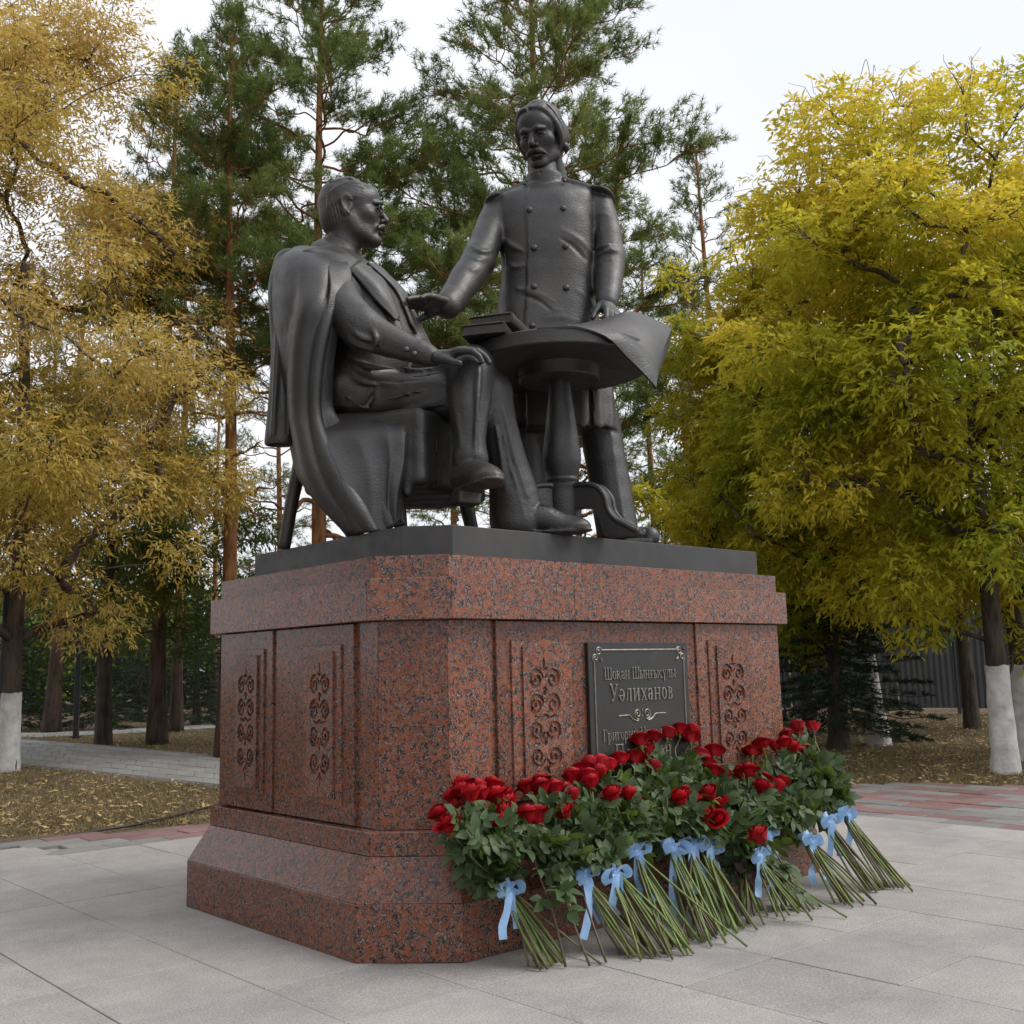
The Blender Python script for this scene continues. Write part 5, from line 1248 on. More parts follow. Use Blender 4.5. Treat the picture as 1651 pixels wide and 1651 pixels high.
def compound(fo, org, droop, n_per, ln, wd, g, tone0, tvar, size_j=0.25, out=None):
    """sprays of pointed leaflets hanging along a short rachis from each origin"""
    m = len(org)
    a = g.uniform(0, 2*np.pi, m); base = np.stack([np.cos(a), np.sin(a), g.uniform(-0.5, 0.35, m)], 1)
    if out is not None: base = base*0.8+out*0.8
    base = unit(base)
    rach = ln*1.5*g.uniform(0.7, 1.2, m)
    for j in range(n_per):
        t = (j//2)/(max(1, (n_per-1)//2)); side = 0 if j == n_per-1 else (1 if j % 2 else -1)
        p = org+base*(rach*t)[:, None]; p[:, 2] -= droop*rach*t*t
        d0 = base.copy(); d0[:, 2] -= droop*2*t; d0 = unit(d0)
        sdv = unit(np.cross(d0, np.array([0, 0, 1.0]))+g.normal(0, .15, (m, 3)))
        d = unit(d0*(0.55 if side else 1.0)+sdv*side*0.75+np.array([0, 0, -1.0])*g.uniform(-0.3, 0.6, m)[:, None]+g.normal(0, .28, (m, 3)))
        nor = unit(np.array([0, 0, 1.0])+g.normal(0, .55, (m, 3)))
        ll = ln*g.uniform(1-size_j, 1+size_j, m)
        fo.add(leaflets(p, d, nor, ll, wd*ll/ln*g.uniform(.85, 1.15, m), g), np.clip(tone0+g.normal(0, tvar, m), 0, 1))
def limb_path(p0, p1, g, sag=0.0, wob=0.08, n=7):
    p0 = np.asarray(p0, float); p1 = np.asarray(p1, float); L_ = np.linalg.norm(p1-p0); t = np.linspace(0, 1, n)[:, None]
    P = p0*(1-t)+p1*t; P[:, 2] += sag*L_*np.sin(np.pi*t[:, 0])
    P[1:-1] += g.normal(0, wob*L_/n*1.6, (n-2, 3)); return P
def trunk_mesh(root, base, height, r0, r1, g, lean=(0, 0), mat='bark_pine', name="trunk", wob=0.05, flare=1.35, seg=12, split=None):
    n = 14; t = np.linspace(0, 1, n); P = np.zeros((n, 3)); P[:, 2] = -0.12+t*(height+0.12)
    P[:, 0] = lean[0]*t*height+wob*np.sin(t*5+g.uniform(0, 6))*t*1.4; P[:, 1] = lean[1]*t*height+wob*np.cos(t*4.2+g.uniform(0, 6))*t*1.4
    P[:, :2] -= P[1, :2]*0
    P += np.asarray(base)
    r = r0+(r1-r0)*t**0.85; r[0] *= flare; r[1] *= 1+(flare-1)*0.3
    D = catmull(np.c_[P, r], 4); v, f = tube(D[:, :3], D[:, 3], seg)
    th = np.arctan2(v[:, 1]-np.interp(v[:, 2], P[:, 2], P[:, 0])*0-base[1], v[:, 0]-base[0])
    o = obj_world(name, v, fix_faces(f), M[mat], root, True)
    return P, r
def whitewash_sleeve(root, P, r, z1, g):
    zs = np.linspace(-0.05, z1, 10); cx = np.interp(zs, P[:, 2], P[:, 0]); cyy = np.interp(zs, P[:, 2], P[:, 1]); rr = np.interp(zs, P[:, 2], r)*1.03+0.006
    seg = 22; th = np.linspace(0, 2*np.pi, seg, endpoint=False); jit = g.normal(0, 0.004, (len(zs), seg)); jag = np.zeros((len(zs), seg)); jag[-1] = g.normal(0, 0.008, seg)
    rad = rr[:, None]*(1+0.03*np.sin(th*3+1)[None, :]+0.025*np.sin(th*7)[None, :])+jit
    V = np.stack([cx[:, None]+rad*np.cos(th), cyy[:, None]+rad*np.sin(th), zs[:, None]+jag], -1).reshape(-1, 3)
    i = np.arange(len(zs)-1)[:, None]*seg; j = np.arange(seg)[None, :]; F = np.stack([i+j, i+(j+1) % seg, i+seg+(j+1) % seg, i+seg+j], -1).reshape(-1, 4)
    obj_world("whitewash", V, F, M['whitewash'], root, True)

def needle_tufts(fo, C_, D_, g, nn=16, ln=0.10, wd=0.0075, tone0=0.5, tvar=0.18, fan=0.75):
    """brush of needles round each shoot; thin triangles"""
    m = len(C_); D_ = unit(D_)
    tone = np.clip(tone0+g.normal(0, tvar, m), 0, 1)
    for k in range(nn):
        d = unit(D_*g.uniform(0.35, 1.1, m)[:, None]+unit(g.normal(0, 1, (m, 3)))*fan)
        o = C_-D_*(g.uniform(0, 0.9, m)*ln)[:, None]
        s = unit(np.cross(d, g.normal(0, 1, (m, 3)))); L_ = ln*g.uniform(.75, 1.25, m)[:, None]
        fo.add(np.stack([o-s*wd*.5, o+s*wd*.5, o+d*L_], 1), np.clip(tone+g.normal(0, .08, m), 0, 1))
def pine(base, height, crown0, spread, r0, label, seed, nl=46, density=1.0, lean=(0, 0), dirbias=None, needle='needle', tuft=1.0, dead=10, group="pines behind the monument", bark='bark_pine', tone=0.5, top=0.25, name="pine_tree"):
    g = np.random.default_rng(seed); root = empty(name, (base[0], base[1], 0)); tag(root, label, "tree", group)
    P, r = trunk_mesh(root, (base[0], base[1], 0), height, r0, r0*0.16, g, lean, bark)
    at_h = lambda z: np.array([np.interp(z, P[:, 2], P[:, 0]), np.interp(z, P[:, 2], P[:, 1]), z])
    fo = Foliage(); br = Bag(); CC, DD = [], []
    for i in range(nl+dead):
        isdead = i >= nl
        u = (i+g.uniform(0, 1))/nl if not isdead else g.uniform(0, .35)
        z = crown0+(height-crown0)*min(u, 1)**0.9 if not isdead else crown0*0.55+(crown0*0.75)*g.uniform(0, 1)
        z = min(z, height-0.05); p0 = at_h(z)
        a = i*2.39996+g.normal(0, .4); prof = (1-min(u, 1))**0.6*(1-top)+top*(1-min(u, 1)**3)
        L_ = spread*prof*g.uniform(.65, 1.15)*(0.6 if isdead else 1)
        el = math.radians(g.uniform(-12, 18)+45*min(u, 1)**2) if not isdead else math.radians(g.uniform(-20, 10))
        d = np.array([math.cos(a)*math.cos(el), math.sin(a)*math.cos(el), math.sin(el)])
        rr = np.interp(z, P[:, 2], r)*g.uniform(.28, .45)
        Q = limb_path(p0, p0+d*L_, g, 0.05 if not isdead else -0.05, 0.16, 8); Q = catmull(Q, 3)
        v, f = tube(Q, np.linspace(max(rr, .012), .005, len(Q)), 5, False); br.add(v, f)
        if isdead:
            for t in g.uniform(.3, 1, 5):
                q0 = Q[int(t*(len(Q)-1))]; q1 = q0+unit(d+g.normal(0, .8, 3))*L_*.3; v, f = tube(limb_path(q0, q1, g, 0, .2, 4), [.006, .005, .004, .002], 3, False); br.add(v, f)
            continue
        ns = max(3, int(L_*5.2*density))
        for k in range(ns):
            t = 0.28+0.72*(k+g.uniform(0, 1))/ns; q0 = Q[min(int(t*(len(Q)-1)), len(Q)-1)]
            sd = unit(np.cross(d, [0, 0, 1])); w = g.choice([-1, 1])
            dd = unit(d*g.uniform(.3, 1)+sd*w*g.uniform(.2, 1.0)+np.array([0, 0, g.uniform(-.1, .65)])); l2 = L_*(1.08-t*.62)*g.uniform(.28, .5)+.12
            S_ = limb_path(q0, q0+dd*l2, g, .08, .12, 5); v, f = tube(S_, np.linspace(.010, .003, 5), 3, False); br.add(v, f)
            nt_ = max(6, int(l2*26*density))
            tt = g.uniform(.25, 1.0, nt_); idx = tt*4; i0 = np.minimum(idx.astype(int), 3); fr = (idx-i0)[:, None]
            c = S_[i0]*(1-fr)+S_[i0+1]*fr; dv = unit(dd+g.normal(0, .55, (nt_, 3))+np.array([0, 0, .35]))
            c = c+dv*g.uniform(.0, .16, nt_)[:, None]+g.normal(0, .05, (nt_, 3))
            CC.append(c); DD.append(dv)
    CC = np.vstack(CC); DD = np.vstack(DD)
    needle_tufts(fo, CC, DD, g, int(15*tuft), .125, .0115, tone)
    obj_world("branches", br.verts(), br.f, M[bark], root, True)["kind"] = "stuff"
    fo.build("crown", M[needle], root)
    return root, len(CC)
def broadleaf(base, height, crown0, spread, r0, label, seed, mat, nl=34, ln=.095, wd=.030, sprays=9000, lean=(0, 0), squash=1.0, droop=.35, tone=.5, group="autumn trees round the plaza", wash=0.0, name="autumn_tree", nper=7, cutoff=None, shells=70, center=None, bark='bark_dark', forks=3, twigs=160, taper=.25):
    """trunk, forking limbs and a crown of leaf sprays gathered in overlapping clumps"""
    g = np.random.default_rng(seed); root = empty(name, (base[0], base[1], 0)); tag(root, label, "tree", group)
    P, r = trunk_mesh(root, (base[0], base[1], 0), crown0+(height-crown0)*.45, r0, r0*.45, g, lean, bark, wob=.035, flare=1.12)
    if wash: whitewash_sleeve(root, P, r, wash, g)
    at_h = lambda z: np.array([np.interp(z, P[:, 2], P[:, 0]), np.interp(z, P[:, 2], P[:, 1]), z])
    cz = (crown0+height)/2; hz = (height-crown0)/2; cen = np.array([base[0]+lean[0]*cz, base[1]+lean[1]*cz, cz]) if center is None else np.asarray(center, float)
    br = Bag(); fo = Foliage()
    # clumps: points spread through the crown's volume, more towards its surface
    dirs = unit(g.normal(0, 1, (shells, 3))); rad = g.uniform(.25, 1.0, shells)**.45
    cl = cen+dirs*rad[:, None]*np.array([spread, spread*squash, hz])
    tz = np.clip((cl[:, 2]-cen[2])/hz, -1, 1); cl[:, :2] = cen[:2]+(cl[:, :2]-cen[:2])*(1-taper*tz)[:, None]
    cl += g.normal(0, .12*spread, (shells, 3))*np.array([1, 1, .6])
    cr = spread*g.uniform(.13, .26, shells)
    # grow limbs: every clump hangs on the nearest clump or trunk point nearer to the foot of the crown
    foot = at_h(crown0*.8); order = np.argsort(np.linalg.norm((cl-foot)*np.array([1, 1, .8]), axis=1)); nodes = [at_h(z) for z in np.linspace(crown0*.7, P[-1, 2], 9)]; nt0 = len(nodes); par = [-1]*nt0; ids = []
    for i in order:
        dn = np.array(nodes); cost = np.linalg.norm(dn-cl[i], axis=1)+.35*np.maximum(dn[:, 2]-cl[i, 2]+.2, 0)*2
        par.append(int(np.argmin(cost))); nodes.append(cl[i]); ids.append(i)
    wgt = np.ones(len(nodes))
    for k in range(len(nodes)-1, nt0-1, -1): wgt[par[k]] += wgt[k]
    for k in range(nt0, len(nodes)):
        i = ids[k-nt0]; Q = catmull(limb_path(nodes[par[k]], nodes[k], g, .05, .12, 5), 3); ra = .0085*math.sqrt(wgt[k])
        v, f = tube(Q, np.linspace(min(ra*1.15, r0*.5), min(ra*.8, r0*.4), len(Q)), 5, False); br.add(v, f)
        for q_ in range(5):
            q1 = cl[i]+unit(g.normal(0, 1, 3)+dirs[i]*.7)*cr[i]*g.uniform(.8, 1.5); q0 = Q[int(len(Q)*g.uniform(.5, .98))]
            v, f = tube(limb_path(q0, q1, g, .10, .2, 5), np.linspace(.006, .002, 5), 3, False); br.add(v, f)
    per = g.multinomial(sprays, cr**2.4/np.sum(cr**2.4))
    O, T_, OUT = [], [], []
    for i in range(shells):
        m = per[i]; q = unit(g.normal(0, 1, (m, 3)))*(g.uniform(.15, 1, m)**.5)[:, None]*cr[i]*np.array([1.15, 1.15, .8]); O.append(cl[i]+q); OUT.append(unit(q+dirs[i]*.4*cr[i]))
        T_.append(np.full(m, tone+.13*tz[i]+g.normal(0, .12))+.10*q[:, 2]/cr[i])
    O = np.vstack(O); T_ = np.concatenate(T_); OUT = np.vstack(OUT)
    if cutoff is not None: k = cutoff(O); O, T_, OUT = O[k], T_[k], OUT[k]
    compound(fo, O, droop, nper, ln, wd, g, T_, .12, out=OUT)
    for k in range(twigs):                                 # bare grey hanging twigs seen in the crown
        c = O[g.integers(len(O))]; d = unit(np.array([g.normal(), g.normal(), .5])); q = [c, c+d*.25, c+d*.42+np.array([0, 0, -.05]), c+d*.5+np.array([0, 0, -.30*g.uniform(.5, 1.4)])]
        v, f = tube(catmull(np.array(q), 3), .0035, 3, False); br.add(v, f)
    obj_world("branches", br.verts(), br.f, M[bark], root, True)["kind"] = "stuff"
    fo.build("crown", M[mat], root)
    return root
def spruce(base, height, spread, label, seed, name="spruce_tree", n=120, needle='needle_blue', group="dark undergrowth conifers", z0=.15):
    g = np.random.default_rng(seed); root = empty(name, (base[0], base[1], 0)); tag(root, label, "tree", group)
    P, r = trunk_mesh(root, (base[0], base[1], 0), height, .05+height*.018, .012, g, (0, 0), 'bark_dark', wob=.02)
    fo = Foliage(); br = Bag(); C_, D_ = [], []
    for i in range(n):
        u = (i+.5)/n; z = z0+(height-z0)*u**1.1; L_ = spread*(1-u)**.85*g.uniform(.7, 1.1)+.08; a = i*2.39996; el = math.radians(-14+40*u)
        d = np.array([math.cos(a)*math.cos(el), math.sin(a)*math.cos(el), math.sin(el)]); p0 = np.array([base[0], base[1], z])
        Q = limb_path(p0, p0+d*L_, g, -.06, .06, 6); v, f = tube(Q, np.linspace(.012, .004, 6), 3, False); br.add(v, f)
        m = int(L_*46)+6; t = g.uniform(.12, 1, m); q = p0+d*(L_*t)[:, None]; sd = unit(np.cross(d, [0, 0, 1])); w = g.uniform(-1, 1, m)*(1.05-t)*L_*.42
        q = q+sd*w[:, None]+np.array([0, 0, -1.0])*(np.abs(w)*.25)[:, None]; C_.append(q); D_.append(unit(d*.8+sd*np.sign(w)[:, None]*.6+g.normal(0, .25, (m, 3))))
    needle_tufts(fo, np.vstack(C_), np.vstack(D_), g, 9, .075, .011, .45, .15, .55)
    obj_world("branches", br.verts(), br.f, M['bark_dark'], root, True)["kind"] = "stuff"; fo.build("crown", M[needle], root); return root
# ------------------------------------------------------------------ planting: each tree in view where the photograph shows its foot
def spot(px, hd):
    """ground point in the direction of a pixel column at a walking distance"""
    w = ray(px, 1078); w = np.array([w[0], w[1]]); w = w/np.linalg.norm(w); return np.array([CAM[0]+w[0]*hd, CAM[1]+w[1]*hd])
# pines in front rank
pine(spot(366, 15.3), 10.9, 5.2, 1.75, .13, "straight orange-barked pine rising behind the seated figure's coat", 11, nl=56, density=1.2, tuft=1.05, dead=12)
pine(spot(514, 16.6), 13.2, 5.0, 2.8, .15, "tall pine with its top above the seated figure's head", 12, nl=62, density=1.2, tuft=1.05, dead=8)
pine(spot(884, 17.0), 14.4, 3.6, 3.1, .15, "wide spreading pine behind the standing officer", 13, nl=84, density=1.15, dead=14, tone=.62, tuft=.95, top=.6)
pine(spot(1172, 21.0), 11.4, 3.4, 2.0, .14, "slim pine showing between the officer and the yellow trees", 14, nl=50, density=.95, dead=10, tone=.35)
pine(spot(256, 19.0), 11.6, 7.6, 1.4, .145, "dark thick-trunked pine standing in the lawn beyond the footpath", 15, nl=46, density=1.1, dead=6)
pine(spot(86, 25.0), 11.5, 5.6, 2.2, .165, "leaning dark pine trunk near the garden lamp at far left", 16, nl=36, density=.8, dead=6, lean=(.03, -.02))
# pines farther back
for i, (px, hd, h, c0, sp, lb) in enumerate((
        (940, 26, 12.5, 4.0, 2.4, "farther pine seen past the table's column and the officer's leg"),
        (286, 23, 10.5, 4.5, 1.6, "second pine trunk close behind the dark thick-trunked pine"),
        (450, 27, 10.5, 3.2, 2.4, "farther pine seen left of the draped coat"),
        (610, 29, 12.0, 3.0, 2.8, "farther pine hidden behind the seated figure"),
        (735, 26, 12.5, 2.6, 3.0, "farther pine between the two figures"),
        (1065, 25, 11.5, 2.4, 2.6, "farther pine right of the officer's map"),
        (1125, 33, 12.0, 2.0, 2.6, "distant pine left of the yellow trees"),
        (175, 33, 10.0, 3.0, 3.0, "distant pine behind the garden lamp"),
        (345, 36, 11.5, 2.5, 2.6, "distant pine left of the monument"))):
    pine(spot(px, hd), h, c0, sp, .125, lb, 30+i, nl=44, density=.62, tuft=.8, dead=8, tone=.45)
# autumn broadleaf trees
broadleaf(spot(20, 14.7), 11.6, 2.2, 2.45, .12, "ochre autumn tree with whitewashed trunk at the left edge", 51, 'leaf_orange', sprays=24000, ln=.092, wd=.024, shells=150, tone=.70, wash=.92, nper=5, center=np.append(spot(0, 14.7), 6.2), taper=.42, lean=(.0, .0), droop=.25, twigs=220)
broadleaf(spot(170, 19.5), 6.0, 1.9, 2.3, .15, "green and brown leaved tree beside the dark pine", 52, 'leaf_green', sprays=5200, ln=.13, wd=.035, shells=46, tone=.62, droop=.25)
broadleaf(spot(-210, 17.0), 8.5, 1.6, 2.8, .16, "ochre tree just outside the left edge", 57, 'leaf_orange', sprays=4500, ln=.13, wd=.03, shells=50, tone=.5, droop=.25)
broadleaf(spot(1608, 11.5), 7.4, 1.15, 2.0, .118, "yellow tree with whitewashed trunk at the right edge", 53, 'leaf_yellow', sprays=15500, ln=.088, wd=.030, shells=150, tone=.56, wash=.98, center=np.append(spot(1545, 11.6), 4.25), droop=.25, squash=.9)
broadleaf(spot(1642, 12.8), 6.6, 1.9, 2.0, .11, "yellow tree with whitewashed trunk close behind the one at the right edge", 54, 'leaf_yellow', sprays=5000, ln=.12, wd=.036, shells=60, tone=.40, wash=.98, center=np.append(spot(1710, 12.9), 3.9), droop=.25)
broadleaf(spot(1412, 15.0), 7.4, 1.2, 1.8, .13, "yellow-green tree with leaning whitewashed trunk behind the roses", 55, 'leaf_yellow', sprays=14500, ln=.096, wd=.032, shells=140, tone=.50, wash=1.15, lean=(-.07, .05), center=np.append(spot(1318, 14.2), 4.25), droop=.25, squash=.8)
broadleaf(spot(1130, 17.5), 4.6, 1.5, 1.25, .10, "low yellow-green tree just right of the bronze map", 56, 'leaf_yellow', sprays=3000, ln=.125, wd=.036, shells=34, tone=.40, droop=.25)
broadleaf(spot(1300, 19.0), 6.5, 1.2, 2.4, .13, "dark green tree in the shade behind the yellow trees", 58, 'leaf_green', sprays=4200, ln=.13, wd=.04, shells=46, tone=.35, droop=.4)
broadleaf(spot(1560, 18.5), 6.5, 1.4, 2.6, .13, "dark green tree before the corrugated fence at right", 59, 'leaf_green', sprays=4200, ln=.13, wd=.04, shells=46, tone=.3, droop=.4)
for i, (x, y, h) in enumerate(((-9.4, -1.6, 10.4), (-9.0, 2.6, 11.0), (-8.8, 7.2, 10.4))):      # added row out of view, placed to shade and darken the pedestal's left face
    broadleaf(np.array([x, y]), h, 1.4, 2.9, .17, ("ochre tree of the row beyond the plaza's left edge, nearest", "ochre tree of the row beyond the plaza's left edge, middle", "ochre tree of the row beyond the plaza's left edge, farthest")[i], 95+i, 'leaf_orange', sprays=5200, ln=.17, wd=.07, shells=70, tone=.5, droop=.25, nper=5, twigs=0)
# dark young conifers
spruce(spot(1345, 14.2), 4.2, 1.55, "drooping dark spruce in the shade behind the last rose bouquet", 61, n=130, z0=.35)
for i, (px, hd, h, sp, lb) in enumerate(((165, 25.5, 3.4, 1.5, "bushy dark spruce right of the garden lamp"), (318, 26.0, 3.2, 1.4, "bushy dark spruce left of the pedestal's base"), (30, 27.0, 3.0, 1.5, "bushy dark spruce by the leaning pine at far left"), (225, 30.0, 3.6, 1.7, "bushy dark spruce between two pines at left"), (402, 30.0, 4.2, 1.8, "dark spruce behind the pedestal's left corner"), (560, 31.0, 5.0, 2.2, "dark spruce hidden behind the chair"))):
    spruce(spot(px, hd), h, sp, lb, 70+i, n=80)
# far belt of woodland that reads as one mass
def woodland(px0, px1, hd, h0, h1, n, mat, seed, tone, label):
    g = np.random.default_rng(seed); o0 = empty("far_woodland", (0, 0, 0)); fo = Foliage()
    O = []
    for k in range(n):
        p = spot(g.uniform(px0, px1), hd*g.uniform(.9, 1.25)); hgt = g.uniform(h0, h1); rr = g.uniform(.9, 2.0)
        m = 130; q = unit(g.normal(0, 1, (m, 3)))*(g.uniform(.2, 1, m)**.5)[:, None]*np.array([rr, rr, rr*.9]); O.append(np.array([p[0], p[1], hgt])+q)
    O = np.vstack(O); O = O[O[:, 2] > .05]; compound(fo, O, .3, 3, .30, .14, g, np.full(len(O), tone), .16)
    m = fo.build("far_woodland", M[mat], o0); m.parent = None; bpy.data.objects.remove(o0); m.name = "far_woodland"; tag(m, label, "woodland", kind="stuff")
woodland(-500, 760, 44, .8, 4.2, 210, 'leaf_green', 81, .55, "far green woodland behind the pines at left")
woodland(900, 2300, 40, .8, 5.0, 120, 'leaf_green', 82, .3, "far green woodland behind the fence at right")

# corrugated metal fence beyond the trees at right
M['fence'] = plain("grey_corrugated_steel", (0.085, 0.088, 0.092), 0.5, 0.12, 2, 0.2, objvar=.06)
fa, fb = spot(1195, 25.0), spot(2150, 23.0); fdv = (fb-fa)/np.linalg.norm(fb-fa); flen = np.linalg.norm(fb-fa); fnv = np.array([-fdv[1], fdv[0]])
fence = empty("corrugated_fence", (fa[0], fa[1], 0), math.atan2(fdv[1], fdv[0])); tag(fence, "grey corrugated metal fence beyond the trees at right", "fence")
PW = 1.15
us = np.arange(0, PW+.001, .0288); prof = .018*np.sign(np.sin(us*2*math.pi/.115))*np.minimum(1, np.abs(np.sin(us*2*math.pi/.115))*1.8)
n = len(us); pv_ = np.array([[u, d, z] for z in (.08, 1.95) for u, d in zip(us, prof)]); pf_ = [[i, i+1, n+i+1, n+i] for i in range(n-1)]
pan_me = mesh("panel", pv_, pf_, M['fence'])
v, f = bevelled(boxv(-.04, .04, -.04, .04, -.05, 2.02), BOXF, .005); post_me = mesh("post", v, f, M['fence'])
v, f = bevelled(boxv(0, PW, .03, .06, -.02, .02), BOXF, .003); rail_me = mesh("rail", v, f, M['fence'])
for i in range(int(flen/PW)):
    link("panel", pan_me, fence, (i*PW, 0, float(rng.normal(0, .004))), (float(rng.normal(0, .004)), 0, 0))
    if i % 2 == 0: link("post", post_me, fence, (i*PW, .075, 0))
    for z in (.4, 1.6): link("rail", rail_me, fence, (i*PW, 0, z))
# slim dark poles beside the pedestal's right side
M['pole'] = plain("dark_steel_pole", (0.03, 0.031, 0.034), 0.45, .1, 4, .3)
for px, lb in ((1251, "slim dark steel pole nearer the pedestal's right side"), (1262, "slim dark steel pole right beside another by the fence")):
    p = spot(px, 21.5+(px-1251)*.05); v, f = tube(np.array([[0, 0, -.05], [0, 0, 1.6], [0, 0, 3.2]]), .03, 8); o = link("steel_pole", mesh("steel_pole", v, fix_faces(f), M['pole']), None, (*p, 0)); tag(o, lb, "pole", "slim poles by the fence")
# garden lamps
def garden_lamp(p, h, rz, label):
    r = empty("garden_lamp", (*p, 0), rz); tag(r, label, "lamp", "garden lamps along the footpath")
    v, f = bevelled(boxv(-.045, .045, -.045, .045, -.05, h), BOXF, .008); link("post", mesh("post", v, f, M['pole']), r)
    v, f = bevelled(boxv(-.55, .09, -.075, .075, h+.0015, h+.065), BOXF, .015); hd_ = link("lamp_head", mesh("lamp_head", v, f, M['pole']), r)
    v, f = bevelled(boxv(-.50, -.12, -.055, .055, h-.012, h), BOXF, .004); link("diffuser", mesh("diffuser", v, f, plain("frosted_glass", (.5, .5, .48), .4)), hd_)
    v, f = bevelled(boxv(-.09, .09, -.09, .09, 0, .02), BOXF, .004); link("base_plate", mesh("base_plate", v, f, M['pole']), r)
garden_lamp(spot(126, 22.0), 2.02, -YAW+.1, "dark square garden lamp post on the lawn left of the thick pine")
garden_lamp(spot(8, 15.6), 2.2, -YAW+math.pi-.1, "dark garden lamp post hidden behind the whitewashed trunk at left")

# ------------------------------------------------------------------ lawn: fallen leaves, grass, cable
def on_lawn(x, y):
    return ((y > outer_y(x)+.02) & (x < 3.3)) | ((x > outer_x(y)+.02) & (x >= 3.3)) 
def path_mask(x, y):
    A = np.array([p[:2] for p in near_l]); B = np.array([p[:2] for p in far_l]); ok = np.zeros(len(x), bool)
    for i in range(len(A)-1):
        q = [A[i], A[i+1], B[i+1], B[i]]; s = np.ones(len(x), bool); sg = None
        for k in range(4):
            a, b = q[k], q[(k+1) % 4]; cr = (b[0]-a[0])*(y-a[1])-(b[1]-a[1])*(x-a[0]); s &= (cr <= 0) if sg_path > 0 else (cr >= 0)
        ok |= s
    return ok
near_l = [atz(-60, 1200), atz(0, 1226), atz(180, 1246), atz(355, 1265), atz(560, 1290)]; far_l = [atz(-60, 1186), atz(0, 1189), atz(180, 1203), atz(355, 1219), atz(560, 1240)]
_q = [near_l[1][:2], near_l[2][:2], far_l[2][:2]]; sg_path = -1 if ((_q[1]-_q[0])[0]*(_q[2]-_q[0])[1]-(_q[1]-_q[0])[1]*(_q[2]-_q[0])[0]) > 0 else 1
def ground_z(x, y):
    far_ = np.clip((np.hypot(x+.5, y+.5)-6.5)/6, 0, 1); return -.032+far_*(.006*np.sin(x*.7+1.3)*np.cos(y*.6)+.004*np.sin(x*1.9-y*1.3))
def scatter(n, px0, px1, d0, d1, g):
    hd = d0*(d1/d0)**g.uniform(0, 1, n); pp = np.array([spot(p, d) for p, d in zip(g.uniform(px0, px1, n), hd)])
    k = on_lawn(pp[:, 0], pp[:, 1]) & ~path_mask(pp[:, 0], pp[:, 1]); return pp[k]
g = np.random.default_rng(5)
M['leaf_litter'] = leaf_mat("fallen_leaf", [(0.0, (0.16, 0.10, 0.045)), (0.4, (0.34, 0.23, 0.10)), (0.75, (0.50, 0.37, 0.17)), (1.0, (0.6, 0.49, 0.28))], .7, .15, .8)
def litter(pp, name, label, ln, seed):
    g = np.random.default_rng(seed); n = len(pp); z = ground_z(pp[:, 0], pp[:, 1])+.012+g.uniform(0, .02, n); o = np.c_[pp, z]; a = g.uniform(0, 2*np.pi, n)
    d = unit(np.c_[np.cos(a), np.sin(a), g.normal(0, .25, n)]); nor = unit(np.array([0, 0, 1.0])+g.normal(0, .35, (n, 3))); fo = Foliage(); l = ln*g.uniform(.6, 1.3, n)
    fo.add(leaflets(o, d, nor, l, l*.38, g), g.uniform(.0, 1, n)); e = empty("x"); m = fo.build(name, M['leaf_litter'], e); m.parent = None; bpy.data.objects.remove(e); tag(m, label, "leaves", kind="stuff")
litter(scatter(9500, -350, 420, 8.6, 24, g), "fallen_leaves", "tan fallen leaves strewn over the lawn at left", .058, 91)
litter(scatter(5200, 1270, 1900, 9.5, 24, g), "fallen_leaves", "tan fallen leaves strewn along the lawn's edge at right", .07, 92)
def grass(pp, label, seed, h=.045):
    g = np.random.default_rng(seed); n = len(pp); fo = Foliage()
    for k in range(4):
        q = pp+g.normal(0, .03, (n, 2)); o = np.c_[q, ground_z(q[:, 0], q[:, 1])-.005]; a = g.uniform(0, 2*np.pi, n); s = np.c_[np.cos(a), np.sin(a), 0*a]*.005; t = np.c_[g.normal(0, .45, (n, 2)), np.ones(n)]*(h*g.uniform(.5, 1.3, n))[:, None]
        fo.add(np.stack([o-s, o+s, o+t], 1), np.clip(g.normal(.55, .25, n), 0, 1))
    e = empty("x"); m = fo.build("grass", M['dry_grass'], e); m.parent = None; bpy.data.objects.remove(e); tag(m, label, "grass", kind="stuff")
M['dry_grass'] = leaf_mat("dry_grass", [(0.0, (0.095, 0.09, 0.035)), (0.45, (0.20, 0.16, 0.08)), (1.0, (0.36, 0.29, 0.17))], .7, .2, .7)
grass(scatter(16000, -350, 420, 8.6, 24, g), "short dry grass on the lawn at left", 93)
grass(scatter(7000, 1270, 1900, 9.5, 22, g), "short dry grass on the lawn at right", 94)
M['cable'] = plain("black_cable", (.012, .012, .012), .5)
cp = [atz(105, 1347), atz(170, 1336), atz(232, 1326), atz(290, 1313), atz(338, 1300), atz(420, 1275)]
P = np.array([[p[0], p[1], ground_z(p[0], p[1])+.028] for p in cp]); v, f = tube(catmull(P, 8), .011, 6)
tag(link("cable", mesh("cable", v, fix_faces(f), M['cable'])), "thin black cable lying across the leafy lawn at left", "cable")
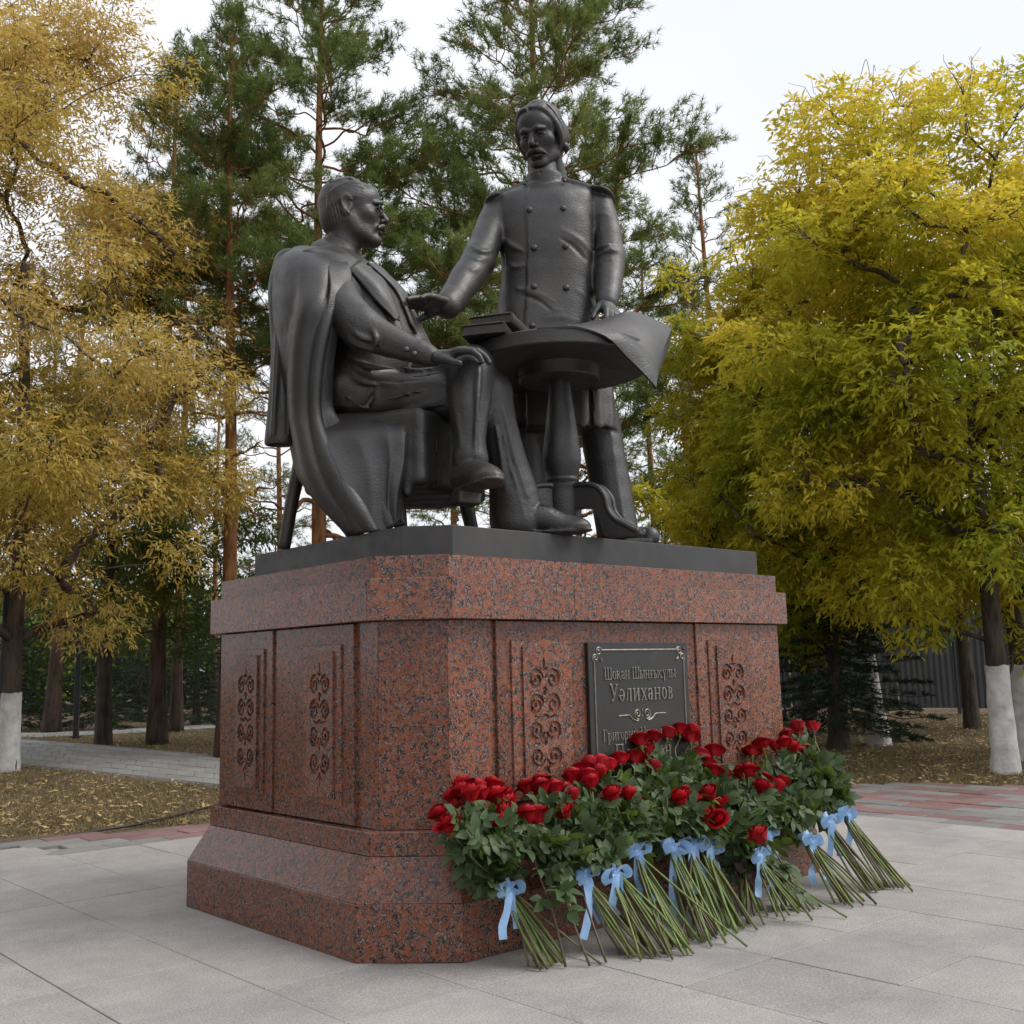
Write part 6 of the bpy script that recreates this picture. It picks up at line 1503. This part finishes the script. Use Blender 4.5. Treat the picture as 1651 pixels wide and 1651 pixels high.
# ------------------------------------------------------------------ rose bouquets leaning on the pedestal's front
def petal_mat():
    m, nt, b = new_mat("red_rose_petal"); p = pos(nt); n = noise(nt, p, 45, 3)
    c = ramp(nt, n, [(0.3, (0.22, 0.002, 0.006)), (0.55, (0.38, 0.004, 0.011)), (0.8, (0.50, 0.010, 0.018))])
    hs = N(nt, "ShaderNodeHueSaturation"); mr = N(nt, "ShaderNodeMapRange"); nt.links.new(objrand(nt), mr.inputs[0]); mr.inputs[3].default_value = .75; mr.inputs[4].default_value = 1.15
    nt.links.new(mr.outputs[0], hs.inputs["Value"]); nt.links.new(c, hs.inputs["Color"]); nt.links.new(hs.outputs[0], b.inputs["Base Color"])
    b.inputs["Roughness"].default_value = .5; b.inputs["Specular IOR Level"].default_value = .25
    bump(nt, b, noise(nt, p, 160, 2), .2, .002); return m
M['petal'] = petal_mat()
def rose_leaf_mat():
    m, nt, b = new_mat("rose_leaf"); p = pos(nt); n = noise(nt, p, 14, 3)
    c = ramp(nt, n, [(0.3, (0.044, 0.08, 0.013)), (0.55, (0.11, 0.165, 0.028)), (0.8, (0.21, 0.26, 0.055))])
    hs = N(nt, "ShaderNodeHueSaturation"); mr = N(nt, "ShaderNodeMapRange"); nt.links.new(objrand(nt), mr.inputs[0]); mr.inputs[3].default_value = .6; mr.inputs[4].default_value = 1.5
    nt.links.new(mr.outputs[0], hs.inputs["Value"]); nt.links.new(c, hs.inputs["Color"])
    bf = N(nt, "ShaderNodeNewGeometry").outputs["Backfacing"]; c2 = mixc(nt, bf, hs.outputs[0], (0.075, 0.115, 0.05))
    nt.links.new(c2, b.inputs["Base Color"]); b.inputs["Roughness"].default_value = .42; b.inputs["Specular IOR Level"].default_value = .3
    bump(nt, b, noise(nt, p, 120, 2), .25, .003)
    tr = N(nt, "ShaderNodeBsdfTranslucent"); nt.links.new(c2, tr.inputs[0]); ms = N(nt, "ShaderNodeMixShader"); ms.inputs[0].default_value = .2
    nt.links.new(b.outputs[0], ms.inputs[1]); nt.links.new(tr.outputs[0], ms.inputs[2]); nt.links.new(ms.outputs[0], nt.nodes["Material Output"].inputs[0]); return m
M['rose_leaf'] = rose_leaf_mat()
def stem_mat():
    m, nt, b = new_mat("rose_stem"); p = pos(nt)
    r = ramp(nt, objrand(nt), [(0.0, (0.10, 0.15, 0.028)), (0.45, (0.14, 0.19, 0.04)), (0.7, (0.11, 0.10, 0.035)), (1.0, (0.075, 0.045, 0.03))])
    n = ramp(nt, noise(nt, p, 30, 3), [(0.3, (.7,)*3), (0.7, (1.25,)*3)]); nt.links.new(mixc(nt, 1.0, r, n, 'MULTIPLY'), b.inputs["Base Color"])
    b.inputs["Roughness"].default_value = .45; return m
M['stem'] = stem_mat()
M['cut'] = plain("pale_cut_stem", (.42, .40, .2), .7)
def ribbon_mat(name, col):
    m, nt, b = new_mat(name); p = pos(nt); w = N(nt, "ShaderNodeTexWave"); w.inputs["Scale"].default_value = 90; nt.links.new(p, w.inputs["Vector"])
    c = ramp(nt, noise(nt, p, 25, 3), [(0.3, tuple(x*.82 for x in col)), (0.7, tuple(min(1, x*1.1) for x in col))]); nt.links.new(c, b.inputs["Base Color"])
    b.inputs["Roughness"].default_value = .42; b.inputs["Sheen Weight"].default_value = .3; bump(nt, b, w.outputs["Fac"], .08, .001)
    tr = N(nt, "ShaderNodeBsdfTranslucent"); nt.links.new(c, tr.inputs[0]); ms = N(nt, "ShaderNodeMixShader"); ms.inputs[0].default_value = .25
    nt.links.new(b.outputs[0], ms.inputs[1]); nt.links.new(tr.outputs[0], ms.inputs[2]); nt.links.new(ms.outputs[0], nt.nodes["Material Output"].inputs[0]); return m
M['ribbon'] = ribbon_mat("pale_blue_ribbon", (.35, .57, .87)); M['ribbon_brown'] = ribbon_mat("brown_ribbon", (.085, .045, .035))

def bloom_mesh(seed, openness):
    g = np.random.default_rng(seed); V, F, n = [], [], 0
    rings = [(1, .009, .068, 0), (2, .014, .071, .0), (3, .020, .071, .04), (3, .0255, .068, .14), (4, .030, .064, .34), (3, .033, .056, .7)]
    a0 = 0
    for k, (cnt, R, H, flare) in enumerate(rings):
        for i in range(cnt):
            a = a0+2*np.pi*i/cnt+g.normal(0, .15); wk = (2.6 if cnt == 1 else np.pi/cnt*1.55)
            nu, nv = 8, 7; u = np.linspace(-1, 1, nu)[:, None]; v = np.linspace(0, 1, nv)[None, :]
            prof = R*(.28+.80*np.sin(np.minimum(v*1.9, np.pi*.72)))
            fl = flare*openness*R*np.maximum(v-.55, 0)**1.4*2.6*(1-.3*u*u)-.18*R*(1-flare)*np.maximum(v-.7, 0)*2
            rr = prof+fl+.0015*np.sin(u*5+k)+g.normal(0, .0006, (nu, nv)); edge = .11*u*u+.02*np.sin(u*7+i)
            z = H*(v*(1-edge*1.6))+.004*k*0-H*.22*flare*openness*np.maximum(v-.72, 0)*3
            th = a+u*wk*(.62+.38*np.sin(np.clip(v*2.2, 0, np.pi/2)))
            P = np.stack([rr*np.cos(th), rr*np.sin(th), z+0*u], -1).reshape(-1, 3)
            ii = np.arange(nu-1)[:, None]*nv; jj = np.arange(nv-1)[None, :]
            F.append(np.stack([ii+jj, ii+nv+jj, ii+nv+jj+1, ii+jj+1], -1).reshape(-1, 4)+n); V.append(P); n += len(P)
        a0 += 1.1+g.uniform(0, .6)
    return mesh("bloom", np.vstack(V), np.vstack(F), M['petal'], True)
blooms = [bloom_mesh(i, o) for i, o in enumerate((.5, 1.0, 1.5, .8))]
def calyx_mesh():
    B = Bag(); prof = [(.0035, -.018), (.006, -.012), (.011, -.004), (.014, .004), (.010, .010)]; th = np.linspace(0, 2*np.pi, 9)[:-1]
    V = np.array([[r*np.cos(t), r*np.sin(t), z] for r, z in prof for t in th]); F = [[i*8+j, i*8+(j+1) % 8, i*8+8+(j+1) % 8, i*8+8+j] for i in range(4) for j in range(8)]; B.add(V, F)
    for k in range(5):
        a = k*1.2566; d = np.array([np.cos(a), np.sin(a), 0]); s = np.array([-d[1], d[0], 0]); z = np.array([0, 0, 1.0])
        B.add([d*.012+s*.006, d*.012-s*.006, d*.030-s*.005-z*.004, d*.030+s*.005-z*.004, d*.044-z*.016], [[0, 1, 2, 3], [3, 2, 4]])
    return mesh("calyx", B.verts(), B.f, M['stem'], True)
calyx_me = calyx_mesh()
def leaf_mesh(seed, nleaf):
    """compound rose leaf: oval toothed leaflets on a stalk, cupped along the midrib"""
    g = np.random.default_rng(seed); B = Bag()
    pl = .055 if nleaf == 3 else .085
    v, f = tube(np.array([[0, 0, 0], [0, pl*.5, .006], [0, pl, .002]]), .0012, 4, False); B.add(v, f)
    spots_ = [(pl, 0, 1.0)]
    for k in range((nleaf-1)//2):
        y = pl*(.80-.42*k)
        for s in (-1, 1): spots_.append((y, s*(1.05+.1*k), .82-.08*k))
    for y0, a, sz in spots_:
        L_ = .066*sz*g.uniform(.9, 1.1); W_ = .044*sz*g.uniform(.9, 1.1); n = 8; t = np.linspace(0, 1, n)
        w = W_*.5*np.sin(np.pi*np.clip(t, .0, 1)**.80)*(1-.18*t); w += np.where((np.arange(n) % 2 == 1) & (t < .95), .0016, 0); w[0] = .001; w[-1] = 0
        bend = -.16*L_*t*t*g.uniform(.2, 1.8); mid = np.stack([0*t, L_*t, bend], 1); rise = .28*w
        P = np.vstack([mid, np.stack([w, L_*t, bend+rise], 1), np.stack([-w, L_*t, bend+rise], 1)])
        F = [[i, i+1, n+i+1, n+i] for i in range(n-1)]+[[i+1, i, 2*n+i, 2*n+i+1] for i in range(n-1)]
        ca, sa = math.cos(a), math.sin(a); R3 = np.array([[ca, sa, 0], [-sa, ca, 0], [0, 0, 1]])
        rl = g.normal(0, .3); R2 = np.array([[math.cos(rl), 0, math.sin(rl)], [0, 1, 0], [-math.sin(rl), 0, math.cos(rl)]])
        B.add(P@R2.T@R3.T+np.array([0, y0, .003]), F)
    return mesh("leaf", B.verts(), B.f, M['rose_leaf'], True)
leaf_mes = [leaf_mesh(i, n) for i, n in enumerate((5, 5, 3, 5, 3))]
YH = -.935
def on_lean(px, py, yf, off=0.0):
    """point under a pixel on the slanting plane from the shaft down to the stems' feet"""
    y = -1.1
    w = ray(px, py)
    for _ in range(30):
        P = CAM+w*(y-CAM[1])/w[1]; y = .5*y+.5*(YH-off-np.clip(.63-P[2], -.2, .63)*(abs(yf)-abs(YH))/.63)
    return CAM+w*(y-CAM[1])/w[1]
def strip_mesh(P, wdir, width, taper=None, mat=None):
    P = catmull(np.asarray(P, float), 6); n = len(P); wd = np.asarray(wdir, float)
    if wd.ndim == 1: wd = np.tile(wd, (n, 1))
    else: wd = catmull(wd, 6)
    T_ = np.gradient(P, axis=0); wd = wd-T_*((wd*T_).sum(1)/(T_*T_).sum(1))[:, None]; wd = unit(wd); nn = unit(np.cross(T_, wd))
    V = np.concatenate([P+wd*width/2+nn*width*.06, P, P-wd*width/2+nn*width*.06]); F = np.array([[k*n+i, k*n+i+1, (k+1)*n+i+1, (k+1)*n+i] for k in range(2) for i in range(n-1)])
    return V, F
def quat_axes(x, y, z): return Matrix(np.stack([x, y, z], 1).tolist()).to_euler()
def bouquet(ribbon, foot, heads, n_extra, label, seed, col='ribbon', leafy=8, spread=.075, lowheads=()):
    g = np.random.default_rng(seed); G0 = atz(*foot); yf = G0[1]
    Rb = on_lean(*ribbon, yf) if ribbon is not None else None
    root = empty("rose_bouquet", (G0[0], G0[1], 0)); tag(root, label, "bouquet", "rose bouquets laid against the pedestal")
    o0 = np.array([G0[0], G0[1], 0.0])
    top_ = lambda x: np.interp(x, [700, 800, 900, 1000, 1075, 1130, 1190, 1300, 1345], [1300, 1285, 1275, 1232, 1188, 1225, 1255, 1185, 1200])
    tips = [(on_lean(x, y, yf, .13 if y > top_(x)+34 else 0.0), True) for x, y in heads]
    for x, y in heads:
        if g.random() < .6: tips.append((on_lean(x+g.uniform(-16, 16), min(y+g.uniform(6, 40), (ribbon[1] if ribbon else 1400)-75), yf, g.uniform(.02, .12)), True))
    c = np.mean([t[0] for t in tips], 0) if tips else on_lean(2*ribbon[0]-foot[0]+20, ribbon[1]-95, yf)
    for k in range(n_extra+5): tips.append((c+np.array([g.normal(0, .07), g.normal(0, .015)-.02, -abs(g.normal(.06, .06))]), False))
    pinch = Rb if Rb is not None else .45*c+.55*G0
    axis = unit(c-G0)
    side = unit(np.cross(axis, np.array([0, -1.0, .5]))); outw = np.cross(side, axis)
    for k, (tip, bl) in enumerate(tips):
        tip = tip-axis*.032
        a = g.uniform(0, 2*np.pi); rr = .022*math.sqrt(g.uniform(0, 1)) if Rb is not None else .06
        pin = pinch+side*rr*math.cos(a)+outw*rr*math.sin(a)
        dd = unit(pin-tip); ext = (pin[2]-.012)/max(-dd[2], .15); ft = pin+dd*min(ext, .62)
        ft = .45*ft+.55*np.array([G0[0]+g.normal(0, spread), G0[1]+g.normal(0, spread*.6), 0]); ft[2] = .006+.004*g.uniform(0, 1)
        P = catmull(np.array([ft, ft*.55+pin*.45+g.normal(0, .006, 3), pin, pin*.5+tip*.5+g.normal(0, .008, 3), tip]), 4)
        P[:, 1] = np.minimum(P[:, 1], np.interp(P[:, 2], [0, .208, .363, .45, .47, 1], [-1.012, -1.012, -.918, -.918, -.905, -.905]))
        v, f = tube(P-o0, np.linspace(.0052, .0034, len(P))*g.uniform(.9, 1.15), 6); link("stem", mesh("stem", v, fix_faces(f), M['stem'], True), root)
        up = unit(P[-1]-P[-4])
        if bl:
            up = unit(up+np.array([g.normal(0, .12), g.normal(0, .10)-.05, .45])); x = unit(np.cross(up, [0, 1, 0])); y = np.cross(up, x)
            sc = g.uniform(.80, 1.04)
            b = link("bloom", blooms[int(g.integers(4))], root, P[-1]-o0+up*.012, quat_axes(x, y, up), (sc, sc, sc)); link("calyx", calyx_me, b)
        for j in range(leafy+(0 if bl else 2)):
            t = g.uniform(.57, .95); q = P[int(t*(len(P)-1))]; tan = unit(P[min(int(t*(len(P)-1))+1, len(P)-1)]-P[max(int(t*(len(P)-1))-1, 0)])
            d = unit(g.normal(0, 1, 3)); d = unit(d-tan*(d@tan)); d = unit(d+tan*g.uniform(-.1, .8)+np.array([0, -.45, .1])*g.uniform(0, 1)); nz = unit(np.array([g.normal(0, .55), -.65+g.normal(0, .5), .75])); x = unit(np.cross(d, nz)); nz = np.cross(x, d); s = g.uniform(.55, 1.1)
            end = q+d*.12*s; lim = np.interp(end[2], [0, .208, .363, .45, .47, 1], [-1.01, -1.01, -.915, -.915, -.90, -.90])
            if end[1] > lim: d = unit(d+np.array([0, -1.0, 0])*(end[1]-lim)/.07); x = unit(np.cross(d, nz)); nz = np.cross(x, d)
            link("leaf", leaf_mes[int(g.integers(5))], root, q-o0, quat_axes(x, d, nz), (s, s, s))
    if Rb is None: return root
    # ribbon: wrap, knot, two loops and tails hanging straight down
    rb = empty("ribbon", tuple(Rb-o0), 0, root); mt = M[col]
    hw = .027; th = np.linspace(0, 2*np.pi, 17)
    rows = [hw*(1+.10*math.sin(k*2.1)) for k in range(5)]
    V = np.array([side*r_*math.cos(t)+outw*r_*math.sin(t)+axis*(.036*(k/4-.5)*2*.75+.004*math.sin(3*t+k)) for k, r_ in enumerate(rows) for t in th[:-1]])
    F = np.array([[k*16+i, k*16+(i+1) % 16, k*16+16+(i+1) % 16, k*16+16+i] for k in range(4) for i in range(16)])
    link("wrap", mesh("wrap", V, F, mt, True), rb)
    kn = outw*(hw+.006)-axis*.012
    if kn[1] > 0: kn = -kn
    fwd = unit(np.array([-.45, -.85, .1]))
    kn = fwd*(hw+.004)
    v = bv_*np.array([.014, .012, .013])+kn; link("knot", mesh("knot", v, bf_, mt, True), rb)
    dn = np.array([0, 0, -1.0])
    for s in (-1, 1):
        sv = unit(side*s+np.array([0, 0, g.uniform(-.2, .35)])); sz = g.uniform(.045, .085)
        P = [kn, kn+sv*sz*.5+np.array([0, -.016, .026]), kn+sv*sz+np.array([0, -.018, .004]), kn+sv*sz*.75+np.array([0, -.024, -.022]), kn+sv*.01+np.array([0, -.012, -.006])]
        v, f = strip_mesh(P, np.array([.35, -.7, .3]), .032*g.uniform(.9, 1.1)); link("bow_loop", mesh("bow_loop", v, f, mt, True), rb)
    room = max(.06, Rb[2]-.05)
    for s, ln_ in ((-1, g.uniform(.16, .36)), (1, g.uniform(.12, .30))):
        ln_ = min(ln_, room); dx = unit(side*s*.25+np.array([g.normal(0, .12), -.22, -1]))
        P = [kn, kn+unit(dx+np.array([0, -.5, .4]))*.025, kn+dx*ln_*.45+np.array([g.normal(0, .010), -.006, 0]), kn+dx*ln_*.75+np.array([g.normal(0, .012), .002, 0]), kn+dx*ln_+np.array([g.normal(0, .012), 0, 0])]
        wd = np.array([unit(CR+np.array([g.normal(0, .5), g.normal(0, .5), g.normal(0, .2)])) for _ in range(5)])
        v, f = strip_mesh(P, wd, .030); link("tail", mesh("tail", v, f, mt, True), rb)
    return root
BQ = [
 ((815, 1432), (880, 1562), [(710, 1315), (730, 1289), (736, 1308), (746, 1271), (766, 1278), (785, 1275)], 3, "leftmost rose bouquet at the pedestal's near corner, pale blue ribbon", 'ribbon'),
 ((938, 1412), (1010, 1546), [(801, 1289), (816, 1285), (824, 1300), (848, 1273), (868, 1266), (890, 1279)], 4, "second tied rose bouquet from the left, with a very long blue ribbon tail", 'ribbon'),
 ((985, 1405), (1092, 1536), [(912, 1279), (921, 1260), (935, 1249), (948, 1234)], 6, "third tied rose bouquet from the left, blooms at the plaque's lower left corner", 'ribbon'),
 ((1020, 1372), (1135, 1522), [(965, 1237), (978, 1239), (996, 1229), (1017, 1228), (987, 1286), (1011, 1284)], 4, "fourth tied rose bouquet from the left, blooms along the plaque's lower edge", 'ribbon'),
 ((1078, 1366), (1168, 1510), [(1040, 1214), (1041, 1192), (1062, 1187)], 6, "rose bouquet whose blooms cover the plaque's bottom lines", 'ribbon'),
 ((1108, 1360), (1198, 1496), [(1081, 1180), (1100, 1181), (1097, 1292), (1112, 1292)], 6, "rose bouquet with the topmost blooms at the plaque's right edge", 'ribbon'),
 ((1135, 1362), (1250, 1482), [(1124, 1224), (1128, 1231), (1147, 1217), (1133, 1239)], 6, "rose bouquet with blooms between the plaque and the right scroll panel", 'ribbon'),
 ((1197, 1402), (1222, 1474), [], 6, "small rose bouquet tied with a brown ribbon", 'ribbon_brown'),
 ((1215, 1374), (1305, 1471), [(1144, 1284), (1137, 1313), (1155, 1321), (1192, 1252), (1208, 1247)], 5, "rose bouquet with three low blooms amid the leaves right of the middle", 'ribbon'),
 ((1226, 1338), (1335, 1458), [(1221, 1273), (1244, 1271), (1208, 1215)], 6, "rose bouquet with two blooms just below the right scroll panel", 'ribbon'),
 ((1300, 1353), (1402, 1450), [(1226, 1205), (1248, 1207)], 7, "third rose bouquet from the right end", 'ribbon'),
 ((1330, 1322), (1430, 1432), [(1267, 1188), (1280, 1177)], 6, "second rose bouquet from the right end", 'ribbon'),
 ((1357, 1310), (1456, 1430), [(1286, 1185), (1304, 1176)], 6, "rightmost rose bouquet reaching past the pedestal's far corner", 'ribbon'),
]
for i, (rb_, ft_, hd_, ex, lb, col) in enumerate(BQ): bouquet(rb_, ft_, hd_, ex, lb, 200+i, col, leafy=8)
# loose long-stemmed roses
def loose_rose(head_px, foot_px, label, seed, off=.10):
    g = np.random.default_rng(seed); G0 = atz(*foot_px); tip = on_lean(*head_px, G0[1], off); o0 = np.array([G0[0], G0[1], 0.0])
    root = empty("rose", tuple(o0)); tag(root, label, "rose", "loose roses among the bouquets")
    ft = np.array([G0[0], G0[1], .006]); P = catmull(np.array([ft, ft*.6+tip*.4+g.normal(0, .008, 3), ft*.25+tip*.75+g.normal(0, .006, 3), tip]), 5)
    v, f = tube(P-o0, np.linspace(.005, .0035, len(P)), 6); link("stem", mesh("stem", v, fix_faces(f), M['stem'], True), root)
    up = unit(unit(P[-1]-P[-4])+np.array([0, -.15, .15])); x = unit(np.cross(up, [0, 1, 0])); y = np.cross(up, x)
    b = link("bloom", blooms[seed % 4], root, P[-1]-o0+up*.012, quat_axes(x, y, up), (1.08,)*3); link("calyx", calyx_me, b)
    for j in range(9):
        t = g.uniform(.45, .92); q = P[int(t*(len(P)-1))]; d = unit(np.array([g.normal(), -abs(g.normal())*.8-.2, g.normal()*.5+.2])); nz = unit(np.array([g.normal(0, .4), -.6, .8])); x = unit(np.cross(d, nz)); nz = np.cross(x, d); s = g.uniform(.8, 1.2); link("leaf", leaf_mes[int(g.integers(5))], root, q-o0, quat_axes(x, d, nz), (s, s, s))
loose_rose((851, 1336), (912, 1562), "loose rose low in the leaves, left of a pair", 301)
loose_rose((871, 1335), (951, 1560), "loose rose low in the leaves, right of a pair", 302)
loose_rose((1234, 1364), (1310, 1486), "loose rose with the lowest bloom, beside the blue bow at right", 303, .16)
# more leaves between the bouquets, gathered in spare sprays
def spray(px0, px1, y0, y1, n, label, seed, off=.03):
    g = np.random.default_rng(seed); root = None
    for k in range(n):
        u = g.uniform(0, 1); px = px0+(px1-px0)*u; top = np.interp(px, [720, 800, 900, 1000, 1075, 1130, 1190, 1300, 1345], [1320, 1300, 1292, 1250, 1205, 1235, 1262, 1205, 1230]); bot = np.interp(px, [740, 830, 900, 1000, 1100, 1240, 1340], [1350, 1405, 1395, 1360, 1335, 1330, 1300])
        py = top+(bot-top)*g.uniform(.03, 1)**.9; q = on_lean(px, py, -1.55, g.uniform(-.02, .07))
        if root is None: root = empty("rose_foliage", (q[0], q[1], 0)); tag(root, label, "foliage"); o0 = np.array([q[0], q[1], 0.0])
        d = unit(np.array([g.normal(0, .8), -abs(g.normal(0, .5)), g.normal(.3, .6)])); nz = unit(np.array([g.normal(0, .5), -.8+g.normal(0, .3), .65])); x = unit(np.cross(d, nz)); nz = np.cross(x, d); s = g.uniform(.6, 1.05)
        q[1] = min(q[1], np.interp(q[2], [0, .208, .363, .45, .47, 1], [-1.05, -1.05, -.96, -.96, -.94, -.94]))
        link("leaf", leaf_mes[int(g.integers(5))], root, q-o0, quat_axes(x, d, nz), (s, s, s))
spray(735, 960, 0, 0, 75, "loose rose leaves filling the gaps between the left bouquets", 401)
spray(960, 1150, 0, 0, 80, "loose rose leaves filling the gaps below the plaque", 402)
spray(1150, 1340, 0, 0, 80, "loose rose leaves filling the gaps between the right bouquets", 403)
